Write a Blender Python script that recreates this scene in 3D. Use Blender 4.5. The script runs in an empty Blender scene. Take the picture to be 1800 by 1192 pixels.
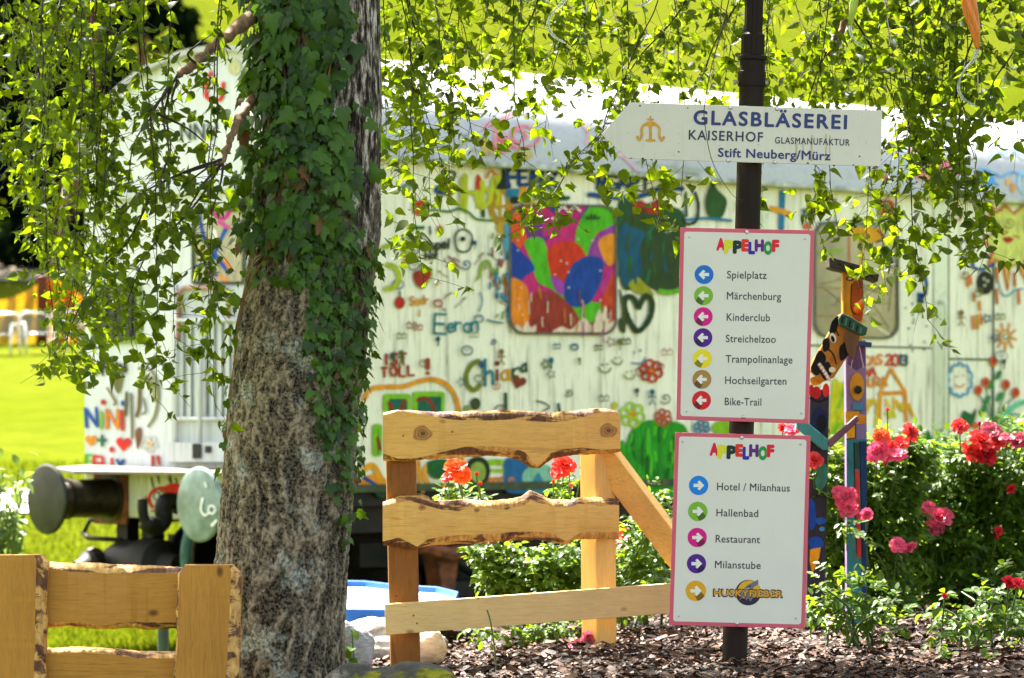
import bpy, math, random
import numpy as np
from mathutils import Vector, noise
from mathutils.geometry import tessellate_polygon

R = random.Random(7)
NR = np.random.default_rng(11)
scene = bpy.context.scene
COL = scene.collection

# ------------------------------------------------------------------ camera
CZ, F, HZ = 1.6, 5600.0, 735.0          # eye height, focal length in photo pixels, horizon row
cam = bpy.data.cameras.new("camera")
camo = bpy.data.objects.new("camera", cam)
COL.objects.link(camo)
camo.location = (0, 0, CZ)
camo.rotation_euler = (math.radians(90), 0, 0)
cam.sensor_width = 36
cam.lens = 36 * F / 1800
cam.shift_y = (HZ - 596) / 1800
cam.clip_start, cam.clip_end = 0.1, 2000
cam.dof.use_dof = True
cam.dof.focus_distance = 10.8
cam.dof.aperture_fstop = 5.0
scene.camera = camo

# ------------------------------------------------------------------ light
SUN = Vector((-0.42, 0.58, 0.98)).normalized()      # direction towards the sun
EL = math.asin(SUN.z)
AZ = math.atan2(SUN.x, SUN.y)
world = bpy.data.worlds.new("World")
scene.world = world
world.use_nodes = True
wn = world.node_tree
sky = wn.nodes.new("ShaderNodeTexSky")
sky.sky_type = 'NISHITA'
sky.sun_disc = False
sky.sun_elevation = EL
sky.sun_rotation = AZ
sky.air_density, sky.dust_density, sky.ozone_density = 1.0, 2.0, 1.0
bg = wn.nodes["Background"]
tint = wn.nodes.new("ShaderNodeMixRGB")              # warm white balance of the photograph
tint.blend_type = 'MULTIPLY'
tint.inputs[0].default_value = 1
tint.inputs[2].default_value = (1.0, 0.845, 0.66, 1)
wn.links.new(sky.outputs[0], tint.inputs[1])
wn.links.new(tint.outputs[0], bg.inputs[0])
bg.inputs[1].default_value = 0.095
sl = bpy.data.lights.new("sun", 'SUN')
sl.energy, sl.angle, sl.color = 5.0, math.radians(0.5), (1.0, 0.95, 0.86)
so = bpy.data.objects.new("sun", sl)
so.rotation_euler = SUN.to_track_quat('Z', 'Y').to_euler()
so.location = (-8, 10, 30)
COL.objects.link(so)
scene.view_settings.view_transform = 'Standard'
scene.view_settings.look = 'None'
scene.view_settings.gamma = 1
scene.view_settings.exposure = 3.0
scene.cycles.use_denoising = True
scene.cycles.max_bounces = 8
scene.cycles.transparent_max_bounces = 12
scene.cycles.sample_clamp_indirect = 8

# ------------------------------------------------------------------ helpers
def lin(h):
    h = h.lstrip('#')
    v = [int(h[i:i + 2], 16) / 255 for i in (0, 2, 4)]
    return tuple((x / 12.92 if x <= .04045 else ((x + .055) / 1.055) ** 2.4) for x in v)

def P(px, py, Y):
    """point at distance Y seen at photo pixel (px, py)"""
    return ((px - 900) * Y / F, Y, CZ + (HZ - py) * Y / F)

class NT:
    def __init__(s, name):
        s.m = bpy.data.materials.new(name)
        s.m.use_nodes = True
        s.t = s.m.node_tree
        s.b = s.t.nodes["Principled BSDF"]
        s.out = s.t.nodes["Material Output"]
    def n(s, kind, **kw):
        x = s.t.nodes.new("ShaderNode" + kind)
        for k, v in kw.items():
            if hasattr(x, k): setattr(x, k, v)
            else: x.inputs[k].default_value = v
        return x
    def l(s, a, b):
        s.t.links.new(a, b)
    def coord(s, scale=(1, 1, 1), kind='Object', rot=(0, 0, 0)):
        tc = s.n("TexCoord"); mp = s.n("Mapping")
        mp.inputs['Scale'].default_value = scale
        mp.inputs['Rotation'].default_value = rot
        s.l(tc.outputs[kind], mp.inputs[0])
        return mp.outputs[0]
    def noise(s, co, scale, detail=4, rough=.6, dist=0):
        x = s.n("TexNoise"); x.inputs['Scale'].default_value = scale
        x.inputs['Detail'].default_value = detail; x.inputs['Roughness'].default_value = rough
        x.inputs['Distortion'].default_value = dist
        s.l(co, x.inputs['Vector'])
        return x.outputs['Fac']
    def ramp(s, f, stops, interp='LINEAR'):
        x = s.n("ValToRGB"); cr = x.color_ramp; cr.interpolation = interp
        while len(cr.elements) < len(stops): cr.elements.new(0.5)
        for e, (p, c) in zip(cr.elements, stops):
            e.position = p
            e.color = (*c, 1) if isinstance(c, tuple) else (c, c, c, 1)
        s.l(f, x.inputs[0])
        return x.outputs[0]
    def mix(s, f, a, b, mode='MIX'):
        x = s.n("MixRGB"); x.blend_type = mode
        for i, v in ((0, f), (1, a), (2, b)):
            if isinstance(v, (int, float)): x.inputs[i].default_value = v if i == 0 else (v, v, v, 1)
            elif isinstance(v, tuple): x.inputs[i].default_value = (*v, 1)
            else: s.l(v, x.inputs[i])
        return x.outputs[0]
    def bump(s, f, strength=.3, dist=.01):
        x = s.n("Bump"); x.inputs['Strength'].default_value = strength; x.inputs['Distance'].default_value = dist
        s.l(f, x.inputs['Height']); s.l(x.outputs[0], s.b.inputs['Normal'])
    def col(s, c):
        if isinstance(c, tuple): s.b.inputs['Base Color'].default_value = (*c, 1)
        else: s.l(c, s.b.inputs['Base Color'])
    def done(s, rough=.6, metal=0, spec=.5):
        s.b.inputs['Roughness'].default_value = rough
        s.b.inputs['Metallic'].default_value = metal
        s.b.inputs['Specular IOR Level'].default_value = spec
        return s.m

def paint(name, c, var=.18, rough=.5, scale=14, stretch=(1, 1, .25), bumpy=.15):
    """brushed paint: one colour with streaks and slight wear"""
    t = NT(name)
    co = t.coord(stretch)
    f = t.noise(co, scale, 5, .65)
    a = tuple(min(1, x * (1 + var)) for x in c); b = tuple(x * (1 - var) for x in c)
    t.col(t.ramp(f, [(.3, b), (.7, a)]))
    if bumpy: t.bump(f, bumpy, .004)
    return t.done(rough, 0, .2)

_pm = {}
def PM(h):
    """graffiti paint of one hex colour"""
    if h not in _pm:
        _pm[h] = paint('paint_' + h.strip('#'), tuple(x ** 1.22 for x in lin(h)), .30, .6, 22, (1, 1, .5))
    return _pm[h]

class MB:
    """collects polygons and builds ONE mesh object"""
    def __init__(s): s.v = []; s.f = []; s.mi = []
    def add(s, vs, fs, mi=0):
        o = len(s.v); s.v += [tuple(v) for v in vs]
        for f in fs: s.f.append(tuple(i + o for i in f)); s.mi.append(mi)
    def box(s, c, d, mi=0, ax=None):
        """box of size d round c; ax = three unit axes"""
        ax = ax or (Vector((1, 0, 0)), Vector((0, 1, 0)), Vector((0, 0, 1)))
        c = Vector(c); vs = []
        for k in range(8):
            vs.append(c + ax[0] * d[0] * ((k & 1) - .5) + ax[1] * d[1] * ((k >> 1 & 1) - .5) + ax[2] * d[2] * ((k >> 2 & 1) - .5))
        s.add(vs, [(0, 2, 3, 1), (4, 5, 7, 6), (0, 1, 5, 4), (2, 6, 7, 3), (0, 4, 6, 2), (1, 3, 7, 5)], mi)
    def tube(s, pts, rad, n=10, mi=0, cap=True):
        pts = [Vector(p) for p in pts]
        if not hasattr(rad, '__len__'): rad = [rad] * len(pts)
        vs = []; prev = None
        for i, p in enumerate(pts):
            d = (pts[min(i + 1, len(pts) - 1)] - pts[max(i - 1, 0)]).normalized()
            if prev is None:
                a = d.orthogonal().normalized()
            else:
                a = (prev - d * prev.dot(d))
                a = a.normalized() if a.length > 1e-6 else d.orthogonal().normalized()
            prev = a; b = d.cross(a)
            for k in range(n):
                t = 2 * math.pi * k / n
                vs.append(p + (a * math.cos(t) + b * math.sin(t)) * rad[i])
        fs = []
        for i in range(len(pts) - 1):
            for k in range(n):
                fs.append((i * n + k, i * n + (k + 1) % n, (i + 1) * n + (k + 1) % n, (i + 1) * n + k))
        if cap:
            fs.append(tuple(range(n))[::-1]); fs.append(tuple((len(pts) - 1) * n + k for k in range(n)))
        s.add(vs, fs, mi)
    def lathe(s, c, axis, prof, n=28, mi=0):
        """profile [(distance along the axis, radius)] turned round the axis from c"""
        axis = Vector(axis).normalized(); a = axis.orthogonal().normalized(); b = axis.cross(a); c = Vector(c)
        vs = []; fs = []
        for (h, r) in prof:
            for k in range(n):
                t = 2 * math.pi * k / n
                vs.append(c + axis * h + (a * math.cos(t) + b * math.sin(t)) * max(r, 1e-4))
        for i in range(len(prof) - 1):
            for k in range(n):
                fs.append((i * n + k, i * n + (k + 1) % n, (i + 1) * n + (k + 1) % n, (i + 1) * n + k))
        fs.append(tuple(range(n))[::-1]); fs.append(tuple((len(prof) - 1) * n + k for k in range(n)))
        s.add(vs, fs, mi)
    def build(s, name, mats, parent=None, origin=None, smooth=False):
        me = bpy.data.meshes.new(name)
        if origin is None:
            origin = ORG.get(parent.name, Vector()) if parent else Vector()
        o3 = Vector(origin)
        me.from_pydata([tuple(Vector(v) - o3) for v in s.v], [], s.f)
        for m in (mats if isinstance(mats, (list, tuple)) else [mats]): me.materials.append(m)
        me.polygons.foreach_set('material_index', s.mi)
        if smooth: me.polygons.foreach_set('use_smooth', [True] * len(s.f))
        me.update()
        return link(name, me, parent, o3)

ORG = {}
def link(name, me, parent, origin):
    o = bpy.data.objects.new(name, me)
    COL.objects.link(o)
    if parent: o.parent = parent
    else: o.location = origin
    ORG[o.name] = Vector(origin)
    return o

def tag(o, label=None, cat=None, group=None, kind=None):
    if label: o['label'] = label
    if cat: o['category'] = cat
    if group: o['group'] = group
    if kind: o['kind'] = kind
    return o

def thing(name, loc, label, cat, group=None):
    o = bpy.data.objects.new(name, None)
    o.empty_display_size = .1
    COL.objects.link(o); o.location = loc; ORG[o.name] = Vector(loc)
    return tag(o, label, cat, group)

def shade_auto(o, deg=35):
    me = o.data
    me.polygons.foreach_set('use_smooth', [True] * len(me.polygons))
    try: me.set_sharp_from_angle(angle=math.radians(deg))
    except Exception: pass
    return o

def bevel(o, w=.004, seg=2):
    m = o.modifiers.new('bevel', 'BEVEL'); m.width = w; m.segments = seg; m.limit_method = 'ANGLE'; m.angle_limit = math.radians(40)
    return o

def spline(pts, n=8, closed=False):
    """Catmull-Rom through 2-D or 3-D points"""
    p = [np.array(q, float) for q in pts]
    if len(p) < 3 and not closed: return p
    out = []
    m = len(p)
    for i in range(m if closed else m - 1):
        if closed: a, b, c, d = p[(i - 1) % m], p[i], p[(i + 1) % m], p[(i + 2) % m]
        else: a, b, c, d = p[max(i - 1, 0)], p[i], p[i + 1], p[min(i + 2, m - 1)]
        for k in range(n):
            t = k / n
            out.append(.5 * ((2 * b) + (c - a) * t + (2 * a - 5 * b + 4 * c - d) * t * t + (3 * b - a - 3 * c + d) * t ** 3))
    if not closed: out.append(p[-1])
    return out

# ------------------------------------------------------------------ flat decals: painted marks and lettering laid on a surface
class Decal:
    """2-D marks in photo-pixel outline, each vertex mapped onto a real surface by fn(px, py, off)"""
    def __init__(s, fn, base=.004, step=.0003):
        s.fn = fn; s.off = base; s.step = step; s.prims = []; s.mats = []
    def put(s, pts2, vs, fs, mi):
        xs = [p[0] for p in pts2]; ys = [p[1] for p in pts2]
        s.prims.append((vs, fs, mi, (min(xs), min(ys), max(xs), max(ys))))
    def mi(s, m):
        if isinstance(m, str): m = PM(m)
        if m not in s.mats: s.mats.append(m)
        return s.mats.index(m)
    def poly(s, pts, m, smooth=False, n=6):
        if smooth: pts = spline(pts, n, True)
        pts = [(float(a[0]), float(a[1])) for a in pts]
        tris = tessellate_polygon([[Vector((x, y, 0)) for x, y in pts]])
        s.off += s.step
        s.put(pts, [s.fn(x, y, s.off) for x, y in pts], [tuple(t) for t in tris], s.mi(m))
    def ell(s, x, y, rx, ry, m, rot=0, n=26, wob=0):
        pts = []
        for k in range(n):
            t = 2 * math.pi * k / n; w = 1 + wob * math.sin(3 * t + x) + wob * .6 * math.sin(5 * t + y)
            a, b = rx * w * math.cos(t), ry * w * math.sin(t)
            pts.append((x + a * math.cos(rot) - b * math.sin(rot), y + a * math.sin(rot) + b * math.cos(rot)))
        s.poly(pts, m)
    def stroke(s, pts, w, m, smooth=True, closed=False, jit=.12):
        if smooth and len(pts) > 2: pts = spline(pts, 7, closed)
        pts = [np.array(p[:2], float) for p in pts]
        if closed: pts.append(pts[0])
        q = [pts[0]]
        for p in pts[1:]:
            if np.linalg.norm(p - q[-1]) > .2: q.append(p)
        pts = q
        if len(pts) < 2: return
        d0 = pts[0] - pts[1]; d0 /= np.linalg.norm(d0); d1 = pts[-1] - pts[-2]; d1 /= np.linalg.norm(d1)
        if not closed: pts = [pts[0] + d0 * w * .35] + pts + [pts[-1] + d1 * w * .35]
        L = []; n = len(pts)
        for i, p in enumerate(pts):
            t = pts[min(i + 1, n - 1)] - pts[max(i - 1, 0)]
            ln = np.linalg.norm(t); t = t / ln if ln > 1e-6 else np.array([1., 0.])
            nn = np.array([-t[1], t[0]])
            ww = w * .5 * (1 + jit * R.uniform(-1, 1))
            if not closed and i in (0, n - 1): ww *= .55
            L.append((p + nn * ww, p - nn * ww))
        s.off += s.step
        vs = []; fs = []
        for i, (a, b) in enumerate(L):
            o = s.off + i * 2e-5
            vs += [s.fn(a[0], a[1], o), s.fn(b[0], b[1], o)]
            if i: fs.append((2 * i - 2, 2 * i - 1, 2 * i + 1, 2 * i))
        s.put([a for a, _ in L] + [b for _, b in L], vs, fs, s.mi(m))
    def dots(s, pts, r, m):
        for x, y in pts: s.ell(x, y, r * R.uniform(.8, 1.2), r * R.uniform(.8, 1.2), m, n=12)
    def kid(s, text, x, y, h, m, w=None, adv=.78, slope=0, jit=.06):
        """hand lettering made of strokes; (x, y) = left end of the base line; m may be a list of colours"""
        w = w or h * .16
        for i, ch in enumerate(text):
            mm = m[i % len(m)] if isinstance(m, list) else m
            g = GLYPH.get(ch)
            hh = h * R.uniform(.92, 1.06); dy = R.uniform(-jit, jit) * h; rot = R.uniform(-.08, .08)
            if g:
                for st in g:
                    pts = []
                    for (gx, gy) in st:
                        a, b = gx * hh * .72, -gy * hh
                        pts.append((x + a * math.cos(rot) - b * math.sin(rot), y + dy + a * math.sin(rot) + b * math.cos(rot)))
                    if len(pts) == 1: s.ell(pts[0][0], pts[0][1], w * .6, w * .6, mm, n=10)
                    else: s.stroke(pts, w, mm, smooth=len(pts) > 3)
            x += h * (adv if ch not in 'iI!1.' else adv * .55); y += h * adv * slope
    def heart(s, x, y, r, m, rot=0):
        pts = []
        for k in range(28):
            t = 2 * math.pi * k / 28
            a = r * math.sin(t) ** 3; b = -r * (13 * math.cos(t) - 5 * math.cos(2 * t) - 2 * math.cos(3 * t) - math.cos(4 * t)) / 15
            pts.append((x + a * math.cos(rot) - b * math.sin(rot), y + a * math.sin(rot) + b * math.cos(rot)))
        s.poly(pts, m)
    def flower(s, x, y, r, m, mc, w=3.5, n=6):
        for k in range(n):
            t = 2 * math.pi * k / n + .3
            cx, cy = x + r * .62 * math.cos(t), y + r * .62 * math.sin(t)
            s.stroke([(cx + r * .36 * math.cos(a), cy + r * .36 * math.sin(a)) for a in [2 * math.pi * j / 9 for j in range(9)]], w, m, closed=True)
        s.ell(x, y, r * .26, r * .26, mc)
    def text(s, body, cx, cy, width, cap, m, rot=0, bold=0., space=1.):
        vs, fs, x0, x1, ch = text_shape(body, 0, space)
        sx = width / (x1 - x0); sy = cap / ch
        ca, sa = math.cos(rot), math.sin(rot)
        sh = [(0, 0)] if bold <= 0 else [(bold * math.cos(k * math.pi / 4), bold * math.sin(k * math.pi / 4)) for k in range(8)]
        for hx, hy in sh:
            s.off += s.step * .25
            out = []; p2 = []
            for (x, y) in vs:
                a = (x + hx - (x0 + x1) / 2) * sx; b = -(y + hy - ch / 2) * sy
                q = (cx + a * ca - b * sa, cy + a * sa + b * ca); p2.append(q)
                out.append(s.fn(*q, s.off))
            s.put(p2, out, fs, s.mi(m))
    def build(s, name, parent, split=False, gap=5):
        n = len(s.prims); grp = list(range(n))
        def root(i):
            while grp[i] != i: i = grp[i]
            return i
        for i in range(n):
            for j in range(i):
                a, b = s.prims[i][3], s.prims[j][3]
                if not split or (a[0] - gap < b[2] and b[0] - gap < a[2] and a[1] - gap < b[3] and b[1] - gap < a[3]):
                    grp[root(i)] = root(j)
        o = None
        for r in sorted(set(root(i) for i in range(n))):
            mb = MB(); ids = [i for i in range(n) if root(i) == r]; used = sorted(set(s.prims[i][2] for i in ids))
            for i in ids: mb.add(s.prims[i][0], s.prims[i][1], used.index(s.prims[i][2]))
            o = mb.build(name, [s.mats[k] for k in used], parent)
        return o

_tx = {}
def text_shape(body, bold, space):
    k = (body, space)
    if k not in _tx:
        cu = bpy.data.curves.new('lettering', 'FONT'); cu.body = body; cu.space_character = space
        cu.resolution_u = 4
        o = bpy.data.objects.new('lettering', cu); COL.objects.link(o)
        dg = bpy.context.evaluated_depsgraph_get(); dg.update()
        me = bpy.data.meshes.new_from_object(o.evaluated_get(dg))
        vs = [(v.co.x, v.co.y) for v in me.vertices]; fs = [tuple(p.vertices) for p in me.polygons]
        bpy.data.objects.remove(o); bpy.data.meshes.remove(me); bpy.data.curves.remove(cu)
        ch = .729 if not hasattr(text_shape, 'cap') else text_shape.cap
        xs = [v[0] for v in vs]
        _tx[k] = (vs, fs, min(xs), max(xs), ch)
    return _tx[k]
_h = text_shape('H', 0, 1); text_shape.cap = max(v[1] for v in _h[0]); _tx.clear()

def arc(cx, cy, rx, ry, a0, a1, n=10):
    return [(cx + rx * math.cos(math.radians(a0 + (a1 - a0) * k / n)), cy + ry * math.sin(math.radians(a0 + (a1 - a0) * k / n))) for k in range(n + 1)]
GLYPH = {
 'A': [[(0, 0), (.5, 1)], [(.5, 1), (1, 0)], [(.2, .4), (.8, .4)]],
 'C': [arc(.55, .5, .5, .5, 40, 320)], 'E': [[(0, 0), (0, 1)], [(0, 1), (.8, 1)], [(0, .5), (.7, .5)], [(0, 0), (.85, 0)]],
 'F': [[(0, 0), (0, 1)], [(0, 1), (.8, 1)], [(0, .52), (.65, .52)]],
 'G': [arc(.5, .5, .5, .5, 40, 330), [(.55, .42), (1, .42)], [(.95, .42), (.95, .1)]],
 'H': [[(0, 0), (0, 1)], [(.8, 0), (.8, 1)], [(0, .5), (.8, .5)]], 'I': [[(.1, 0), (.1, 1)]],
 'L': [[(0, 1), (0, 0)], [(0, 0), (.8, 0)]], 'M': [[(0, 0), (.1, 1)], [(.1, 1), (.5, .3)], [(.5, .3), (.9, 1)], [(.9, 1), (1, 0)]],
 'N': [[(0, 0), (0, 1)], [(0, 1), (.8, 0)], [(.8, 0), (.8, 1)]], 'O': [arc(.5, .5, .48, .5, 0, 360, 12)],
 'P': [[(0, 0), (0, 1)], [(0, 1), (.6, 1), (.75, .75), (.55, .5), (0, .5)]],
 'R': [[(0, 0), (0, 1)], [(0, 1), (.6, 1), (.75, .75), (.55, .52), (0, .5)], [(.3, .5), (.85, 0)]],
 'S': [[(.85, .85), (.5, 1), (.12, .8), (.4, .52), (.8, .28), (.5, .0), (.05, .12)]],
 'T': [[(0, 1), (.9, 1)], [(.45, 1), (.45, 0)]], 'U': [[(0, 1), (0, .3), (.4, 0), (.8, .3), (.8, 1)]],
 'X': [[(0, 0), (.8, 1)], [(0, 1), (.8, 0)]], 'Y': [[(0, 1), (.4, .5)], [(.85, 1), (.4, .5)], [(.4, .5), (.3, 0)]],
 '0': [arc(.45, .5, .4, .5, 0, 360, 12)], '1': [[(0, .75), (.3, 1)], [(.3, 1), (.3, 0)]],
 '2': [[(.05, .8), (.4, 1), (.75, .75), (.4, .35), (0, 0)], [(0, 0), (.85, 0)]],
 '3': [[(.05, .9), (.5, 1), (.7, .75), (.3, .52)], [(.3, .52), (.75, .35), (.5, 0), (.05, .08)]],
 '!': [[(.1, 1), (.1, .32)], [(.1, .05)]],
 'a': [arc(.35, .28, .33, .28, 0, 360, 10), [(.7, .56), (.7, 0)]], 'd': [arc(.35, .28, .33, .28, 0, 360, 10), [(.7, 1), (.7, 0)]],
 'e': [[(.05, .3), (.65, .32), (.5, .56), (.2, .54), (.03, .28), (.25, 0), (.65, .08)]],
 'f': [[(.6, .95), (.4, 1), (.28, .8), (.28, 0)], [(.05, .55), (.55, .55)]],
 'h': [[(0, 0), (0, 1)], [(0, .4), (.3, .58), (.55, .45), (.58, 0)]], 'i': [[(.1, 0), (.1, .55)], [(.1, .85)]],
 'l': [[(.1, 0), (.1, 1)]], 'n': [[(0, 0), (0, .58)], [(0, .4), (.3, .58), (.55, .45), (.58, 0)]],
 'o': [arc(.33, .28, .32, .29, 0, 360, 10)], 'p': [[(0, .56), (0, -.4)], arc(.33, .28, .32, .28, 0, 360, 10)],
 'r': [[(0, 0), (0, .58)], [(0, .35), (.25, .56), (.5, .52)]],
}

# ------------------------------------------------------------------ leaf clouds (many leaf-sized faces in one mesh)
def leaf_template(sp, hw, fold=.12, curl=.18):
    v = []; f = []
    for s_, w in zip(sp, hw):
        zc = -curl * s_ * s_
        v += [(-w, s_, zc + fold * w), (0, s_, zc), (w, s_, zc + fold * w)]
    for i in range(len(sp) - 1):
        a = 3 * i
        f += [(a, a + 1, a + 4, a + 3), (a + 1, a + 2, a + 5, a + 4)]
    return np.array(v), f
BIRCH = leaf_template([0, .12, .3, .52, .76, 1], [.02, .27, .38, .31, .15, .01], .25, .2)
ROSE = leaf_template([0, .2, .5, .8, 1], [.02, .24, .31, .2, .01], .3, .2)
CHIP = leaf_template([0, .1, .9, 1], [.1, .2, .18, .06], .2, .1)
BLADE = leaf_template([0, .5, 1], [.04, .035, .003], .3, .35)
def ivy_template():
    half = [(0, 0), (.18, -.13), (.4, -.06), (.52, .16), (.36, .26), (.43, .52), (.22, .52), (.0, .98)]
    out = half + [(-x, y) for x, y in half[-2:0:-1]]
    v = [(0, .3, .05)] + [(x, y, -.25 * (abs(x) ** 1.5) - .12 * y * y) for x, y in out]
    n = len(out)
    return np.array(v), [(0, 1 + i, 1 + (i + 1) % n) for i in range(n)]
IVY = ivy_template()

class Cloud:
    def __init__(s, tpl, curl=0): s.curl = curl; s.tv, s.tf = tpl; s.p = []; s.d = []; s.n = []; s.s = []; s.mi = []
    def add(s, p, d, n, size, mi=0):
        s.p.append(p); s.d.append(d); s.n.append(n); s.s.append(size); s.mi.append(mi)
    def build(s, name, mats, parent=None, origin=None):
        p = np.array(s.p, float); d = np.array(s.d, float); n = np.array(s.n, float); sz = np.array(s.s, float)
        d /= np.linalg.norm(d, axis=1, keepdims=True) + 1e-9
        x = np.cross(d, n); x /= np.linalg.norm(x, axis=1, keepdims=True) + 1e-9
        z = np.cross(x, d)
        if sz.ndim == 1: sz = np.stack([sz, sz], 1)
        tv = s.tv
        zc = 1 + s.curl * NR.normal(size=len(p))[:, None, None]; wd = 1 + .3 * s.curl * NR.uniform(-1, .5, size=len(p))[:, None, None]
        V = p[:, None, :] + wd * sz[:, None, 0:1] * tv[None, :, 0:1] * x[:, None, :] + sz[:, None, 1:2] * tv[None, :, 1:2] * d[:, None, :] + zc * sz[:, None, 0:1] * tv[None, :, 2:3] * z[:, None, :]
        if origin is None: origin = ORG.get(parent.name, Vector()) if parent else Vector()
        V = V.reshape(-1, 3) - np.array(tuple(origin))
        k = len(tv); m = len(s.tf[0]); nf = len(s.tf)
        fidx = (np.array(s.tf)[None] + (np.arange(len(p)) * k)[:, None, None]).reshape(-1, m)
        me = bpy.data.meshes.new(name)
        me.vertices.add(len(V)); me.vertices.foreach_set('co', V.ravel())
        me.loops.add(fidx.size); me.loops.foreach_set('vertex_index', fidx.ravel().astype(np.int32))
        me.polygons.add(len(fidx))
        me.polygons.foreach_set('loop_start', (np.arange(len(fidx)) * m).astype(np.int32))
        for mm in (mats if isinstance(mats, (list, tuple)) else [mats]): me.materials.append(mm)
        me.polygons.foreach_set('material_index', np.repeat(np.array(s.mi, np.int32), nf))
        me.polygons.foreach_set('use_smooth', np.ones(len(fidx), bool))
        me.update(calc_edges=True)
        return link(name, me, parent, origin)

def rv(a=1.0):
    v = NR.normal(size=3); return v / (np.linalg.norm(v) + 1e-9) * a

# ------------------------------------------------------------------ materials
def leafmat(name, dark, light, trans, tmix=.4, rough=.35, spec=.5):
    t = NT(name)
    g = t.n("NewGeometry")
    c = t.ramp(g.outputs['Random Per Island'], [(0, dark), (1, light)])
    f = t.noise(t.coord(), 60, 3)
    c = t.mix(.25, c, t.ramp(f, [(.3, dark), (.7, light)]))
    t.col(c)
    tr = t.n("BsdfTranslucent")
    tc = t.mix(g.outputs['Random Per Island'], tuple(x * .8 for x in trans), tuple(min(1, x * 1.25) for x in trans))
    t.l(tc, tr.inputs[0])
    mx = t.n("MixShader"); mx.inputs[0].default_value = tmix
    t.done(rough, 0, spec)
    t.l(t.b.outputs[0], mx.inputs[1]); t.l(tr.outputs[0], mx.inputs[2]); t.l(mx.outputs[0], t.out.inputs[0])
    return t.m
m_birch = leafmat('birch_leaf', (.005, .018, .001), (.024, .062, .003), (.25, .36, .004), .43, .55, .2)
m_ivy = leafmat('ivy_leaf', (.004, .018, .001), (.068, .160, .008), (.12, .24, .006), .22, .45, .3)
m_ivyold = leafmat('ivy_leaf_brown', (.06, .03, .012), (.17, .085, .03), (.2, .07, .01), .2, .6, .2)
m_rose = leafmat('rose_leaf', (.010, .036, .003), (.080, .175, .010), (.22, .34, .012), .38, .5, .3)
m_roseyoung = leafmat('rose_leaf_young', (.022, .065, .005), (.065, .14, .010), (.22, .34, .008), .4, .5, .25)
m_shrub = leafmat('shrub_leaf', (.06, .10, .02), (.14, .20, .06), (.2, .3, .04), .4, .5, .2)
m_far = leafmat('far_leaf', (.003, .007, .003), (.008, .016, .005), (.01, .02, .003), .15, .8, .0)
m_fargreen = leafmat('meadow_tree_leaf', (.05, .12, .015), (.09, .19, .02), (.2, .34, .03), .4, .6, .2)

def wood(name, along, base, dark, scale=1.0):
    t = NT(name)
    st = [9, 9, 9]; st['xyz'.index(along)] = .55
    co = t.coord(tuple(x * scale for x in st))
    w = t.noise(co, 6, 6, .62, 1.1)
    g = t.noise(co, 34, 4, .75)
    blot = t.noise(t.coord((1, 1, 1)), 4.5, 4)
    c = t.ramp(w, [(.32, dark), (.43, base), (.5, tuple(x * 1.1 for x in base)), (.56, tuple(x * .72 for x in base)), (.61, base), (.70, dark)])
    c = t.mix(.42, c, t.ramp(g, [(.36, dark), (.5, base), (.64, tuple(min(1, x * 1.15) for x in base))]))
    c = t.mix(.4, c, t.ramp(blot, [(.35, tuple(x * .78 for x in base)), (.65, tuple(x * 1.12 for x in base))]))
    # knots
    vr = t.n("TexVoronoi"); vr.inputs['Scale'].default_value = 3.1
    t.l(t.coord((1.5 if along == 'x' else 2.4, 2.4, 1.5 if along == 'z' else 2.4)), vr.inputs['Vector'])
    k = t.ramp(vr.outputs['Distance'], [(0, 1.0), (.05, .75), (.10, 0.0)])
    c = t.mix(k, c, tuple(x * .55 for x in dark))
    t.col(c); t.bump(w, .18, .006)
    return t.done(.62, 0, .3)
WB, WD = lin('#e2b262'), lin('#a2682a')
WB2, WD2 = lin('#d99a4a'), lin('#a0621f')
m_wood_x = wood('pine_board', 'x', WB, WD)
m_wood_z = wood('pine_post', 'z', WB2, WD2)
m_wood_h = wood('shaded_board', 'x', lin('#b07a2e'), lin('#6a3c10'))  # left fence boards and posts: deeper shade put into a darker wood colour
m_wood_shade_z = wood('shaded_post', 'z', lin('#b07a2e'), lin('#6e3e10'))
m_wood_pale = wood('pale_board', 'x', lin('#dcbc80'), lin('#bb9250'))
m_wood_palez = wood('pale_post', 'z', lin('#dfb569'), lin('#b98a3e'))
m_wood_old = wood('old_post', 'z', lin('#85551f'), lin('#38200c'))
def barkedge():
    t = NT('waney_edge')
    f = t.noise(t.coord((1.0, 3, 3.6)), 5.5, 5, .65, .8)
    f2 = t.noise(t.coord((14, 5, 5)), 6, 4)
    bark = t.ramp(f2, [(.3, lin('#3a2014')), (.7, lin('#7a4a2c'))])
    bare = t.ramp(f2, [(.3, lin('#a8702e')), (.7, lin('#e0b268'))])
    t.col(t.mix(t.ramp(f, [(.47, 0.0), (.53, 1.0)]), bare, bark))
    t.bump(f2, .5, .01)
    return t.done(.75)
m_wane = barkedge()
m_bark_limb = None
def simple(name, c, c2=None, scale=20, rough=.6, metal=0, bumpy=.2, stretch=(1, 1, 1), spec=.5):
    t = NT(name); c2 = c2 or tuple(x * .65 for x in c)
    f = t.noise(t.coord(stretch), scale, 5, .65)
    t.col(t.ramp(f, [(.35, c2), (.65, c)]))
    if bumpy: t.bump(f, bumpy, .006)
    return t.done(rough, metal, spec)
m_twig = simple('twig_bark', lin('#33241a'), lin('#1c130d'), 60, .8)
m_limb = simple('limb_bark', lin('#8a6a48'), lin('#4e3824'), 40, .85, 0, .6, (1, 1, 1))
m_steel = simple('bolt_steel', (.55, .55, .53), (.4, .4, .4), 60, .35, .9, .1)
m_iron = simple('black_iron', (.014, .012, .009), (.005, .0045, .004), 18, .6, .2, .4, (1, 1, 1), .3)
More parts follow.
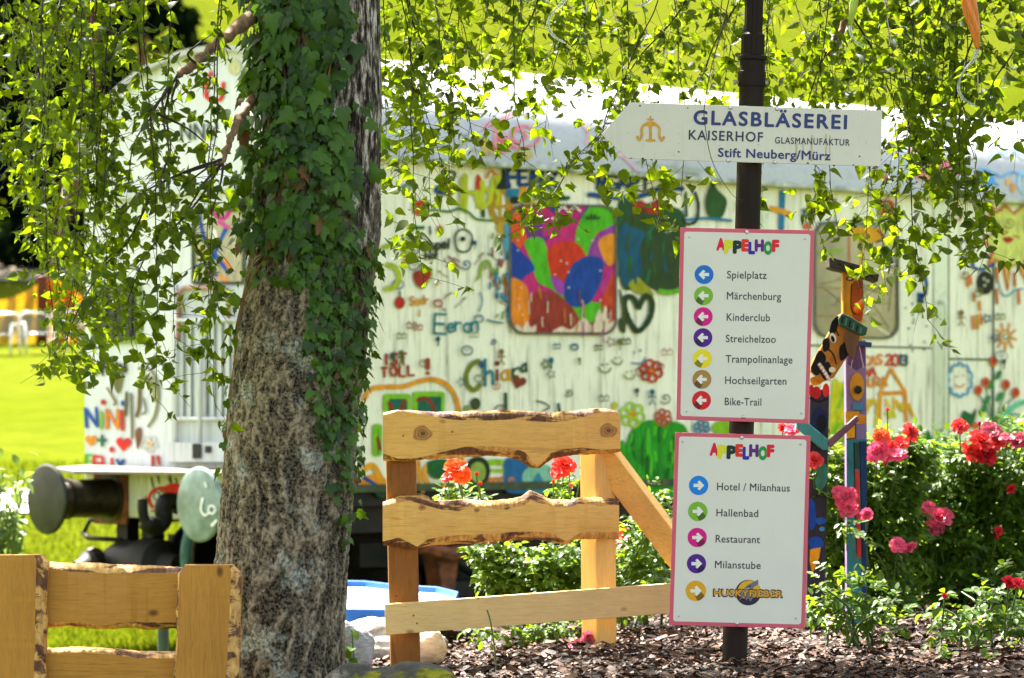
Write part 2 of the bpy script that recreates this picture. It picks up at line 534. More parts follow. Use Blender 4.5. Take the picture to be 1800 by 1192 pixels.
m_rust = simple('rusty_iron', lin('#8a4a22'), lin('#3c2114'), 14, .8, 0, .4)
m_stem = simple('green_stem', lin('#4f6a24'), lin('#33401a'), 60, .55, 0, .1)
m_white_alu = simple('white_aluminium', (.75, .76, .76), (.6, .62, .62), 30, .3, .4, .05)
# ------------------------------------------------------------------ ground
def sstep(a, b, x):
    t = min(1, max(0, (x - a) / (b - a))); return t * t * (3 - 2 * t)
def bed_mask(x, y):
    e = .35 * noise.noise((x * 1.1, y * 1.1, 3)) 
    return sstep(-1.0 + e * .4, -.45 + e * .4, x) * (1 - sstep(14.2 + .75 * max(x, 0), 16.6 + .75 * max(x, 0), y))
def hill(y):
    h = .085 * max(0, y - 26)
    if y > 61: h += .05 * (y - 61)
    if y > 88: h += .34 * (y - 88)
    return h
def ground(x, y):
    near = .52 * (1 - sstep(11.5, 15.5, y))
    h = hill(y) + near
    b = bed_mask(x, y)
    if b > 0: h = h * (1 - b) + b * (.735 - .10 * (1 - sstep(-.42, .25, x)) + .02 * noise.noise((x * 2.3, y * 2.3, 9)) + .05 * sstep(1.0, 2.2, x))
    return h + (.25 * noise.noise((x * .05, y * .05, 1)) * sstep(28, 60, y))

def lawn_mat():
    t = NT('lawn_grass')
    co = t.coord()
    f1 = t.noise(co, 1.6, 5, .6); f2 = t.noise(co, 26, 3, .7); f3 = t.noise(co, .12, 3)
    c = t.ramp(f2, [(.3, (.036, .056, .003)), (.55, (.070, .090, .004)), (.8, (.105, .118, .009))])
    c = t.mix(.55, c, t.ramp(f1, [(.32, (.036, .058, .003)), (.5, (.07, .088, .004)), (.68, (.10, .11, .007))]))
    c = t.mix(.3, c, t.ramp(f3, [(.35, (.056, .078, .003)), (.65, (.10, .108, .014))]))
    t.col(c); t.bump(f2, .6, .04)
    return t.done(.9, 0, 0)
m_lawn = lawn_mat()

mb = MB()
ys = list(np.concatenate([np.linspace(2, 30, 90), np.linspace(30.5, 100, 80), np.linspace(102, 420, 70)]))
xs = [math.copysign(abs(u) ** 2.2, u) * 130 for u in np.linspace(-1, 1, 121)]
vs = []
for y in ys:
    for x in xs:
        b = bed_mask(x, y)
        vs.append((x, y, ground(x, y) - .05 * sstep(.02, .5, b)))
n = len(xs)
mb.add(vs, [(j * n + i, j * n + i + 1, (j + 1) * n + i + 1, (j + 1) * n + i) for j in range(len(ys) - 1) for i in range(n - 1)])
tag(mb.build('lawn', m_lawn, origin=(0, 0, 0), smooth=True), kind='structure')

# mulch bed sheet
def soil_mat():
    t = NT('mulch_soil')
    f = t.noise(t.coord((1, 1, 1)), 42, 5, .7); g = t.noise(t.coord(), 3, 3)
    c = t.ramp(f, [(.3, lin('#0c0603')), (.55, lin('#1e110a')), (.75, lin('#36231a'))])
    t.col(t.mix(.3, c, t.ramp(g, [(.4, lin('#0e0704')), (.6, lin('#281810'))])))
    t.bump(f, .8, .03)
    return t.done(.85, 0, .2)
mb = MB(); vs = []
bx = np.linspace(-1.5, 7.5, 100); by = np.linspace(4, 20, 110)
for y in by:
    for x in bx:
        b = bed_mask(x, y)
        vs.append((x, y, ground(x, y) + (.004 + .016 * noise.noise((x * 9, y * 9, 0)) if b > .25 else -.12)))
n = len(bx)
mb.add(vs, [(j * n + i, j * n + i + 1, (j + 1) * n + i + 1, (j + 1) * n + i) for j in range(len(by) - 1) for i in range(n - 1)])
tag(mb.build('mulch_bed', soil_mat(), origin=(0, 0, 0), smooth=True), kind='structure')

def chip_mat():
    t = NT('bark_chip')
    g = t.n("NewGeometry")
    c = t.ramp(g.outputs['Random Per Island'], [(0, lin('#140803')), (.3, lin('#34190b')), (.6, lin('#55321c')), (.85, lin('#755036')), (1, lin('#967458'))])
    f = t.noise(t.coord(), 90, 3)
    t.col(t.mix(.35, c, t.ramp(f, [(.3, lin('#120905')), (.7, lin('#573a2a'))])))
    t.bump(f, .4, .005)
    return t.done(.7, 0, .4)
cl = Cloud(CHIP)
for i in range(34000):
    y = 8.6 + 5.9 * R.random() ** 1.2; x = R.uniform(-.75, .2 * y + .2)
    if bed_mask(x, y) < .4: continue
    a = R.uniform(0, 2 * math.pi); tl = R.uniform(-.5, .5)
    d = (math.cos(a), math.sin(a), tl)
    nn = np.array([R.uniform(-.9, .9), R.uniform(-.9, .9), 1.0])
    L = R.choice((R.uniform(.010, .026), R.uniform(.018, .048)))
    cl.add((x, y, ground(x, y) + .012 + R.uniform(0, .022)), d, nn, (L * R.uniform(.5, 1.3), L))
tag(cl.build('bark_mulch', chip_mat(), origin=(0, 0, 0)), 'brown bark mulch chips scattered over the flower bed', 'mulch', kind='stuff')

# path across the lawn
mb = MB(); vs = []
for i in range(60):
    x = -16 + i * .4
    for k in range(5):
        y = 33.0 + k * .55 + .03 * (x + 8) ** 2 * .15
        vs.append((x, y, ground(x, y) + .03))
mb.add(vs, [(i * 5 + k, (i + 1) * 5 + k, (i + 1) * 5 + k + 1, i * 5 + k + 1) for i in range(59) for k in range(4)])
tag(mb.build('gravel_path', simple('path_gravel', (.62, .56, .58), (.5, .45, .46), 30, .9), origin=(0, 0, 0)), kind='structure')
# pink earth strip by the net
mb = MB(); vs = []
for i in range(40):
    x = -20 + i * .4
    for k in range(6):
        y = 73.5 + k * 1.1
        vs.append((x, y, ground(x, y) + .05))
mb.add(vs, [(i * 6 + k, (i + 1) * 6 + k, (i + 1) * 6 + k + 1, i * 6 + k + 1) for i in range(39) for k in range(5)])
tag(mb.build('earth_slope', simple('pale_earth', (.36, .24, .21), (.20, .20, .08), 2, .9), origin=(0, 0, 0)), kind='structure')

# grass blades on the lawn that shows under and beside the wagon
cl = Cloud(BLADE)
for i in range(42000):
    y = 16.5 + 22 * R.random() ** 1.6
    x = R.uniform(-.178 * y, -.02 * y if y < 21 else -.09 * y)
    if bed_mask(x, y) > .3 or 32.8 < y < 36.2: continue
    d = (R.uniform(-.45, .45), R.uniform(-.45, .45), 1)
    cl.add((x, y, ground(x, y) - .005), d, rv(), (R.uniform(.6, 1.1) * .16, R.uniform(.04, .085)))
m_blade = leafmat('grass_blade', (.04, .066, .002), (.09, .112, .006), (.14, .175, .006), .35, .9, .0)
tag(cl.build('lawn_grass', m_blade, origin=(0, 0, 0)), 'short bright green grass covering the lawn', 'grass', kind='stuff')

# ------------------------------------------------------------------ far trees
def tree(name, x, y, h, r, label, leaf, nleaf, lsize, cone=True, group=None, zlow=.12):
    z0 = ground(x, y)
    t = thing(name, (x, y, z0), label, 'tree', group)
    tb = MB(); tb.tube([(x, y, z0 - .3), (x + .1, y, z0 + h * .4), (x, y, z0 + h * .95)], [r * .09, r * .06, .02], 10)
    for k in range(14):
        f = .15 + .05 * k; a = k * 2.4; rr = r * (1 - f) * .8 if cone else r * .6
        tb.tube([(x, y, z0 + h * f), (x + rr * math.cos(a), y + rr * math.sin(a), z0 + h * f + (.0 if cone else .8))], [.07, .02], 6)
    tb.build('trunk', m_limb, t, smooth=True)
    c = Cloud(BIRCH)
    nb = 90
    blobs = []
    for k in range(nb):
        f = R.uniform(zlow, 1.0); a = R.uniform(0, 6.283)
        prof = (1 - f) ** .8 if cone else math.sin(math.pi * min(1, f * .85 + .12)) ** .7
        rr = r * prof * R.uniform(.45, 1.0)
        blobs.append((x + rr * math.cos(a), y + rr * math.sin(a), z0 + h * f, r * R.uniform(.13, .26)))
    for i in range(nleaf):
        bx_, by_, bz_, br = R.choice(blobs)
        v = rv(br * R.random() ** .4)
        d = np.array([v[0], v[1], v[2] * .4 - br * .5])
        c.add((bx_ + v[0], by_ + v[1], bz_ + v[2] * .7), d, rv(), lsize * R.uniform(.7, 1.3))
    c.build('crown', leaf, t)
for i, (px, Y, h, r, lb) in enumerate([
    (-95, 76, 15, 2.7, 'dark spruce at the left edge of the picture, nearest the net'),
    (35, 82, 17, 2.5, 'tall dark spruce standing above the left garden chairs'),
    (128, 79, 16, 2.2, 'dark spruce between the net pole and the white wagon end'),
    (245, 88, 17, 2.3, 'dark spruce whose top shows over the curved wagon roof')]):
    tree('spruce_tree', (px - 900) * Y / F, Y, h, r, lb, m_far, 5200, .42, True, 'dark spruces beyond the lawn', zlow=.0)
for i, (px, Y, h, r, lb) in enumerate([
    (775, 150, 9, 4.5, 'round green bush on the meadow above the wagon roof beside the trunk'),
    (1500, 190, 9, 4.5, 'round green bush on the meadow high behind the arrow sign'),
    (1760, 165, 7, 4.0, 'pale green bush on the meadow at the top right corner')]):
    tree('meadow_bush', (px - 900) * Y / F, Y, h, r, lb, m_fargreen, 2600, .5, False, 'bushes on the sunny meadow')

# ------------------------------------------------------------------ garden chairs, net, poles far behind
m_slat = simple('chair_slat', (.13, .125, .09), (.09, .085, .06), 20, .5)
def garden_chair(px, Y, yaw, label):
    x = (px - 900) * Y / F; z = ground(x, Y)
    t = thing('garden_chair', (x, Y, z), label, 'chair', 'white garden chairs on the lawn')
    ca, sa = math.cos(yaw), math.sin(yaw)
    def L(a, b, c): return (x + a * ca - b * sa, Y + a * sa + b * ca, z + c)
    for sx in (-1, 1):
        for sy, sp in ((-1, .06), (1, .10)):
            g = MB(); g.tube([L(sx * .27, sy * .24 + sy * sp, 0), L(sx * .27, sy * .22, .37 if sy > 0 else .55)], .021, 8)
            g.build('leg', m_white_alu, t, smooth=True)
        g = MB(); g.tube([L(sx * .27, -.26, .55), L(sx * .28, 0, .57), L(sx * .27, .26, .55)], .022, 8)
        g.build('armrest', m_white_alu, t, smooth=True)
    g = MB()
    for k in range(8): g.box(L(0, -.24 + k * .065, .37), (.50, .05, .02), 0, (Vector((ca, sa, 0)), Vector((-sa, ca, 0)), Vector((0, 0, 1))))
    g.build('seat', m_slat, t)
    g = MB()
    for k in range(7): g.box(L(0, .25 + k * .012, .43 + k * .045), (.46, .016, .034), 0, (Vector((ca, sa, 0)), Vector((-sa, ca, 0)), Vector((0, 0, 1))))
    g.build('backrest', m_slat, t)
    g = MB(); g.tube([L(-.26, .22, .36), L(-.26, .34, .74), L(-.15, .35, .78), L(.15, .35, .78), L(.26, .34, .74), L(.26, .22, .36)], .022, 8)
    g.build('back_frame', m_white_alu, t, smooth=True)
    g = MB(); g.tube([L(-.27, -.24, .37), L(.27, -.24, .37)], .02, 8); g.build('seat_rail', m_white_alu, t, smooth=True)
garden_chair(2, 58.4, -.15, 'white metal garden chair cut by the left edge of the photo')
garden_chair(66, 58.7, .35, 'white metal garden chair with slatted back standing in front of the orange net')
garden_chair(130, 58.9, .6, 'white metal garden chair half hidden by the hanging birch leaves')

def net_mat(name, a, b, dens):
    t = NT(name)
    f = t.noise(t.coord(), .6, 3)
    t.col(t.ramp(f, [(.4, a), (.6, b)]))
    t.b.inputs['Alpha'].default_value = dens
    t.b.inputs['Subsurface Weight'].default_value = 0
    tr = t.n("BsdfTranslucent"); tr.inputs[0].default_value = (*b, 1); mx = t.n("MixShader"); mx.inputs[0].default_value = .45
    t.done(.8, 0, .1); t.l(t.b.outputs[0], mx.inputs[1]); t.l(tr.outputs[0], mx.inputs[2]); t.l(mx.outputs[0], t.out.inputs[0])
    return t.m
def net(name, pxs, tops, bots, Y, m, label):
    mb = MB(); vs = []
    N = 40
    for i in range(N + 1):
        px = pxs[0] + (pxs[1] - pxs[0]) * i / N
        tp = np.interp(px, *zip(*tops)); bt = np.interp(px, *zip(*bots))
        for k in range(9):
            vs.append(P(px, tp + (bt - tp) * k / 8, Y + .15 * math.sin(i * .8 + k * .5)))
    mb.add(vs, [(i * 9 + k, i * 9 + k + 1, (i + 1) * 9 + k + 1, (i + 1) * 9 + k) for i in range(N) for k in range(8)])
    o = mb.build(name, m, origin=P(sum(pxs) / 2, max(b for _, b in bots), Y), smooth=True)
    return tag(o, label, 'net')
sag = lambda x0, x1, y, d: [(x0 + (x1 - x0) * k / 10, y + d * (1 - (2 * k / 10 - 1) ** 2)) for k in range(11)]
net('safety_net', (-90, 74), sag(-90, 74, 492, 36), [(-90, 606), (74, 604)], 61.6, net_mat('net_orange', (.30, .10, .025), (.30, .17, .008), .75), 'orange and yellow safety net sagging from the red post to the left edge')
net('safety_net', (76, 240), [(76, 484), (105, 486), (150, 528), (240, 560)], [(76, 606), (240, 608)], 61.8, net_mat('net_red', (.40, .035, .012), (.32, .13, .004), .85), 'orange and red safety net slanting down to the right of the red post')
x, Y = (74 - 900) * 61.5 / F, 61.5
mb = MB(); mb.lathe((x, Y, ground(x, Y)), (0, 0, 1), [(0, .10), (1.25, .10), (1.28, .12), (1.34, .12), (1.36, .05)], 12)
tag(mb.build('net_post', simple('red_post', (.13, .012, .010), (.08, .008, .008), 8), origin=(x, Y, ground(x, Y)), smooth=True), 'dark red wooden post holding up the orange net', 'post')
mb = MB(); mb.tube([P(82, 590, 63), P(92, 480, 63), P(110, 395, 63), P(118, 330, 63)], .07, 8)
tag(mb.build('net_pole', simple('yellow_pole', (.16, .10, .02), (.10, .06, .012), 8), origin=P(82, 590, 63), smooth=True), 'leaning yellow pole rising behind the safety net', 'pole')
t = thing('flag_pole', (P(170, 735, 50)[0], 50, ground(P(170, 735, 50)[0], 50)), 'slim pole with a narrow red banner showing through the birch leaves', 'flag pole')
x = P(170, 0, 50)[0]
mb = MB(); mb.tube([(x + .06, 50, ground(x, 50) - .2), (x - .12, 50, 9.5)], .035, 8); mb.build('pole', m_white_alu, t, smooth=True)
mb = MB(); vs = []
for k in range(19):
    yy = 15 + k * 11
    for j, dx in enumerate((-7, -2, 3, 8)): vs.append(P(160 + .055 * yy + dx, yy, 49.9 + .05 * math.sin(k * .8 + j)))
mb.add(vs, [(k * 4 + j, k * 4 + j + 1, k * 4 + j + 5, k * 4 + j + 4) for k in range(18) for j in range(3)])
o = mb.build('banner', simple('red_cloth', (.22, .010, .022), (.12, .006, .014), 3, .8), t, smooth=True)
md = o.modifiers.new('thickness', 'SOLIDIFY'); md.thickness = .01
# ------------------------------------------------------------------ the painted railway wagon
WX0, WY0 = -1.087, 20.3
PSI = math.radians(41.6)
U = Vector((math.cos(PSI), math.sin(PSI), 0)); E = Vector((-math.sin(PSI), math.cos(PSI), 0))
NS, NE = -E, -U
W0 = Vector((WX0, WY0, 0))
WW, ZB, ZE, ZT, WL = 2.9, 1.13, 3.29, 4.09, 13.0
def W(u, w, z): return W0 + U * u + E * w + Vector((0, 0, z))
AX = (U, E, Vector((0, 0, 1)))
O3 = Vector((0, 0, CZ))
def ray(px, py): return Vector(((px - 900) / F, 1, (HZ - py) / F))
def on_side(px, py, off):
    d = ray(px, py); p0 = W0 + NS * off
    return O3 + d * ((p0 - O3).dot(NS) / d.dot(NS))
def on_end(px, py, off):
    d = ray(px, py); p0 = W0 + NE * off
    return O3 + d * ((p0 - O3).dot(NE) / d.dot(NE))
RA, RB = WW / 2 + .06, ZT - ZE
def on_roof(px, py, off):
    d = ray(px, py); o = O3 - W0
    w0, wd = o.dot(E) - WW / 2, d.dot(E); z0, zd = CZ - ZE, d.z
    a, b = RA + off, RB + off
    A = (wd / a) ** 2 + (zd / b) ** 2; B = 2 * (w0 * wd / a ** 2 + z0 * zd / b ** 2); C = (w0 / a) ** 2 + (z0 / b) ** 2 - 1
    D = max(B * B - 4 * A * C, 0)
    return O3 + d * ((-B - math.sqrt(D)) / (2 * A))
def u_of(px, py=600): return (on_side(px, py, 0) - W0).dot(U)
def z_of(px, py): return on_side(px, py, 0).z

wagon = thing('railway_wagon', W0, 'white railway wagon covered in colourful children\'s paintings, parked behind the birch trunk', 'railway wagon')

def wall_mat(name, base, stain, amount, streak=(5, 5, .35)):
    t = NT(name)
    f = t.noise(t.coord(streak), 5, 6, .68, .4)
    g = t.noise(t.coord(), 2.2, 5, .6)
    h = t.noise(t.coord(), 70, 3, .8)
    c = t.ramp(g, [(.3, tuple(x * .88 for x in base)), (.7, base)])
    c = t.mix(t.ramp(f, [(.52, 0.0), (.74, amount)]), c, stain)
    c = t.mix(t.ramp(h, [(.64, 0.0), (.72, amount * .7)]), c, stain)
    f3 = t.noise(t.coord((26, 26, .9)), 3, 4, .7); c = t.mix(t.ramp(f3, [(.60, 0.0), (.70, amount * .9)]), c, stain)
    t.col(c); t.bump(g, .06, .01)
    return t.done(.45, 0, .4)
m_side = wall_mat('wagon_side_paint', lin('#ece9d2'), lin('#565c38'), .85)
m_end = wall_mat('wagon_end_paint', lin('#dadfe2'), lin('#6a7060'), .45)
m_roof = wall_mat('wagon_roof_paint', lin('#b6b7b8'), lin('#62665f'), .5, (3, 3, 3))
m_trim = wall_mat('wagon_trim_paint', lin('#d9dec4'), lin('#6b7048'), .5, (2, 2, 2))
m_gutter = simple('gutter_paint', lin('#c9cec0'), lin('#6d7264'), 8, .5)
m_seam = simple('door_seam', lin('#4a5430'), lin('#2e3620'), 10, .8)

# side wall with shallow corrugation up to the door
U_DOOR0, U_DOOR1 = u_of(1384), u_of(1640)
mb = MB(); vs = []
us = np.linspace(0, WL, 900)
zs = [ZB, 1.5, 1.9, 2.3, 2.7, 3.1, ZE]
for z in zs:
    for u in us:
        fade = (1 - sstep(U_DOOR0 - .5, U_DOOR0 - .3, u)) if u < U_DOOR1 else sstep(U_DOOR1 + .25, U_DOOR1 + .4, u)
        vs.append(W(u, .0032 * (1 - math.cos(u * 2 * math.pi / .115)) * fade, z))
n = len(us)
mb.add(vs, [(j * n + i, j * n + i + 1, (j + 1) * n + i + 1, (j + 1) * n + i) for j in range(len(zs) - 1) for i in range(n - 1)])
side = mb.build('side_wall', m_side, wagon, smooth=True)
# body box: far wall, floor, far end
mb = MB()
mb.add([W(0, WW, ZB), W(WL, WW, ZB), W(WL, WW, ZE), W(0, WW, ZE)], [(0, 1, 2, 3)])
mb.add([W(WL, 0, ZB), W(WL, WW, ZB), W(WL, WW, ZE), W(WL, 0, ZE)], [(0, 1, 2, 3)])
mb.build('far_wall', m_trim, wagon)
mb = MB(); mb.box(W(WL / 2, WW / 2, ZB - .05), (WL - .02, WW - .04, .09), 0, AX); mb.build('floor', m_iron, wagon)
# end wall with the arched gable
def roof_z(w, a=WW / 2, b=RB): return ZE + b * math.sqrt(max(0, 1 - ((w - WW / 2) / (a + .001)) ** 2))
mb = MB(); N = 40
out = [(0, ZB), (WW, ZB)] + [(WW - WW * k / N, roof_z(WW - WW * k / N)) for k in range(N + 1)]
mb.add([W(0, w, z) for w, z in out], [tuple(range(len(out)))])
end = mb.build('end_wall', m_end, wagon)
# roof shell
mb = MB(); prof = []
for k in range(37):
    t = math.pi * k / 36
    prof.append((WW / 2 - RA * math.cos(t), ZE + RB * math.sin(t)))
for u in (-.06, WL + .05):
    for w, z in prof: mb.v.append(tuple(W(u, w, z)))
for u in (-.06, WL + .05):
    for w, z in prof: mb.v.append(tuple(W(u, WW / 2 + (w - WW / 2) * .975, ZE - .01 + (z - ZE) * .965)))
m_ = 37
for k in range(36):
    mb.f += [(k, k + 1, m_ + k + 1, m_ + k), (2 * m_ + k, 3 * m_ + k, 3 * m_ + k + 1, 2 * m_ + k + 1), (k, 2 * m_ + k, 2 * m_ + k + 1, k + 1), (m_ + k, m_ + k + 1, 3 * m_ + k + 1, 3 * m_ + k)]
    mb.mi += [0] * 4
roof = shade_auto(mb.build('roof', m_roof, wagon), 40)
mb = MB()
mb.box(W(WL / 2, -.055, ZE - .012), (WL + .1, .07, .035), 0, AX)
mb.box(W(WL / 2, -.03, ZE + .03), (WL + .1, .03, .03), 0, AX)
bevel(mb.build('gutter', m_gutter, wagon), .006)
mb = MB(); mb.box(W(WL / 2, -.012, ZB + .02), (WL, .02, .05), 0, AX); mb.build('sill_strip', m_seam, wagon)

# corner posts and vertical cover strips
for px, wd in ((1343, .07), (1652, .16)):
    mb = MB(); mb.box(W(u_of(px), -.008, (ZB + ZE) / 2 - .01), (wd, .015, ZE - ZB - .08), 0, AX); bevel(mb.build('cover_strip', m_trim, wagon), .005)
mb = MB()
for px in (1641, 1667, 1746, 1822): mb.box(W(u_of(px), -.002, (ZB + ZE) / 2 - .02), (.016, .004, ZE - ZB - .1), 0, AX)
for z in (z_of(1730, 632),): mb.box(W((u_of(1668) + u_of(1742)) / 2, -.002, z), (u_of(1742) - u_of(1668), .004, .015), 0, AX)
mb.build('panel_seam', m_seam, wagon)

def rrect(x0, y0, x1, y1, r, n=6, sk=0.0):
    pts = []
    for cx, cy, a in ((x1 - r, y0 + r, -90), (x1 - r, y1 - r, 0), (x0 + r, y1 - r, 90), (x0 + r, y0 + r, 180)):
        for k in range(n + 1):
            t = math.radians(a + 90 * k / n)
            x, y = cx + r * math.cos(t), cy + r * math.sin(t)
            pts.append((x, y + sk * (x - x0)))
    return pts
def ring(fn, outer, inner, off0, off1, mi=0, mb=None):
    mb = mb or MB(); n = len(outer)
    vs = [fn(*p, off0) for p in outer] + [fn(*p, off1) for p in outer] + [fn(*p, off1) for p in inner] + [fn(*p, off0) for p in inner]
    fs = []
    for k in range(n):
        j = (k + 1) % n
        for a in range(3): fs.append((a * n + k, a * n + j, (a + 1) * n + j, (a + 1) * n + k))
    mb.add(vs, fs, mi); return mb
def shrink(pts, d):
    cx = sum(p[0] for p in pts) / len(pts); cy = sum(p[1] for p in pts) / len(pts)
    x0, x1 = min(p[0] for p in pts), max(p[0] for p in pts); y0, y1 = min(p[1] for p in pts), max(p[1] for p in pts)
    return [(cx + (p[0] - cx) * (1 - 2 * d / (x1 - x0)), cy + (p[1] - cy) * (1 - 2 * d / (y1 - y0))) for p in pts]

# painted-over window
m_rubber = simple('window_rubber', lin('#3c3a30'), lin('#5a5a4a'), 20, .6)
win = ring(on_side, rrect(895, 358, 1085, 588, 26, 6, .01), shrink(rrect(895, 358, 1085, 588, 26, 6, .01), 4), .001, .018).build('window', m_rubber, wagon)
D = Decal(on_side, .008, .0003)
wo = shrink(rrect(895, 358, 1085, 588, 26, 6, .01), 3)
D.poly(wo, '#c2307a')
def clipd(pts): return [(min(max(x, 899), 1081), min(max(y, 362), 584)) for x, y in pts]
def blob(pts, m):
    D.poly(clipd([tuple(p) for p in spline(pts, 6, True)]), m)
blob([(899, 365), (930, 362), (925, 420), (905, 440), (897, 410)], '#d95f22')
blob([(930, 375), (960, 385), (965, 420), (935, 425), (922, 400)], '#7d3f8e')
blob([(968, 362), (1000, 368), (1032, 362), (1030, 380), (1000, 386), (975, 382)], '#1f4f96')
blob([(985, 400), (1015, 385), (1030, 362), (1010, 362), (960, 380), (958, 415)], '#c22a80')
blob([(922, 425), (950, 418), (962, 440), (968, 480), (1000, 515), (1040, 530), (1070, 535), (1066, 560), (1030, 566), (1000, 545), (975, 512), (945, 495), (935, 460)], '#5fb41e')
blob([(1040, 362), (1082, 366), (1082, 395), (1050, 410), (1030, 452), (1012, 440), (1015, 400)], '#5fb41e')
blob([(963, 440), (985, 425), (1015, 428), (1030, 455), (1010, 480), (1000, 505), (975, 495), (965, 470)], '#c8401e')
blob([(1035, 450), (1045, 420), (1082, 395), (1082, 440), (1062, 470)], '#9a4a9c')
blob([(1052, 425), (1082, 412), (1082, 455), (1068, 466)], '#e0962a')
blob([(1055, 500), (1070, 475), (1082, 465), (1082, 525), (1060, 520)], '#b83a86')
blob([(1060, 520), (1082, 480), (1082, 560), (1070, 570), (1055, 530)], '#c24a2a')
blob([(897, 425), (915, 440), (940, 470), (925, 485), (908, 498), (897, 470)], '#1c4a9c')
blob([(897, 490), (925, 503), (932, 545), (925, 580), (905, 575), (897, 540)], '#e08c22')
blob([(935, 520), (975, 515), (1010, 545), (1015, 575), (960, 584), (935, 575)], '#9c4030')
blob([(968, 486), (982, 490), (994, 502), (992, 518), (978, 512)], '#a04aa8')
blob([(1010, 462), (1034, 450), (1058, 456), (1060, 482), (1050, 512), (1034, 534), (1012, 540), (994, 528), (992, 500), (1000, 478)], '#1b4d99')
for (x, y, a, b) in ((1045, 568, 40, 18), (920, 575, 22, 10), (1005, 578, 35, 8), (1060, 550, 14, 14)):
    blob([(x - a, y + b), (x - a * .5, y - b * .5), (x - a * .1, y + b * .2), (x + a * .3, y - b), (x + a * .6, y), (x + a, y - b * .4), (x + a * .9, y + b), (x, y + b * 1.2)], '#d9c6b0')
for _ in range(26):
    x, y = R.uniform(905, 1075), R.uniform(500, 580); D.stroke([(x, y), (x + R.uniform(-2, 2), y + R.uniform(8, 26))], 2.2, R.choice(['#8a5040', '#c87c3a', '#a0508a', '#d8c4ae']))
D.dots([(R.uniform(905, 1075), R.uniform(420, 560)) for _ in range(16)], 1.6, '#d9c9b4')
for k in range(4): D.stroke([(1038 + k * 5 - 4, 385), (1043 + (k - 1.5) * 7, 376 + abs(k - 1.5) * 4)], 4, '#1f4a20')
D.stroke([(980, 372), (990, 364), (1000, 372), (1010, 364), (1020, 371)], 3, '#e8e8dc')
D.build('painted_pane', win)

# door with the second window and handle
mb = MB(); dz0, dz1 = z_of(1500, 762), ZE - .1
mb.box(W((U_DOOR0 + U_DOOR1) / 2, -.0015, (ZB + .04 + dz1) / 2), (U_DOOR1 - U_DOOR0 - .03, .003, dz1 - ZB - .05), 0, AX)
door = mb.build('door', m_side, wagon)
mb = MB(); mb.box(W((U_DOOR0 + U_DOOR1) / 2, -.006, z_of(1600, 611)), (U_DOOR1 - U_DOOR0 - .05, .006, .012), 0, AX)
mb.build('door_seam', m_seam, door)
w2 = rrect(1431, 388, 1581, 594, 26, 6, .02)
fr = ring(on_side, w2, shrink(w2, 4), .002, .022).build('door_window', m_rubber, door)
t = NT('beige_glass'); f = t.noise(t.coord(), 1.3, 4)
t.col(t.ramp(f, [(.35, lin('#6f6a44')), (.65, lin('#a59c70'))])); m_glass = t.done(.12, 0, .6)
D = Decal(on_side, .010, .0003); D.poly(shrink(w2, 3), m_glass)
D.poly([(1500, 398), (1540, 396), (1553, 410), (1545, 424), (1515, 424), (1502, 416)], '#d8a01e', True)
D.stroke([(1515, 410), (1514, 500)], 7, '#b59a38'); D.stroke([(1543, 405), (1554, 418), (1540, 426)], 4, '#4a4424')
D.stroke([(1492, 395), (1493, 480)], 4, '#b8743a'); D.stroke([(1436, 505), (1560, 512)], 3, '#a8905a'); D.stroke([(1436, 556), (1540, 552)], 3, '#a8905a')
D.stroke([(1440, 445), (1480, 440)], 7, '#8fae4a'); D.poly([(1540, 440), (1565, 445), (1570, 470), (1545, 465)], '#3a4a5a', True)
D.stroke([(1540, 574), (1562, 588)], 5, '#cfcaa8'); D.stroke([(1440, 392), (1560, 398)], 5, '#7fa09a'); D.stroke([(1517, 470), (1516, 510)], 5, '#6a98b0')
for _ in range(10): D.stroke([(R.uniform(1440, 1570), R.uniform(480, 580)), (R.uniform(1440, 1570), R.uniform(480, 580))], 1.2, '#8a8258')
D.build('glass_pane', fr)
m_blue = paint('handle_blue', lin('#1d4a80'), .2)
mb = MB()
a, b = on_side(1619, 480, .0), on_side(1619, 522, .0)
mb.tube([a + NS * .01, on_side(1626, 482, .07), on_side(1629, 500, .08), on_side(1627, 517, .07), b + NS * .01], .014, 8)
mb.box(on_side(1618, 478, .012), (.06, .02, .08), 0, AX); mb.box(on_side(1618, 524, .012), (.06, .02, .08), 0, AX)
mb.build('door_handle', m_blue, door, smooth=True)
mb = MB(); mb.tube([on_side(1652, 531, .02), on_side(1659, 531, .07), on_side(1663, 540, .08), on_side(1661, 650, .08), on_side(1659, 752, .08), on_side(1654, 758, .02)], .016, 8)
mb.build('handrail', m_trim, wagon, smooth=True)

# ---------------- children's paintings on the long side
def motif(name, parent, fn, draw, base=None):
    motif.k += 1
    D = Decal(fn, (.0075 if base is None else base) + (motif.k % 25) * .0002, .00015); draw(D); return D.build(name, parent, not any(k in name for k in ('lettering', 'date', 'smile', 'specks')))
motif.k = 0
S = lambda name, draw: motif(name, side, on_side, draw)
OL, GR, LM, OR, RD, BR, TE, BL, MU, DG, BK = '#7c8420', '#2e7a34', '#94b82c', '#d8862a', '#c8401e', '#8a4224', '#1f6f7c', '#1c5690', '#c8981e', '#1f5a3a', '#26301c'
def d(D):
    D.kid('Hof', 812, 362, 52, '#b9bf2a', 8, .5); D.stroke([(818, 308), (818, 372)], 9, '#b9bf2a'); D.stroke([(848, 320), (848, 366)], 9, '#b9bf2a')
    D.stroke([(866, 385), (866, 320), (876, 308)], 7, '#b9bf2a')
S('painted_lettering', d)
S('painted_note', lambda D: (D.stroke([(784, 335), (786, 305), (800, 304), (796, 318)], 5, '#3f5a3a'), D.ell(776, 334, 13, 9, '#1a5a7c'), D.poly([(784, 318), (798, 320), (794, 346), (784, 342)], '#8a7a22', True)))
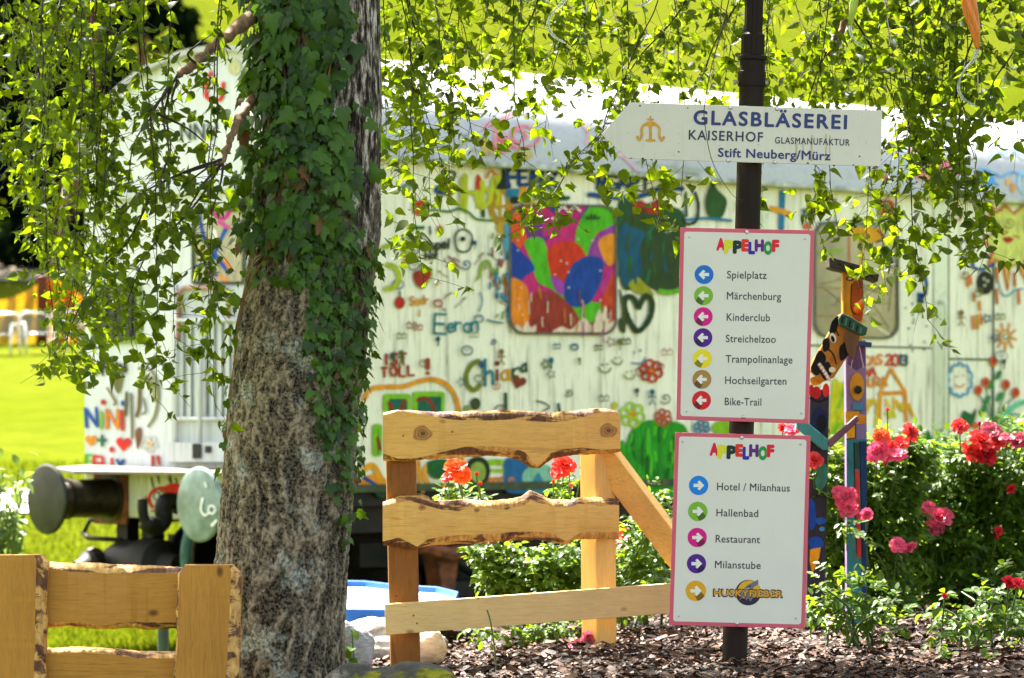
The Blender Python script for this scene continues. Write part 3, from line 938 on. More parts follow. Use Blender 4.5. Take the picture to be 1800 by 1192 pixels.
S('painted_blob', lambda D: D.poly([(725, 358), (738, 352), (755, 356), (748, 368), (740, 378), (728, 374)], RD, True))
S('painted_squiggle', lambda D: (D.stroke([(746, 376), (760, 369), (790, 372), (806, 367), (825, 374), (838, 385), (865, 388)], 4, GR), D.stroke([(720, 401), (745, 400)], 6, GR), D.stroke([(756, 398), (757, 412)], 3, BK), D.stroke([(849, 365), (850, 380)], 7, DG)))
def d(D):
    D.stroke([(872, 342), (890, 338), (896, 360), (888, 384), (872, 386), (864, 364)], 10, '#a88a14', closed=True)
    D.stroke([(880, 340), (880, 386)], 5, '#b8962a'); D.stroke([(866, 364), (894, 362)], 5, '#b8962a')
    D.stroke([(884, 390), (878, 402), (892, 414)], 9, '#c4a22a')
S('painted_wheel', d)
S('painted_hat', lambda D: (D.poly([(840, 306), (852, 328), (846, 334), (836, 332)], RD, True), D.poly([(884, 296), (892, 310), (898, 330), (872, 332), (880, 316)], BK, True), D.stroke([(856, 312), (864, 300), (874, 308)], 4, OR)))
S('painted_lettering', lambda D: D.kid('FEMIX', 893, 326, 27, '#174a86', 6.5, .72, .02))
S('painted_lettering', lambda D: D.kid('MGART', 1050, 333, 23, '#174a70', 5, .84, .01))
def d(D):
    D.poly([(890, 334), (912, 332), (914, 346), (893, 348)], '#2a7f9a', True)
    D.stroke([(1036, 342), (1070, 346), (1110, 348), (1140, 340), (1165, 330), (1200, 332)], 9, BL)
S('painted_brushstroke', d)
S('painted_strokes', lambda D: (D.stroke([(960, 325), (975, 338), (990, 345)], 6, GR), D.stroke([(940, 345), (965, 350), (1000, 348)], 7, DG), D.poly([(915, 330), (925, 328), (926, 352), (912, 354)], '#d59a1e', True), D.ell(905, 352, 9, 7, BK), D.stroke([(948, 325), (946, 342)], 4, TE), D.ell(905, 372, 12, 10, '#d87a2a'), D.ell(915, 368, 5, 8, BK), D.ell(930, 356, 12, 6, '#c9a22a')))
def d(D):
    D.poly([(1086, 362), (1110, 352), (1150, 360), (1200, 372), (1205, 430), (1200, 500), (1170, 516), (1130, 500), (1100, 510), (1088, 470)], '#2f5a34', True)
    D.poly([(1090, 400), (1130, 398), (1134, 470), (1110, 500), (1092, 490)], '#1c5f78', True)
    D.poly([(1130, 420), (1200, 410), (1205, 500), (1160, 512), (1134, 490)], '#38502a', True)
    D.ell(1150, 392, 50, 16, '#3b5522', .1); D.poly([(1105, 500), (1120, 488), (1135, 500), (1150, 520), (1120, 515)], '#9a9a22', True)
    for _ in range(18):
        x, y = R.uniform(1090, 1190), R.uniform(370, 490); D.stroke([(x, y), (x + R.uniform(-9, 9), y + R.uniform(10, 30))], 5, R.choice(['#2a6a3a', '#1f5a6a', '#3c5a24', '#2c7050']))
    D.stroke([(1160, 512), (1180, 514), (1205, 506)], 9, '#6fae1e')
S('painted_bush', d)
S('painted_apple', lambda D: (D.poly([(1112, 365), (1125, 352), (1140, 358), (1158, 350), (1166, 368), (1158, 388), (1120, 388)], '#a8361e', True), D.poly([(1116, 372), (1135, 366), (1140, 388), (1120, 390)], '#6e3422', True)))
S('painted_heart_outline', lambda D: D.stroke([(1123, 540), (1113, 524), (1100, 524), (1100, 548), (1120, 582), (1142, 560), (1146, 530), (1135, 520), (1125, 536)], 10, '#2f4a22', closed=True))
S('painted_leaf_mark', lambda D: (D.poly([(1088, 562), (1100, 560), (1099, 585), (1090, 580)], '#46521e', True), D.stroke([(1090, 510), (1096, 545), (1094, 565)], 4, '#5a5a2a')))
S('painted_drop', lambda D: D.poly([(1252, 322), (1262, 334), (1278, 352), (1272, 378), (1258, 386), (1244, 376), (1241, 350)], '#38602e', True))
S('painted_curve', lambda D: (D.stroke([(1222, 338), (1228, 360), (1224, 388), (1208, 394), (1200, 385)], 5, BK), D.stroke([(1205, 387), (1240, 384), (1286, 388)], 5, '#2a7fa0'), D.stroke([(1206, 340), (1207, 380)], 5, DG)))
def d(D):
    D.stroke([(1376, 338), (1374, 402)], 9, '#2a7fa8'); D.stroke([(1346, 364), (1370, 370), (1388, 376)], 9, '#dba01e')
    D.kid('Dai', 1402, 402, 14, '#c8622a', 3.5, .8); D.stroke([(1440, 350), (1428, 392)], 4, '#6e4a22'); D.stroke([(1434, 350), (1470, 352)], 4, '#6e4a22')
S('painted_cross', d)
def d(D):
    D.kid('Appel', 745, 438, 17, '#38441f', 4, .62, -.03); D.kid('haf', 748, 456, 14, '#38441f', 3.4, .6, -.08)
S('painted_lettering', d)
S('painted_flower', lambda D: (D.stroke([(800, 415), (806, 406), (815, 403), (824, 407), (830, 416), (829, 430), (823, 441), (812, 443), (803, 437), (800, 425)], 3.4, '#2f4a22', closed=True), D.ell(814, 420, 4.5, 4.5, BK)))
S('painted_strawberry', lambda D: (D.poly([(727, 480), (740, 474), (756, 470), (758, 484), (748, 500), (742, 508), (730, 496)], '#a03e1e', True), D.stroke([(757, 470), (759, 486), (746, 506)], 2.5, LM), D.stroke([(739, 465), (740, 475)], 2.5, GR)))
S('painted_cherry', lambda D: (D.ell(703, 532, 9, 11, '#b8381e'), D.stroke([(703, 512), (703, 522)], 3, GR), D.ell(774, 404, 6, 8, '#d8543a'), D.ell(714, 458, 4.5, 6, '#c89a1e')))
S('painted_ring', lambda D: (D.stroke([(680, 465), (695, 470), (702, 488), (694, 504), (678, 508)], 9, '#a8b42a'), D.stroke([(672, 436), (690, 430), (705, 432), (716, 444)], 9, '#a8b42a'), D.stroke([(842, 488), (848, 465), (858, 460), (866, 478)], 6, '#94a82c')))
S('painted_lettering', lambda D: (D.kid('Sedr', 720, 536, 15, '#c8962a', 3.2, .62, -.04), D.ell(769, 499, 3, 3, '#c8962a'), D.stroke([(738, 545), (737, 556)], 3, '#c8962a')))
S('painted_lettering', lambda D: (D.kid('E', 763, 584, 36, '#2c7f86', 4.4), D.kid('eron', 786, 583, 26, '#2c7f86', 4, .56, -.01)))
S('painted_lettering', lambda D: D.kid('IST', 678, 641, 19, '#a8481e', 4.6, .85))
S('painted_lettering', lambda D: (D.kid('TOLL', 671, 662, 17, '#a8481e', 4.6, .92, -.03), D.stroke([(752, 632), (752, 648)], 8, '#a8481e'), D.ell(752, 656, 3.4, 3.4, '#a8481e')))
def d(D):
    D.stroke([(842, 634), (830, 640), (820, 658), (822, 676), (834, 686), (844, 676)], 8.5, OL)
    D.stroke([(853, 632), (853, 678)], 6, '#2a7f86'); D.stroke([(853, 660), (862, 652), (866, 660), (867, 676)], 5, '#2a7f86')
    D.stroke([(874, 650), (874, 669)], 5, BR); D.ell(874, 639, 4.5, 4.5, BR)
    D.stroke([(884, 655), (892, 651), (894, 664), (886, 668), (882, 662)], 4.5, MU, closed=True); D.stroke([(895, 650), (896, 668)], 4.5, MU)
    D.stroke([(902, 648), (902, 664)], 4, DG); D.stroke([(902, 654), (909, 647), (913, 648)], 4, DG)
    D.stroke([(918, 644), (924, 640), (924, 652), (917, 652)], 4, DG, closed=True); D.stroke([(924, 638), (926, 653)], 4, DG)
S('painted_lettering', d)
S('painted_heart', lambda D: D.heart(912, 671, 13, BR, .35))
def smile(x, y, r, m): return lambda D: (D.dots([(x - r * .4, y - r * .6), (x + r * .4, y - r * .7)], 1.8, m), D.stroke([(x - r, y - r * .2), (x - r * .4, y + r * .5), (x + r * .5, y + r * .6), (x + r, y - r * .1)], 2.6, m))
S('painted_smile', smile(1063, 648, 11, '#7c8430')); S('painted_smile', smile(1085, 635, 9, OL)); S('painted_smile', smile(1106, 660, 10, '#9aa04a'))
S('painted_smile', lambda D: (D.dots([(1115, 620), (1126, 616)], 2, '#2a7fa0'), D.stroke([(1111, 638), (1124, 639), (1132, 636), (1134, 629)], 3, '#2a7fa0')))
S('painted_flower', lambda D: D.flower(1145, 652, 20, '#b8401e', '#d8901e', 4.6))
# the yellow bus with lime windows
def d(D):
    D.stroke([(640, 702), (652, 684), (680, 680), (710, 679), (738, 670), (762, 667), (785, 676), (800, 696), (808, 730), (812, 800), (806, 850)], 8.5, '#d89a22')
    for (x0, y0, x1, y1) in ((674, 692, 722, 724), (725, 688, 782, 726), (655, 745, 672, 802)):
        D.poly(rrect(x0, y0, x1, y1, 6), '#88bc22'); D.poly(rrect(x0 + 9, y0 + 9, x1 - 6, y1, 4), '#1f6a58')
    D.stroke([(684, 708), (692, 726)], 7, BR); D.stroke([(712, 704), (702, 726)], 7, BR); D.stroke([(734, 704), (748, 700), (760, 712), (764, 728)], 7, BR)
    D.stroke([(664, 770), (668, 790)], 7, BR); D.stroke([(640, 826), (655, 818), (670, 840), (690, 862)], 10, '#dba01e'); D.ell(655, 848, 22, 14, '#d8901e'); D.stroke([(640, 840), (660, 852)], 7, BL)
    D.ell(840, 828, 22, 26, '#2c3c20'); D.ell(840, 830, 14, 18, '#9aac58'); D.stroke([(735, 812), (738, 840), (744, 864)], 8, '#d89a22'); D.stroke([(752, 815), (746, 835), (760, 860)], 7, '#dba01e')
    D.poly([(752, 812), (785, 808), (790, 836), (768, 842), (754, 832)], '#1f6a34', True); D.ell(672, 866, 12, 9, '#2a4a2a')
S('painted_bus', d)
S('painted_meadow', lambda D: (D.stroke([(845, 818), (868, 812), (890, 814)], 10, LM), D.stroke([(850, 826), (888, 828)], 6, LM), D.kid('ennie', 858, 850, 17, '#c8802a', 3.6, .62), D.poly([(890, 806), (930, 806), (938, 840), (935, 864), (890, 864), (886, 830)], '#2a6f9c', True), D.poly([(920, 830), (955, 815), (985, 840), (985, 864), (930, 864)], '#8abaa0', True), D.poly([(938, 842), (948, 832), (960, 864), (934, 864)], '#4a8aa0', True)))
S('painted_blob', lambda D: (D.ell(836, 710, 9, 11, '#4a5638'), D.ell(822, 718, 7, 6, '#8a9a6a'), D.stroke([(889, 692), (890, 722)], 5.5, DG), D.stroke([(943, 705), (956, 708), (966, 716), (955, 722)], 2.6, BK), D.stroke([(982, 710), (984, 724)], 5, DG), D.ell(1081, 713, 5, 7, '#c9c02a')))
def d(D):
    D.poly([(1085, 864), (1088, 790), (1100, 782), (1108, 760), (1130, 742), (1150, 738), (1166, 745), (1180, 740), (1210, 760), (1215, 864)], '#2c9a22', True)
    for _ in range(40):
        x, y = R.uniform(1092, 1200), R.uniform(750, 830); D.stroke([(x, y), (x + R.uniform(-4, 4), y + R.uniform(12, 34))], 5, R.choice(['#3fae22', '#1f7a1e', '#58b82a', '#268a2a', '#1c6a1c']))
    D.stroke([(1086, 800), (1094, 776), (1098, 800)], 6, '#3aa022')
S('painted_bush', d)
S('painted_flower', lambda D: D.flower(1112, 729, 22, '#a4c42a', '#d8901e', 4)); S('painted_flower', lambda D: D.flower(1166, 734, 15, '#b8502a', '#c8781e', 3.6))
S('painted_flower', lambda D: D.flower(1234, 752, 14, '#2a7fa0', '#c8901e', 3.6)); S('painted_blob', lambda D: D.ell(1274, 752, 22, 14, '#8ab81e'))
# right of the signs
S('painted_lettering', lambda D: (D.kid('CAS', 1518, 642, 16, '#d88a2a', 3.8, .72, -.04), D.kid('NA', 1520, 661, 14, '#c8502a', 3.6, .72), D.kid('AURA', 1516, 680, 15, '#d8902a', 3.8, .72, -.06)))
S('painted_date', lambda D: D.kid('2013', 1557, 642, 18, ['#c8502a', '#c8502a', '#1f6a7a', '#1f5a5a'], 4.2, .62, -.02))
def d(D):
    D.stroke([(1548, 690), (1566, 648)], 5, '#d8981e'); D.stroke([(1566, 648), (1591, 688)], 5, '#d8981e'); D.stroke([(1546, 692), (1592, 690)], 7, '#d8901e'); D.stroke([(1548, 692), (1546, 740)], 6, '#d8981e'); D.stroke([(1591, 692), (1594, 740)], 7, '#d8901e')
    for _ in range(16):
        x, y = R.uniform(1522, 1600), R.uniform(695, 735); D.stroke([(x, y), (x + R.uniform(-10, 10), y + R.uniform(8, 24))], 5, R.choice(['#d8c22a', '#cfc840', '#d8b02a']))
S('painted_house', d)
def d(D):
    D.poly([(1462, 680), (1478, 672), (1500, 680), (1500, 800), (1460, 850)], '#c8c41e', True)
    for _ in range(14):
        x, y = R.uniform(1462, 1492), R.uniform(690, 780); D.stroke([(x, y), (x + 10, y - 22)], 6, R.choice(['#8ab82a', '#d8c81e', '#6fae2a']))
S('painted_splash', d)
def d(D):
    c = []
    for k in range(10):
        a0 = k * 36
        for j in range(4):
            a = math.radians(a0 + j * 9); r = 1 + .16 * math.sin(math.pi * j / 4); c.append((1688 + 19 * r * math.cos(a), 668 + 26 * r * math.sin(a)))
    D.stroke(c, 3.6, '#4a9ac0', closed=True); D.dots([(1682, 662), (1694, 660)], 1.8, '#c8862a'); D.stroke([(1680, 676), (1688, 681), (1696, 675)], 2.2, '#d8862a')
S('painted_cloud', d)
def d(D):
    for (x, y), r in zip(((1720, 686), (1733, 672), (1747, 635), (1769, 676), (1786, 690)), (8, 8, 8, 8, 8)):
        D.stroke([(x, y + 6), (1747 + (x - 1747) * .5, 715), (1748, 748)], 2.2, '#3f7a4a')
        D.ell(x, y, 7, 9, '#c86a2a'); D.ell(x, y, 3.6, 5, '#b83a2a')
    for x, y in ((1755, 660), (1742, 676), (1757, 698), (1735, 704), (1730, 720)): D.poly([(x - 5, y + 8), (x - 2, y - 6), (x + 6, y - 8), (x + 3, y + 4)], '#3c8a4a', True)
S('painted_flowers', d)
S('painted_rainbow', lambda D: (D.stroke(arc(1810, 790, 60, 84, 180, 270), 9, '#6fc09c'), D.stroke(arc(1812, 790, 40, 60, 180, 270), 7, '#8ac8a8'), D.stroke(arc(1785, 740, 14, 12, 0, 300), 3, '#5a8a6a')))
S('painted_grass', lambda D: (D.poly([(1644, 770), (1650, 735), (1656, 728), (1662, 775)], '#2a8a34', True), D.poly([(1690, 745), (1694, 722), (1708, 728), (1716, 718), (1712, 745), (1698, 752)], '#2a6a34', True), D.poly([(1626, 775), (1632, 756), (1640, 778)], '#2a7a34', True), D.ell(1716, 748, 7, 6, '#c86a3a')))
def sun_rays(D, x, y, r0, r1, m, n, w):
    for k in range(n):
        a = 2 * math.pi * k / n + .2; D.stroke([(x + r0 * math.cos(a), y + r0 * math.sin(a)), (x + r1 * math.cos(a), y + r1 * 1.25 * math.sin(a))], w, m)
S('painted_sun', lambda D: (D.stroke(arc(1768, 592, 9, 11, 0, 360, 10), 3.4, '#d8a02a', closed=True), sun_rays(D, 1768, 592, 11, 20, '#d8901e', 9, 3.2), D.stroke(arc(1768, 592, 4, 5, 0, 300), 2, '#7a7a4a')))
S('painted_eye', lambda D: (D.ell(1732, 497, 15, 21, '#2c2e1c'), D.dots([(1730, 490), (1736, 494), (1731, 502)], 2.6, '#b8baa4'), D.stroke([(1711, 456), (1712, 470), (1728, 473), (1748, 464)], 5, BL)))
S('painted_curl', lambda D: D.stroke([(1686, 466), (1692, 450), (1688, 430), (1700, 422), (1712, 434), (1704, 452), (1690, 452)], 3.4, BK))
def d(D):
    st = [(1738, 358), (1752, 374), (1768, 362), (1782, 376), (1806, 358), (1802, 400), (1812, 440), (1800, 462), (1806, 500), (1790, 462), (1774, 470), (1772, 510), (1764, 464), (1748, 455), (1738, 468), (1746, 440), (1728, 420), (1748, 410)]
    D.poly(st, '#cdd07a'); D.stroke(st, 5.5, '#c8762e', smooth=False, closed=True)
    D.stroke([(1762, 412), (1772, 408)], 3, '#b8662e'); D.stroke([(1782, 414), (1792, 418)], 3, '#b8662e'); D.poly([(1762, 420), (1772, 416), (1782, 420), (1772, 428)], '#a8382a', True)
S('painted_sun', d)
S('painted_dashes', lambda D: [D.stroke([(x, y), (x + 1, y + l)], 4.5, m) for x, y, l, m in ((1700, 490, 14, '#d88a2a'), (1706, 484, 16, '#d88a2a'), (1712, 515, 14, '#d8982a'), (1722, 530, 16, '#d8902a'), (1711, 556, 22, '#d88a1e'), (1718, 554, 24, '#c8982a'), (1724, 552, 18, '#d88a2a'), (1753, 470, 26, '#c8722a'), (1752, 508, 26, '#c8722a'), (1784, 480, 22, '#c8722a'), (1791, 508, 26, '#c8722a'))] and D.stroke([(1754, 490), (1762, 516), (1772, 520), (1786, 510), (1798, 508)], 2.6, '#5a9ab0'))
S('painted_face', lambda D: (D.poly([(1546, 356), (1556, 351), (1570, 354), (1571, 368), (1566, 382), (1549, 384)], '#b8562a', True), D.dots([(1553, 364), (1563, 363)], 2, '#6a2a1a'), D.ell(1558, 373, 4, 3, '#7a2a1a')))
S('painted_specks', lambda D: D.dots([(R.uniform(1590, 1630), R.uniform(530, 620)) for _ in range(14)], 2, '#4a7a8a'))
def d(D):
    for _ in range(9):
        x, y = R.uniform(760, 880), R.uniform(440, 560); D.stroke([(x, y), (x + R.uniform(-18, 18), y + R.uniform(-8, 8)), (x + R.uniform(-18, 18), y + R.uniform(5, 16))], 1.6, R.choice(['#8a7040', '#7a7a50', '#9a8050']))
    for _ in range(8):
        x, y = R.uniform(780, 808), R.uniform(448, 470); D.stroke([(x, y), (x + R.uniform(-10, 10), y + R.uniform(3, 9))], 3, '#8a5a30')
S('painted_scribble', d)
def d(D):
    for _ in range(46):
        x, y = R.uniform(862, 896), R.uniform(410, 560); D.stroke([(x, y), (x + R.uniform(-4, 4), y + R.uniform(4, 16))], 3.4, R.choice(['#2a7fa0', '#a8482a', '#3a8a9a', '#7a9a2a', '#2a6a8a']))
    D.stroke([(892, 395), (890, 440)], 8, '#5a9ab0'); D.stroke([(842, 548), (848, 530), (844, 514)], 2.6, '#4a8a9a'); D.stroke([(856, 562), (870, 566), (884, 568)], 3.4, '#4a8a8a')
S('painted_scribble', d)
def d(D):
    cols = ['#3a4a2a', '#7c7a3a', '#2a6f7c', '#a8502a', '#5a6a2a', '#2f5a7a', '#8a6a2a', '#4a5a4a']
    for (x, y) in ((706, 590), (735, 575), (868, 600), (850, 470), (700, 500), (842, 560), (1100, 600), (1120, 690), (1170, 700), (1062, 700), (1010, 610), (960, 640), (1000, 690), (1605, 470), (1608, 400), (1682, 380), (1716, 400), (1690, 560), (1735, 560), (1665, 600), (880, 720), (770, 600), (1052, 610), (715, 330), (1300, 360), (1415, 380), *[(R.uniform(685, 890), R.uniform(410, 690)) for _ in range(16)], *[(R.uniform(960, 1185), R.uniform(600, 735)) for _ in range(10)], *[(R.uniform(1670, 1790), R.uniform(380, 640)) for _ in range(8)]):
        c = R.choice(cols); k = R.randrange(6); r = R.uniform(6, 11); w = R.uniform(1.6, 3)
        if k == 0: D.stroke([(x + r * .09 * j * math.cos(j * .8), y + r * .09 * j * math.sin(j * .8)) for j in range(12)], w, c)
        elif k == 1: D.stroke([(x + r * (1 if j % 2 else .45) * math.cos(j * .628), y + r * (1 if j % 2 else .45) * math.sin(j * .628)) for j in range(10)], w, c, smooth=False, closed=True)
        elif k == 2: D.ell(x, y - r, r * .45, r * .5, c); D.stroke([(x, y - r * .5), (x, y + r * .5)], w, c); D.stroke([(x - r * .6, y - r * .1), (x, y - r * .3), (x + r * .6, y - r * .1)], w, c); D.stroke([(x - r * .5, y + r * 1.2), (x, y + r * .5), (x + r * .5, y + r * 1.2)], w, c, smooth=False)
        elif k == 3: D.stroke([(x - r, y), (x - r * .5, y - r * .6), (x, y), (x + r * .5, y - r * .6), (x + r, y)], w, c); D.stroke([(x - r, y + 5), (x + r, y + 4)], w, c)
        elif k == 4: D.stroke(arc(x, y, r, r * .8, 0, 360, 10), w, c, closed=True); D.dots([(x - r * .3, y - 2), (x + r * .3, y - 2)], 1.4, c)
        else: D.stroke([(x, y + r), (x + 1, y)], w, '#4a6a2a'); D.ell(x, y - r * .5, r * .5, r * .6, c)
S('painted_doodle', d)
# roof paintings
RF = lambda name, draw: motif(name, roof, on_roof, draw, .003)
RF('painted_loops', lambda D: (D.stroke([(850, 225), (862, 216), (870, 225), (872, 252), (890, 266), (900, 250), (880, 232), (880, 212), (900, 200)], 6, '#d89aa0'), D.ell(882, 252, 16, 18, '#d07a80'), D.stroke([(900, 236), (912, 228), (925, 240), (908, 250), (900, 230), (925, 222), (948, 240), (930, 258), (898, 258)], 5, '#d88a94')))
RF('painted_blob', lambda D: (D.poly([(846, 244), (858, 244), (868, 268), (852, 274)], '#c8b060', True), D.ell(920, 272, 18, 10, '#c0b478'), D.stroke([(832, 262), (850, 268), (880, 272)], 5, '#b0a89a'), D.stroke([(765, 250), (790, 262), (810, 255), (822, 236)], 6, '#a8a8a4')))
RF('painted_loops', lambda D: (D.stroke([(1020, 215), (1034, 232), (1030, 252)], 5, '#dcb0b4'), D.stroke([(1085, 270), (1100, 280), (1120, 300)], 5, '#d8b0c0')))
RF('painted_fish', lambda D: (D.poly([(1610, 310), (1630, 290), (1665, 282), (1695, 300), (1660, 316), (1630, 318)], '#e08a92', True), D.stroke([(1615, 285), (1600, 262)], 6, '#e0a0a4'), D.stroke([(1535, 309), (1562, 312)], 7, '#d8606a')))
RF('painted_cloud', lambda D: (D.stroke([(1740, 275), (1752, 264), (1766, 270), (1780, 262), (1790, 272), (1806, 268)], 4, '#8ab8d8'), D.stroke([(1722, 296), (1744, 302), (1760, 310), (1780, 302), (1800, 310)], 4, '#7ab0d8'), D.poly([(1722, 305), (1736, 300), (1750, 318), (1738, 328), (1724, 322)], '#5aa0d8', True), D.stroke([(1745, 320), (1756, 326)], 3, '#5aa0d8'), D.ell(1772, 320, 4, 6, '#e0b050'), D.ell(1781, 330, 4, 9, '#e0a050'), D.stroke(arc(1805, 320, 14, 22, 90, 270), 4, '#a8cfe0')))
RF('painted_sprig', lambda D: (D.stroke([(1120, 285), (1180, 292), (1260, 300)], 4, '#b0b8b0'), D.stroke([(1180, 300), (1230, 306)], 4, '#a0a898')))

# ---------------- the end wall
EN = lambda name, draw, base=None: motif(name, end, on_end, draw, base)
EN('painted_lettering', lambda D: (D.kid('A', 168, 660, 18, BK, 4), D.kid('R', 180, 654, 18, BK, 4), D.kid('I', 193, 650, 17, BK, 4), D.kid('A', 199, 652, 17, BK, 4), D.kid('N', 212, 654, 16, BK, 4)))
EN('painted_lettering', lambda D: (D.kid('N', 152, 753, 32, '#1c62a8', 5.5), D.stroke([(178, 724), (178, 753)], 5.5, '#8ab82a'), D.ell(181, 707, 4.5, 5, RD), D.kid('N', 188, 755, 33, '#d88a2a', 5.5), D.stroke([(214, 722), (215, 756)], 5.5, RD), D.ell(216, 709, 4, 5.5, '#1c62a8')))
EN('painted_heart', lambda D: D.heart(160, 774, 10.5, '#dc9a28')); EN('painted_heart', lambda D: D.heart(217, 780, 13.5, '#d03a26', .05))
EN('painted_cross', lambda D: (D.stroke([(172, 774), (186, 774)], 5, '#2a7a5a'), D.stroke([(179, 766), (179, 784)], 5, '#2a7a5a'), D.ell(196, 790, 4, 5, RD)))
EN('painted_lettering', lambda D: (D.kid('F', 150, 822, 22, '#7ab82a', 5), D.kid('E', 163, 826, 23, RD, 5), D.kid('L', 180, 826, 22, RD, 5), D.stroke([(196, 806), (196, 826)], 5, RD), D.ell(196, 792, 4, 4, RD), D.kid('X', 204, 827, 20, BL, 5)))
def d(D):
    D.stroke([(243, 648), (258, 646), (272, 662), (278, 690), (272, 730), (260, 750)], 4.5, '#8a8a5a'); D.stroke([(246, 668), (256, 662), (270, 684), (272, 704)], 9, '#9a9a70')
    D.stroke([(245, 672), (244, 712), (240, 732)], 6, '#7a6a44'); D.stroke([(222, 690), (220, 730)], 5, '#6a6a3a'); D.stroke([(230, 692), (232, 770)], 4, '#7a7a50'); D.poly([(196, 660), (206, 652), (216, 655), (214, 672), (208, 692), (200, 680)], '#7f7d4e', True)
    D.poly([(238, 758), (247, 752), (247, 772), (241, 790)], '#8a5a34', True); D.stroke([(252, 700), (256, 722), (250, 728)], 3, '#6a6a4a'); D.stroke([(188, 682), (202, 705), (200, 712)], 4, '#8a7a50')
EN('painted_figure', d)
EN('painted_flower', lambda D: D.flower(262, 780, 15, '#c2c2b4', '#d8a02a', 2.4, 5))
EN('painted_strokes', lambda D: (D.stroke([(268, 802), (268, 818)], 5, RD), D.stroke([(277, 802), (279, 816)], 5, RD), D.stroke([(270, 560), (276, 590)], 5, '#c89a8a'), D.stroke([(282, 565), (270, 580)], 4, '#c8a08a')))
EN('painted_cup', lambda D: (D.stroke([(363, 140), (362, 168), (372, 175), (388, 173), (392, 146)], 7, '#d8442a'), D.stroke([(375, 146), (376, 158)], 3, '#b09a5a'), D.ell(412, 118, 12, 14, '#c8c8a0'), D.poly([(364, 134), (370, 122), (376, 134)], '#d8442a')))
EN('painted_lettering', lambda D: (D.kid('NNY', 318, 246, 28, '#4a5a3c', 3.6, .85, -.03),))
# small side window with bright green frame
w3 = rrect(160, 497, 246, 604, 5)
ew = ring(on_end, w3, shrink(w3, 6), .001, .02).build('end_window', simple('green_frame', lin('#88a818'), lin('#5f8018'), 8), wagon)
t = NT('dark_glass'); f = t.noise(t.coord(), 3, 4); t.col(t.ramp(f, [(.4, (.006, .010, .006)), (.6, (.022, .035, .015))])); m_dglass = t.done(.35, 0, .25)
D = Decal(on_end, .008); D.poly(shrink(w3, 5), m_dglass); D.build('glass_pane', ew)
mb = MB()
for k in range(5): mb.tube([on_end(172 + k * 15, 502, .012), on_end(172 + k * 15, 600, .012)], .006, 6)
mb.build('window_bar', m_iron, ew)
# second dark pane above
# gangway door panel in the end
m_endg = wall_mat('end_door_paint', lin('#c4cacc'), lin('#565c4c'), .6)
mb = MB()
def quad_end(mb, x0, y0, x1, y1, o0, o1):
    vs = [on_end(x, y, o) for o in (o0, o1) for x, y in ((x0, y0), (x1, y0), (x1, y1), (x0, y1))]
    mb.add(vs, [(4, 5, 6, 7), (0, 4, 7, 3), (1, 2, 6, 5), (0, 1, 5, 4), (3, 7, 6, 2)])
quad_end(mb, 302, 505, 452, 782, 0, .03)
for k in range(9): quad_end(mb, 316 + k * 13.5, 565, 322 + k * 13.5, 735, .03, .05)
edoor = mb.build('end_door', m_endg, wagon)
mb = MB()
mb.tube([on_end(300, 563, .07), on_end(450, 563, .07)], .013, 8); mb.tube([on_end(300, 736, .07), on_end(450, 736, .07)], .013, 8)
mb.tube([on_end(310, 500, .06), on_end(310, 790, .06)], .016, 8); mb.tube([on_end(352, 563, .08), on_end(352, 780, .08)], .016, 8)
mb.build('door_bar', m_endg, edoor, smooth=True)
mb = MB(); mb.tube([on_end(314, 600, .06), on_end(314, 515, .06), on_end(322, 506, .06), on_end(392, 506, .06), on_end(401, 516, .06), on_end(402, 560, .06)], .016, 8)
mb.build('door_rail', simple('worn_red', lin('#c08a80'), lin('#7a6a4a'), 12), edoor, smooth=True)
mb = MB(); quad_end(mb, 296, 778, 455, 812, 0, .10); mb.build('threshold', m_endg, edoor)
mb = MB(); quad_end(mb, 338, 780, 352, 806, .10, .115); quad_end(mb, 360, 784, 370, 796, .10, .112); mb.build('latch', m_iron, edoor)
pn = rrect(336, 366, 430, 500, 5)
pw = ring(on_end, pn, shrink(pn, 5), .001, .02).build('end_door_window', m_seam, wagon)
D = Decal(on_end, .008); D.poly(shrink(pn, 4), '#b9b39a')
for pts, m in (([(350, 380), (360, 420), (380, 450), (402, 480)], '#1f5aa8'), ([(398, 400), (384, 430), (366, 470)], '#1f5aa8'), ([(370, 372), (392, 384), (404, 372)], '#c83a94'), ([(384, 390), (402, 400)], '#d05aa0'), ([(360, 390), (374, 384)], '#d8d8d0'), ([(395, 455), (405, 475)], '#d8904a'), ([(352, 440), (362, 452)], '#d8904a'), ([(372, 480), (400, 492)], '#d8a060'), ([(344, 470), (366, 466), (380, 484)], '#2a62b0'), ([(376, 405), (380, 425)], '#e0e0d4')):
    D.stroke(pts, 8, m)
D.build('painted_pane', pw)
mb = MB(); vs = []
mb.box(W(-.03, WW / 2, ZE - .15), (.05, WW - .3, .05), 0, AX); mb.build('end_ledge', m_endg, wagon)

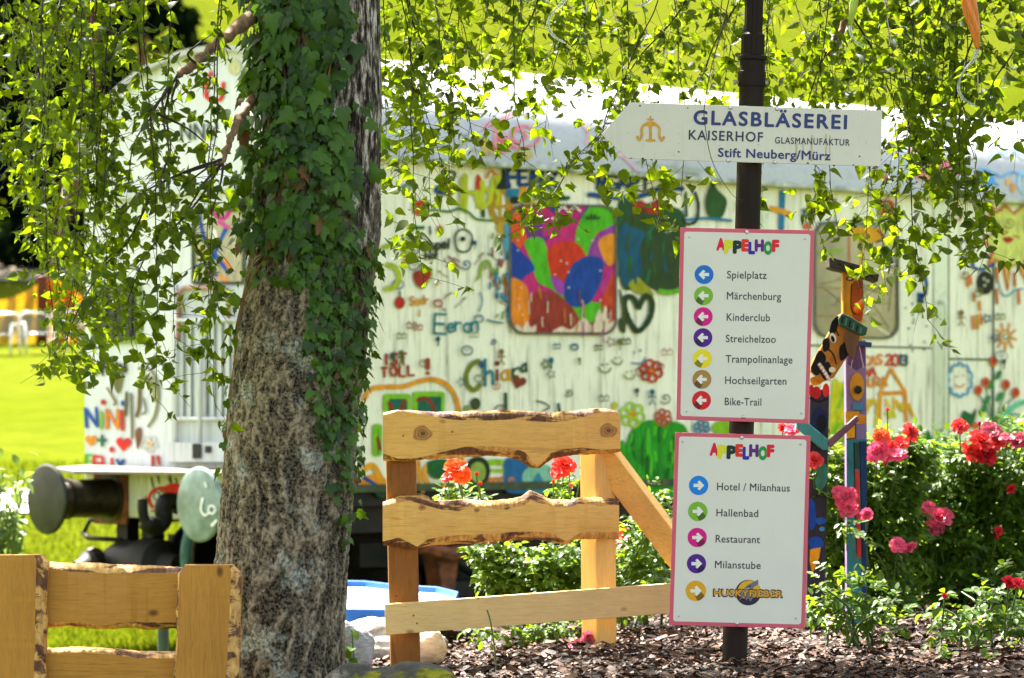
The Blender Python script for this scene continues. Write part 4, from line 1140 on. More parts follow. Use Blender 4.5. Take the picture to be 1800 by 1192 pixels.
# ---------------- running gear
m_head = wall_mat('headstock_paint', lin('#d8dbc0'), lin('#4a4a24'), .9)
mb = MB(); mb.box(W(-.08, WW / 2, 1.075), (.16, WW - .5, .31), 0, AX)
head = bevel(mb.build('headstock', m_head, wagon), .01)
def on_head(px, py, off):
    d = ray(px, py); p0 = W0 + NE * (.16 + off)
    return O3 + d * ((p0 - O3).dot(NE) / d.dot(NE))
def d(D):
    D.stroke([(268, 892), (262, 878), (268, 864), (282, 858), (296, 860)], 6, '#d8381e'); D.poly([(280, 862), (300, 850), (318, 852), (330, 862), (318, 872), (298, 870)], '#d8381e', True)
    D.stroke([(258, 888), (256, 872)], 3, '#c8401e'); D.stroke([(266, 898), (290, 900)], 3.4, '#c8401e'); D.stroke(arc(275, 872, 5, 7, 0, 360, 9), 2, BL, closed=True); D.stroke(arc(285, 868, 5, 7, 0, 360, 9), 2, '#4a8a5a', closed=True); D.ell(280, 880, 4, 3, '#d8a02a')
    for _ in range(8): x = R.uniform(258, 350); D.stroke([(x, R.uniform(834, 842)), (x + 3, R.uniform(846, 858))], 3, '#55602a')
motif('painted_face', head, on_head, d, .002)
m_oldiron = simple('weathered_buffer_steel', lin('#4a4230'), lin('#15130e'), 7, .4, .55, .25)
m_disc1 = simple('dark_buffer_face', lin('#2c3228'), lin('#151812'), 5, .42, .4, .2)
m_disc2 = simple('pale_buffer_face', lin('#8ba09e'), lin('#5f7268'), 6, .4, .2, .2)
def buffer(w, mface, lab):
    c = W(-.16, w, 1.05)
    mb = MB(); mb.lathe(c, -U, [(0, .175), (.03, .175), (.035, .135), (.30, .13), (.36, .128), (.365, .14), (.385, .14), (.39, .115), (.50, .10)], 32)
    b = shade_auto(mb.build('buffer', m_oldiron, wagon)); b['label'] = lab
    mb = MB(); mb.lathe(c, -U, [(.50, .10), (.515, .20), (.522, .238), (.536, .24), (.546, .228), (.556, .15), (.56, .01)], 44)
    shade_auto(mb.build('buffer_disc', mface, b), 24)
    return b
bl = buffer(2.325, m_disc1, 'dark buffer at the left corner'); br = buffer(.575, m_disc2, 'buffer with a pale grey disc beside the trunk')
for w in (2.325, .575):
    mb = MB(); mb.box(W(-.172, w, 1.05), (.024, .40, .36), 0, AX); bevel(mb.build('buffer_plate', m_rust, wagon), .006)
def on_disc(px, py, off):
    d = ray(px, py); p0 = W0 + NE * (.722 + off)
    return O3 + d * ((p0 - O3).dot(NE) / d.dot(NE))
motif('painted_scrawl', br, on_disc, lambda D: (D.stroke([(356, 876), (353, 896), (360, 906), (368, 900)], 4, '#e6ebe4'), D.stroke(arc(372, 896, 6, 7, 0, 330), 3.6, '#e6ebe4'), D.stroke([(380, 915), (372, 924)], 5, '#e6ebe4'), D.stroke([(360, 848), (362, 856)], 3, '#e6ebe4')), .003)
# checker-plate step over the buffer
t = NT('tread_plate'); ck = t.n("TexChecker"); ck.inputs['Scale'].default_value = 60; t.l(t.coord(), ck.inputs[0])
t.col(t.mix(ck.outputs['Fac'], (.24, .21, .17), (.10, .085, .07))); t.bump(ck.outputs['Fac'], .4, .01); m_tread = t.done(.5, .4)
mb = MB()
vs = [W(-.02, .35, 1.262), W(-.42, .7, 1.25), W(-.46, 2.35, 1.24), W(-.30, 2.85, 1.255), W(-.02, 2.85, 1.27)]
mb.add(vs + [v - Vector((0, 0, .02)) for v in vs], [(0, 1, 2, 3, 4), (5, 9, 8, 7, 6)] + [(k, k + 5, (k + 1) % 5 + 5, (k + 1) % 5) for k in range(5)])
mb.build('step_plate', m_tread, wagon)
mb = MB()
mb.tube([W(-.16, 1.45, 1.02), W(-.26, 1.45, 1.02)], .06, 14)
hk = [W(-.22, 1.45, 1.04), W(-.33, 1.45, 1.05), W(-.36, 1.45, 1.0), W(-.35, 1.45, .93), W(-.41, 1.45, .88), W(-.49, 1.45, .91), W(-.52, 1.45, .99), W(-.52, 1.45, 1.07)]
mb.tube([Vector(p) for p in spline([tuple(h) for h in hk], 5)], [.055] * 12 + [.06] * 14 + [.035] * 10, 12)
mb.build('coupling_hook', m_iron, wagon, smooth=True)
mb = MB(); mb.tube([Vector(p) for p in spline([tuple(W(-.18, 1.2, .98)), tuple(W(-.30, 1.2, .90)), tuple(W(-.34, 1.22, .72)), tuple(W(-.30, 1.25, .52)), tuple(W(-.24, 1.25, .42))], 6)], .034, 10)
mb.tube([W(-.24, 1.25, .46), W(-.22, 1.25, .36)], .045, 10); mb.build('brake_hose', simple('teal_hose', lin('#3f6f6a'), lin('#2a4a46'), 12, .5), wagon, smooth=True)
mb = MB(); mb.tube([W(-.17, 1.33, 1.0), W(-.22, 1.34, .7), W(-.2, 1.35, .42)], .03, 10); mb.lathe(W(-.2, 1.35, .38), (0, 0, 1), [(0, .05), (.1, .05)], 12); mb.build('steam_pipe', simple('grey_pipe', lin('#6a6a50'), lin('#3a3a2c'), 12, .6), wagon, smooth=True)
mb = MB(); mb.tube([W(-.12, 2.45, .90), W(-.16, 2.6, .89), W(-.2, 2.62, .80), W(-.24, 2.5, .77), W(-.24, 2.1, .77)], .017, 8); mb.build('shunter_handle', m_iron, wagon, smooth=True)
# front casting under the headstock
mb = MB()
for w in (2.0, 2.3): mb.box(W(-.05, w, .82), (.1, .13, .24), 0, AX)
mb.lathe(W(-.15, 2.35, .60), E * -1, [(0, .05), (.05, .13), (.15, .17), (.3, .16), (.42, .19), (.6, .18), (.66, .1), (.8, .08)], 20)
mb.lathe(W(-.28, 2.3, .56), -U, [(0, .13), (.1, .14), (.13, .10), (.2, .06)], 16); mb.box(W(-.02, 2.1, .68), (.22, .5, .12), 0, AX); mb.lathe(W(-.1, 2.52, .62), E, [(0, .05), (.1, .05), (.1, .08), (.14, .08)], 12)
mb.box(W(.1, .75, .6), (.35, .6, .4), 0, AX)
shade_auto(mb.build('brake_cylinder', m_iron, wagon))
# underframe and bogies
mb = MB()
for w in (.18, WW - .18): mb.box(W(WL / 2, w, .98), (WL - .1, .14, .24), 0, AX)
mb.box(W(5.5, 1.5, .62), (8.4, 1.9, .62), 0, AX)
mb.tube([W(3.9, .3, .9), W(5.2, .3, .42), W(7.5, .3, .42), W(8.8, .3, .9)], .04, 8)
mb.build('underframe', m_iron, wagon)
for u in (1.75, 10.4):
    mb = MB()
    for w in (.42, WW - .42):
        mb.box(W(u, w, .70), (2.6, .10, .16), 0, AX); mb.box(W(u, w, .45), (1.4, .09, .10), 0, AX)
        for s_ in (-1, 1):
            mb.tube([W(u + s_ * .1, w - .02, .46), W(u + s_ * .55, w - .02, .68)], .035, 8); mb.box(W(u + s_ * 1.0, w - .05, .47), (.26, .16, .26), 0, AX)
    bg_ = mb.build('bogie', m_iron, wagon)
    for s_ in (-1, 1):
        for w in (.72, WW - .72):
            mb = MB(); mb.lathe(W(u + s_ * 1.0, w - .06, .47), E, [(0, .47), (.02, .47), (.025, .36), (.05, .33), (.055, .16), (-.0, .14), (-.02, .1)], 32); mb.lathe(W(u + s_ * 1.0, w + .0, .47), E, [(0, .47), (.1, .47), (.12, .5), (.15, .5)], 32)
            shade_auto(mb.build('wheel', m_iron, bg_))
mb = MB(); vs = [on_side(x, y, -.15) for x, y in ((768, 972), (806, 975), (800, 1040), (778, 1040))]
mb.add(vs + [v - NS * .15 for v in vs], [(0, 1, 2, 3), (4, 7, 6, 5)] + [(k, k + 4, (k + 1) % 4 + 4, (k + 1) % 4) for k in range(4)])
mb.build('brake_shoe', m_rust, wagon)
mb = MB(); mb.tube([on_side(740, 960, -.1), on_side(790, 975, -.1), on_side(870, 960, -.1)], .05, 8); mb.build('brake_rod', m_rust, wagon)

# rails under the wheels
rt = thing('railway_track', W(0, WW / 2, 0), 'short length of rusty railway track under the painted wagon', 'railway track')
for w in (.72, WW - .72):
    mb = MB(); mb.box(W(WL / 2, w, -.02), (WL + 3, .07, .04), 0, AX); mb.box(W(WL / 2, w, -.07), (WL + 3, .02, .1), 0, AX); mb.build('rail', m_rust, rt)
mb = MB()
for k in range(24): mb.box(W(-1 + k * .62, WW / 2, -.10), (.24, 2.4, .14), 0, AX)
mb.build('sleepers', m_wood_old, rt)
# ------------------------------------------------------------------ signpost
SY = 11.0
sgn = thing('signpost', (P(1286, 1290, SY)[0], SY + .06, ground(P(1286, 1290, SY)[0], SY)), 'brown metal signpost carrying a white arrow sign and two red-rimmed direction boards', 'signpost')
m_pole = simple('brown_pole_paint', lin('#251710'), lin('#150d09'), 10, .6, .0, .1, (1, 1, .3), .2)
PYY = SY + .075
def pole_x(py): return 1324 - (py - 60) * .0298
mb = MB(); zb = ground(P(1286, 1290, SY)[0], SY) - .1
def pp(py): return Vector(P(pole_x(py), py, PYY))
ax = (pp(0) - pp(1000)).normalized()
mb.tube([pp(1420), pp(150)], .0435, 32)
mb.lathe(pp(152), ax, [(0, .0435), (.0, .049), (.05, .049), (.052, .0435), (.09, .0435), (.092, .052), (.104, .052), (.106, .047), (.11, .04)], 32)
# fluted upper shaft
fl = []; n = 48
for py, rr in ((112, .041), (62, .041), (58, .032), (-60, .032), (-260, .030)):
    fl.append((pp(py), rr))
a = ax.orthogonal().normalized(); b = ax.cross(a); vs = []
for c, rr in fl:
    for k in range(n):
        t = 2 * math.pi * k / n; q = rr * (1 - .07 * (k % 4 == 0))
        vs.append(c + (a * math.cos(t) + b * math.sin(t)) * q)
mb.add(vs, [(i * n + k, i * n + (k + 1) % n, (i + 1) * n + (k + 1) % n, (i + 1) * n + k) for i in range(len(fl) - 1) for k in range(n)])
mb.lathe(pp(-255), ax, [(0, .03), (.02, .045), (.06, .05), (.1, .03), (.13, .001)], 24)
pole = shade_auto(mb.build('pole', m_pole, sgn), 35)
mb = MB()
for px, s_ in ((1296, -1), (1343, 1)):
    c = Vector(P(px, 145, PYY - .012)); mb.lathe(c, (s_, -.3, 0), [(-.012, .006), (.006, .006), (.006, .009), (.014, .009)], 6)
mb.build('clamp_bolt', m_steel, pole)

def board_fn(Y0): return lambda px, py, off: P(px, py, Y0 - off)
def outl(pts, Y0, th, m, name, parent, bev=.0015):
    n = len(pts); mb = MB()
    vs = [P(x, y, Y0) for x, y in pts] + [tuple(Vector(P(x, y, Y0)) + Vector((0, th, 0))) for x, y in pts]
    mb.add(vs, [tuple(range(n))[::-1], tuple(range(n, 2 * n))] + [(k, (k + 1) % n, n + (k + 1) % n, n + k) for k in range(n)])
    o = mb.build(name, m, parent)
    if bev: bevel(o, bev, 2)
    return o
def sign_paint(name, c, dirt=.12):
    t = NT(name)
    g = t.noise(t.coord(), 5, 5, .6); s = t.noise(t.coord((22, 22, 1.2)), 3, 4, .6); h = t.noise(t.coord(), 130, 2, .5)
    cc = t.ramp(g, [(.3, tuple(x * .93 for x in c)), (.7, c)])
    cc = t.mix(t.ramp(s, [(.6, 0.0), (.85, dirt)]), cc, lin('#8f8a5c')); cc = t.mix(t.ramp(h, [(.70, 0.0), (.76, dirt * 1.6)]), cc, lin('#6f6a58'))
    t.col(cc)
    return t.done(.38, 0, .4)
m_cream = sign_paint('sign_cream', lin('#dcd9ca'), .10)
m_cream2 = sign_paint('arrow_cream', lin('#d6d2c2'), .34)
m_pink = sign_paint('sign_red_rim', lin('#d2566a'), .05)
m_navy = simple('navy_print', lin('#0a1f62'), lin('#0e2870'), 30, .45, 0, 0); m_ink = simple('grey_print', lin('#363038'), lin('#3c363c'), 30, .5, 0, 0); m_ink2 = simple('blue_grey_print', lin('#1a2446'), lin('#222c4c'), 30, .5, 0, 0)
m_gold = simple('ochre_print', lin('#d8a01c'), lin('#c08c1a'), 40, .5, 0, 0)
def flat(h): return simple('print_' + h.strip('#'), tuple(x ** 1.12 for x in lin(h)), tuple(x ** 1.15 for x in lin(h)), 10, .42, 0, 0, (1, 1, 1), .25)
_f = {}
def FL(h):
    if h not in _f: _f[h] = flat(h)
    return _f[h]
# arrow sign
AY = SY - .004
ar = outl([(1057, 236), (1108, 180), (1551, 194), (1548, 293), (1103, 279)], AY, .006, m_cream2, 'arrow_board', sgn)
mb = MB()
for px, dx in ((1103, 0), ):
    pass
th = math.radians(1.85)
bf = board_fn(AY)
D = Decal(bf, .0012, .00004); D.text('GLASBLÄSEREI', 1354, 210.5, 268, 23.5, m_navy, th, .030, 1.2); D.build('lettering', ar)
D = Decal(bf, .0012, .00004); D.text('KAISERHOF', 1276, 239, 130, 16.5, m_ink2, th, .016, 1.15); D.build('lettering', ar)
D = Decal(bf, .0012, .00004); D.text('GLASMANUFAKTUR', 1428, 248.5, 131, 11, m_ink2, th, .014, 1.15); D.build('lettering', ar)
D = Decal(bf, .0012, .00004); D.text('Stift Neuberg/Mürz', 1361, 271, 197, 15, m_navy, th, .022, 1.06); D.build('lettering', ar)
def d(D):
    D.stroke([(1143, 218), (1143.5, 248)], 5, m_gold, jit=0); D.stroke([(1136, 246.5), (1151, 247)], 4, m_gold, jit=0)
    D.stroke([(1143, 222), (1134, 219), (1128, 226), (1128, 238), (1124, 246), (1120, 240)], 4.4, m_gold, jit=.04); D.stroke([(1143, 222), (1152, 219), (1159, 226), (1159, 238), (1163, 247), (1167, 241)], 4.4, m_gold, jit=.04)
    D.ell(1143.5, 216, 9, 2.4, m_gold); D.stroke([(1143.5, 205), (1143.5, 218)], 3, m_gold, jit=0); D.stroke([(1138.5, 210), (1148.5, 210.3)], 3, m_gold, jit=0)
D = Decal(bf, .0012, .00004); d(D); D.build('emblem', ar)
D = Decal(bf, .0003, .00002)  # dirt specks and streaks on the arrow board
for x, y, r in ((1125, 186, 2), (1130, 279, 2.4), (1145, 281, 1.6), (1109, 278, 1.4), (1193, 267, 1.6), (1209, 190, 1.4), (1240, 214, 1.3), (1511, 275, 1.7), (1459, 196, 1.2), (1420, 287, 2), (1466, 291, 2), (1500, 290, 1.5), (1540, 293, 1.8), (1350, 223, 1.5)): D.ell(x, y, r, r * .8, '#5a4a38', n=9)
for x in (1400, 1412, 1427, 1452, 1459): D.stroke([(x, 240 + R.uniform(-8, 8)), (x - .6, 282)], R.uniform(1.5, 3.5), '#c3bca0')
D.build('dirt_specks', ar)
def bolts(pts, Y0, parent, r=.0065):
    for x, y in pts:
        mb = MB(); mb.lathe(P(x, y, Y0), (0, -1, 0), [(-.002, r), (.002, r), (.004, r * .7), (.0045, .0005)], 14)
        shade_auto(mb.build('bolt', m_steel, parent))
bolts([(1284, 189), (1366, 191), (1280, 282), (1362, 285)], AY, ar, .0075)
# two direction boards
HUES = ['#e01848', '#d8d82a', '#123c34', '#e03a28', '#2a34a8', '#6a2484', '#1c9a48', '#e0203c']
def pot(D, ox, oy, sc):
    xs_ = [(300, 343, 100, 162), (347, 392, 112, 178), (398, 440, 115, 180), (447, 480, 107, 167), (487, 516, 122, 183), (524, 567, 108, 168), (575, 618, 120, 185), (625, 656, 110, 170)]
    for ch, hx, (x0, x1, y0, y1) in zip('APPELHOF', HUES, xs_):
        D.text(ch, ox + (x0 + x1) / 2 / sc, oy + (y0 + y1) / 2 / sc, (x1 - x0) / sc, (y1 - y0) / sc, FL(hx), .02, .072)
def arrow_disc(parent, fn, x, y, r, hx, left, shadow):
    D = Decal(fn, .0012, .00006)
    D.ell(x, y, r, r, FL(hx), n=40)
    s_ = 1 if left else -1
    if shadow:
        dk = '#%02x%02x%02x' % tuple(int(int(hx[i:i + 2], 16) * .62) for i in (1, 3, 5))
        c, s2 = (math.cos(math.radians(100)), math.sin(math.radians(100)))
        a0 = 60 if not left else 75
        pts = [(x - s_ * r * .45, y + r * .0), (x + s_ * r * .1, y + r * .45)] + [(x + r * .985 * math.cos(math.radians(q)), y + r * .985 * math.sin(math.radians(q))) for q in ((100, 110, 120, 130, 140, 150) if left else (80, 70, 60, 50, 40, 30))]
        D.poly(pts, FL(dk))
    w = FL('#e8e6da')
    D.poly([(x - s_ * r * .58, y), (x - s_ * r * .08, y - r * .52), (x + s_ * r * .12, y - r * .34), (x - s_ * r * .02, y - r * .17), (x + s_ * r * .52, y - r * .17), (x + s_ * r * .52, y + r * .17), (x - s_ * r * .02, y + r * .17), (x + s_ * r * .12, y + r * .34), (x - s_ * r * .08, y + r * .52)], w)
    D.build('arrow_disc', parent)
def direction_board(TL, TR, BR_, BL_, name_label, rows, ox, oy, sc, left, potshift):
    bd = outl([TL, TR, BR_, BL_], SY, .005, m_pink, 'direction_board', sgn); bd['label'] = name_label
    fn = board_fn(SY)
    def q(u, v):
        t = (TL[0] + (TR[0] - TL[0]) * u, TL[1] + (TR[1] - TL[1]) * u); b = (BL_[0] + (BR_[0] - BL_[0]) * u, BL_[1] + (BR_[1] - BL_[1]) * u)
        return (t[0] + (b[0] - t[0]) * v, t[1] + (b[1] - t[1]) * v)
    inner = [q(x, y) for x, y in [(px_ / 236, py_ / 340) for px_, py_ in rrect(7, 7, 229, 333, 5)]]
    D = Decal(fn, .0005, .0001); D.poly(inner, m_cream); D.build('panel', bd)
    D = Decal(fn, .0012, .00003); pot(D, ox + potshift[0] / sc, oy + potshift[1] / sc, sc); D.build('lettering', bd)
    return bd, fn
b1, fn = direction_board((1196, 400), (1432, 405), (1421, 745), (1189, 738), 'upper board with arrows to the left', None, 1170, 390, 3.311, True, (0, 0))
rows = [('Spielplatz', 224, 307, 358, 588, 309, '#1478c8'), ('Märchenburg', 221, 430, 357, 672, 432, '#84b83a'), ('Kinderclub', 219, 552, 356, 607, 556, '#d8148a'), ('Streichelzoo', 217, 674, 351, 641, 681, '#5a2090'), ('Trampolinanlage', 214, 796, 350, 738, 800, '#ecd81e'), ('Hochseilgarten', 211, 917, 347, 703, 924, '#b08a4c'), ('Bike-Trail', 209, 1039, 345, 557, 1047, '#d8202c')]
for i, (tx, dx, dy, x0, x1, ty, hx) in enumerate(rows):
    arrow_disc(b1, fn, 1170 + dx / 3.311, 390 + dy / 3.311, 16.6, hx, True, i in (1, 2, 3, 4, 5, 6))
    D = Decal(fn, .0012, .00003); D.text(tx, 1170 + (x0 + x1) / 2 / 3.311, 390 + ty / 3.311, (x1 - x0) / 3.311, 12.8, m_ink, math.radians(.9), .010, 1.05); D.build('lettering', b1)
bolts([(1313, 408), (1307, 733)], SY, b1)
bolts([(1415, 420), (1212, 416.5), (1408.6, 726.5), (1207, 723)], SY, b1, .0035)
b2, fn = direction_board((1187, 760), (1425, 766), (1415, 1105), (1176, 1099), 'lower board with arrows to the right', None, 1170, 740, 3.221, False, (-46, 30))
rows = [('Hotel / Milanhaus', 187, 365, 292, 703, 375, '#1488d8'), ('Hallenbad', 182, 512, 288, 524, 521, '#84b83a'), ('Restaurant', 179, 660, 284, 534, 669, '#d8148a'), ('Milanstube', 175, 808, 280, 538, 815, '#5a2090')]
for i, (tx, dx, dy, x0, x1, ty, hx) in enumerate(rows):
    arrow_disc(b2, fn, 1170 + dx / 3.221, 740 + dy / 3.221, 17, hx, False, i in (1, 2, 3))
    D = Decal(fn, .0012, .00003); D.text(tx, 1170 + (x0 + x1) / 2 / 3.221, 740 + ty / 3.221, (x1 - x0) / 3.221, 12.8, m_ink, math.radians(1.2), .010, 1.05); D.build('lettering', b2)
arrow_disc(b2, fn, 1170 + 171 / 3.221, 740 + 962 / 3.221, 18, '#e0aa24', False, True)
# round wolf badge and its lettering
D = Decal(fn, .0012, .00005); cx, cy = 1170 + 468 / 3.221, 740 + 972 / 3.221
D.ell(cx, cy, 22.5, 22.5, FL('#3a2c40'), n=40); D.ell(cx + 1.5, cy - 2.5, 20, 19, FL('#dcb030'), n=40)
D.poly([(cx - 19, cy + 6), (cx - 8, cy + 10), (cx + 4, cy + 8), (cx + 18, cy + 9), (cx + 8, cy + 19), (cx - 8, cy + 19)], FL('#3a2c48'))
D.poly([(cx - 17, cy + 2), (cx - 9, cy - 5), (cx - 2, cy - 13), (cx + 6, cy - 17), (cx + 17, cy - 23), (cx + 18, cy - 15), (cx + 9, cy - 9), (cx + 7, cy - 2), (cx + 9, cy + 8), (cx + 4, cy + 16), (cx, cy + 10), (cx - 4, cy + 14), (cx - 6, cy + 5), (cx - 12, cy + 10), (cx - 15, cy + 14), (cx - 14, cy + 6)], FL('#7c787c'))
D.poly([(cx - 10, cy - 1), (cx - 2, cy - 8), (cx + 2, cy - 11), (cx + 1, cy - 4), (cx - 4, cy + 2)], FL('#a8a4a4')); D.poly([(cx - 3, cy - 9), (cx + 6, cy - 14), (cx + 3, cy - 9)], FL('#3a3440')); D.ell(cx - 15, cy + 3, 2, 1.6, FL('#2a2430'))
D.build('badge', b2)
D = Decal(fn, .0018, .00006)
D.text('HUSKYFIEBER', 1170 + 467 / 3.221, 740 + 976 / 3.221, 121, 12.5, FL('#4a3a2c'), math.radians(1.2), .075, 1.12)
D.text('HUSKYFIEBER', 1170 + 467 / 3.221, 740 + 976 / 3.221, 118.5, 10.5, FL('#dca428'), math.radians(1.2), .028, 1.15); D.build('lettering', b2)
bolts([(1304, 769.5), (1295, 1096)], SY, b2)
bolts([(1407, 781), (1399, 1087), (1193, 1083), (1200, 776)], SY, b2, .0035)

# ------------------------------------------------------------------ live-edge fences
def live_board(name, parent, Y0, th, curves, mats, vert=False, N=110, jit=.7, seed=0, taper=.5):
    """curves = [edge A outer, edge A face, edge B face, edge B outer] as pixel polylines; wane between outer and face shows bark"""
    t0 = max(c[0][1 if vert else 0] for c in curves); t1 = min(c[-1][1 if vert else 0] for c in curves)
    rows = []; ts = np.linspace(t0, t1, N)
    for t in ts:
        r = []
        for c in curves:
            k = [(q[1], q[0]) if vert else q for q in c]
            r.append(float(np.interp(t, [q[0] for q in k], [q[1] for q in k])))
        nz = lambda s_, a: a * (noise.noise((t * .045, s_, seed)) + .6 * noise.noise((t * .16, s_ + 5, seed)))
        a, b, c, d_ = r[0] + nz(1, jit * 2), r[1] + nz(2, jit * 1.6), r[2] + nz(3, jit * 1.6), r[3] + nz(4, jit * 2)
        m1, m2 = (a + b) / 2 + nz(6, jit * 2) - (b - a) * .12, (c + d_) / 2 + nz(7, jit * 2) + (d_ - c) * .12
        rows.append([(a, th * taper), (m1, th * taper * .38 - .003 * noise.noise((t * .1, 1, seed))), (b, 0), (c, 0), (m2, th * taper * .38 + .003 * noise.noise((t * .1, 2, seed))), (d_, th * taper), (d_, th), (a, th)])
    mb = MB(); vs = []
    for t, r in zip(ts, rows):
        for e, dy in r:
            p = P(e, t, Y0) if vert else P(t, e, Y0)
            vs.append((p[0], p[1] + dy, p[2]))
    mb.v = vs; K = 8
    mi = [1, 1, 0, 1, 1, 0, 0, 0]
    for i in range(N - 1):
        for k in range(K):
            mb.f.append((i * K + k, i * K + (k + 1) % K, (i + 1) * K + (k + 1) % K, (i + 1) * K + k)); mb.mi.append(mi[k])
    mb.f.append(tuple(range(K))[::-1]); mb.mi.append(0); mb.f.append(tuple((N - 1) * K + k for k in range(K))); mb.mi.append(0)
    return shade_auto(mb.build(name, mats, parent), 32)
def off(pts, ox, oy, s): return [(ox + x / s, oy + y / s) for x, y in pts]

FY = 11.85
gz = ground(P(880, 1130, FY)[0], FY)
fen = thing('wooden_fence', (P(880, 1130, FY)[0], FY, gz), 'light wooden fence section with two wavy live-edge rails and a plain plank below', 'fence')
live_board('rail', fen, FY, .05, [
    off([(165, 388), (240, 374), (300, 376), (400, 382), (500, 386), (620, 381), (740, 380), (830, 371), (960, 381), (1100, 386), (1200, 381), (1300, 366), (1400, 370), (1440, 380), (1460, 398)], 620, 600, 3.103),
    off([(165, 402), (250, 380), (400, 400), (520, 425), (620, 431), (760, 432), (900, 425), (1000, 438), (1120, 440), (1200, 430), (1280, 405), (1350, 386), (1440, 386), (1460, 402)], 620, 600, 3.103),
    off([(165, 612), (250, 640), (330, 640), (430, 620), (520, 595), (620, 575), (740, 570), (860, 580), (930, 600), (965, 630), (978, 662), (1010, 676), (1040, 655), (1075, 612), (1150, 588), (1250, 580), (1350, 590), (1460, 588)], 620, 600, 3.103),
    off([(165, 652), (300, 656), (400, 646), (520, 640), (650, 631), (740, 626), (850, 632), (910, 652), (955, 685), (985, 692), (1020, 694), (1045, 672), (1090, 641), (1200, 622), (1350, 616), (1460, 604)], 620, 600, 3.103)], [m_wood_x, m_wane], seed=3)
live_board('rail', fen, FY + .004, .05, [
    off([(248, 188), (330, 160), (440, 145), (480, 158), (500, 178), (600, 180), (700, 175), (800, 184), (900, 175), (980, 160), (1005, 140), (1022, 126), (1080, 148), (1130, 174), (1250, 180), (1280, 164), (1400, 165), (1495, 170)], 590, 820, 3),
    off([(248, 206), (390, 180), (440, 196), (500, 212), (560, 228), (650, 235), (700, 216), (760, 211), (800, 222), (900, 228), (990, 206), (1030, 178), (1090, 195), (1150, 212), (1230, 215), (1280, 196), (1400, 208), (1495, 204)], 590, 820, 3),
    off([(248, 396), (330, 376), (380, 396), (430, 424), (480, 386), (560, 368), (700, 360), (820, 355), (950, 345), (1080, 343), (1150, 355), (1195, 385), (1225, 394), (1250, 376), (1290, 350), (1380, 345), (1495, 347)], 590, 820, 3),
    off([(248, 416), (340, 426), (400, 438), (440, 430), (520, 416), (700, 408), (900, 396), (1050, 390), (1120, 396), (1190, 412), (1220, 414), (1260, 386), (1350, 386), (1495, 384)], 590, 820, 3)], [m_wood_x, m_wane], seed=8)
pl = outl(off([(258, 727), (1775, 616), (1777, 774), (262, 890)], 590, 820, 3), FY - .012, .03, m_wood_pale, 'plank', fen, .002)
def prism(mb, bot, top, w, yaw, mi=0):
    """square post of width w between two points, turned by yaw"""
    ca, sa = math.cos(yaw), math.sin(yaw); vs = []
    for c in (bot, top):
        for a, b in ((-1, -1), (1, -1), (1, 1), (-1, 1)):
            x, y = a * w[0] / 2, b * w[1] / 2
            vs.append((c[0] + x * ca - y * sa, c[1] + x * sa + y * ca, c[2]))
    mb.add(vs, [(3, 2, 1, 0), (4, 5, 6, 7), (0, 1, 5, 4), (1, 2, 6, 5), (2, 3, 7, 6), (3, 0, 4, 7)], mi)
PY2 = FY + .105
mb = MB(); prism(mb, P(714, 1240, PY2), P(703, 742, PY2), (.112, .09), .06); o = bevel(mb.build('post', m_wood_old, fen), .005)
mb = MB(); prism(mb, P(1054, 1200, PY2 + .02), P(1050, 748, PY2 + .02), (.095, .095), .62); bevel(mb.build('post', m_wood_palez, fen), .004)
mb = MB()
a = Vector(P(1062, 800, FY + .12)); b = Vector(P(1262, 1066, FY + .12)); dd = (b - a).normalized(); nn = Vector((-dd.z, 0, dd.x)); nn = nn if nn.z > 0 else -nn
tl = (Vector((0, -1, 0)) + nn * -.35).normalized(); t2 = dd.cross(tl).normalized()
mb.box((a + b) / 2, ((b - a).length, .075, .098), 0, (dd, tl, t2)); bevel(mb.build('brace', m_wood_x, fen), .003)
mb = MB()
for x, y in ((840, 1052), (709, 766), (697, 1048), (733, 1096), (727, 1082)): mb.lathe(P(x, y, FY - .0125), (0, -1, 0), [(-.004, .003), (.0015, .003), (.002, .0005)], 8)
mb.build('nail', m_iron, fen)
def knot(parent, Y0, x, y, r, sq=.8, rot=0):
    D = Decal(board_fn(Y0), .0004, .00012)
    for f, hx in ((1.0, '#c08c48'), (.86, '#a8743a'), (.72, '#c49450'), (.58, '#9a6630'), (.42, '#b07c40'), (.26, '#6e4420')): D.ell(x + r * .1 * (1 - f), y, r * f, r * f * sq, KN[hx], rot, 26, .08)
    D.build('knot', parent)
KN = {h: simple('knot_wood_' + h[1:], lin(h), tuple(x * .75 for x in lin(h)), 60, .6, 0, .1) for h in ('#c08c48', '#a8743a', '#c49450', '#9a6630', '#b07c40', '#6e4420')}
for x, y, r in ((742, 762, 17), (1069, 757, 16), (795, 759, 2.6)): knot(fen, FY, x, y, r)
for x, y, r in ((838, 897, 5), (742, 892, 7)): knot(fen, FY + .004, x, y, r)

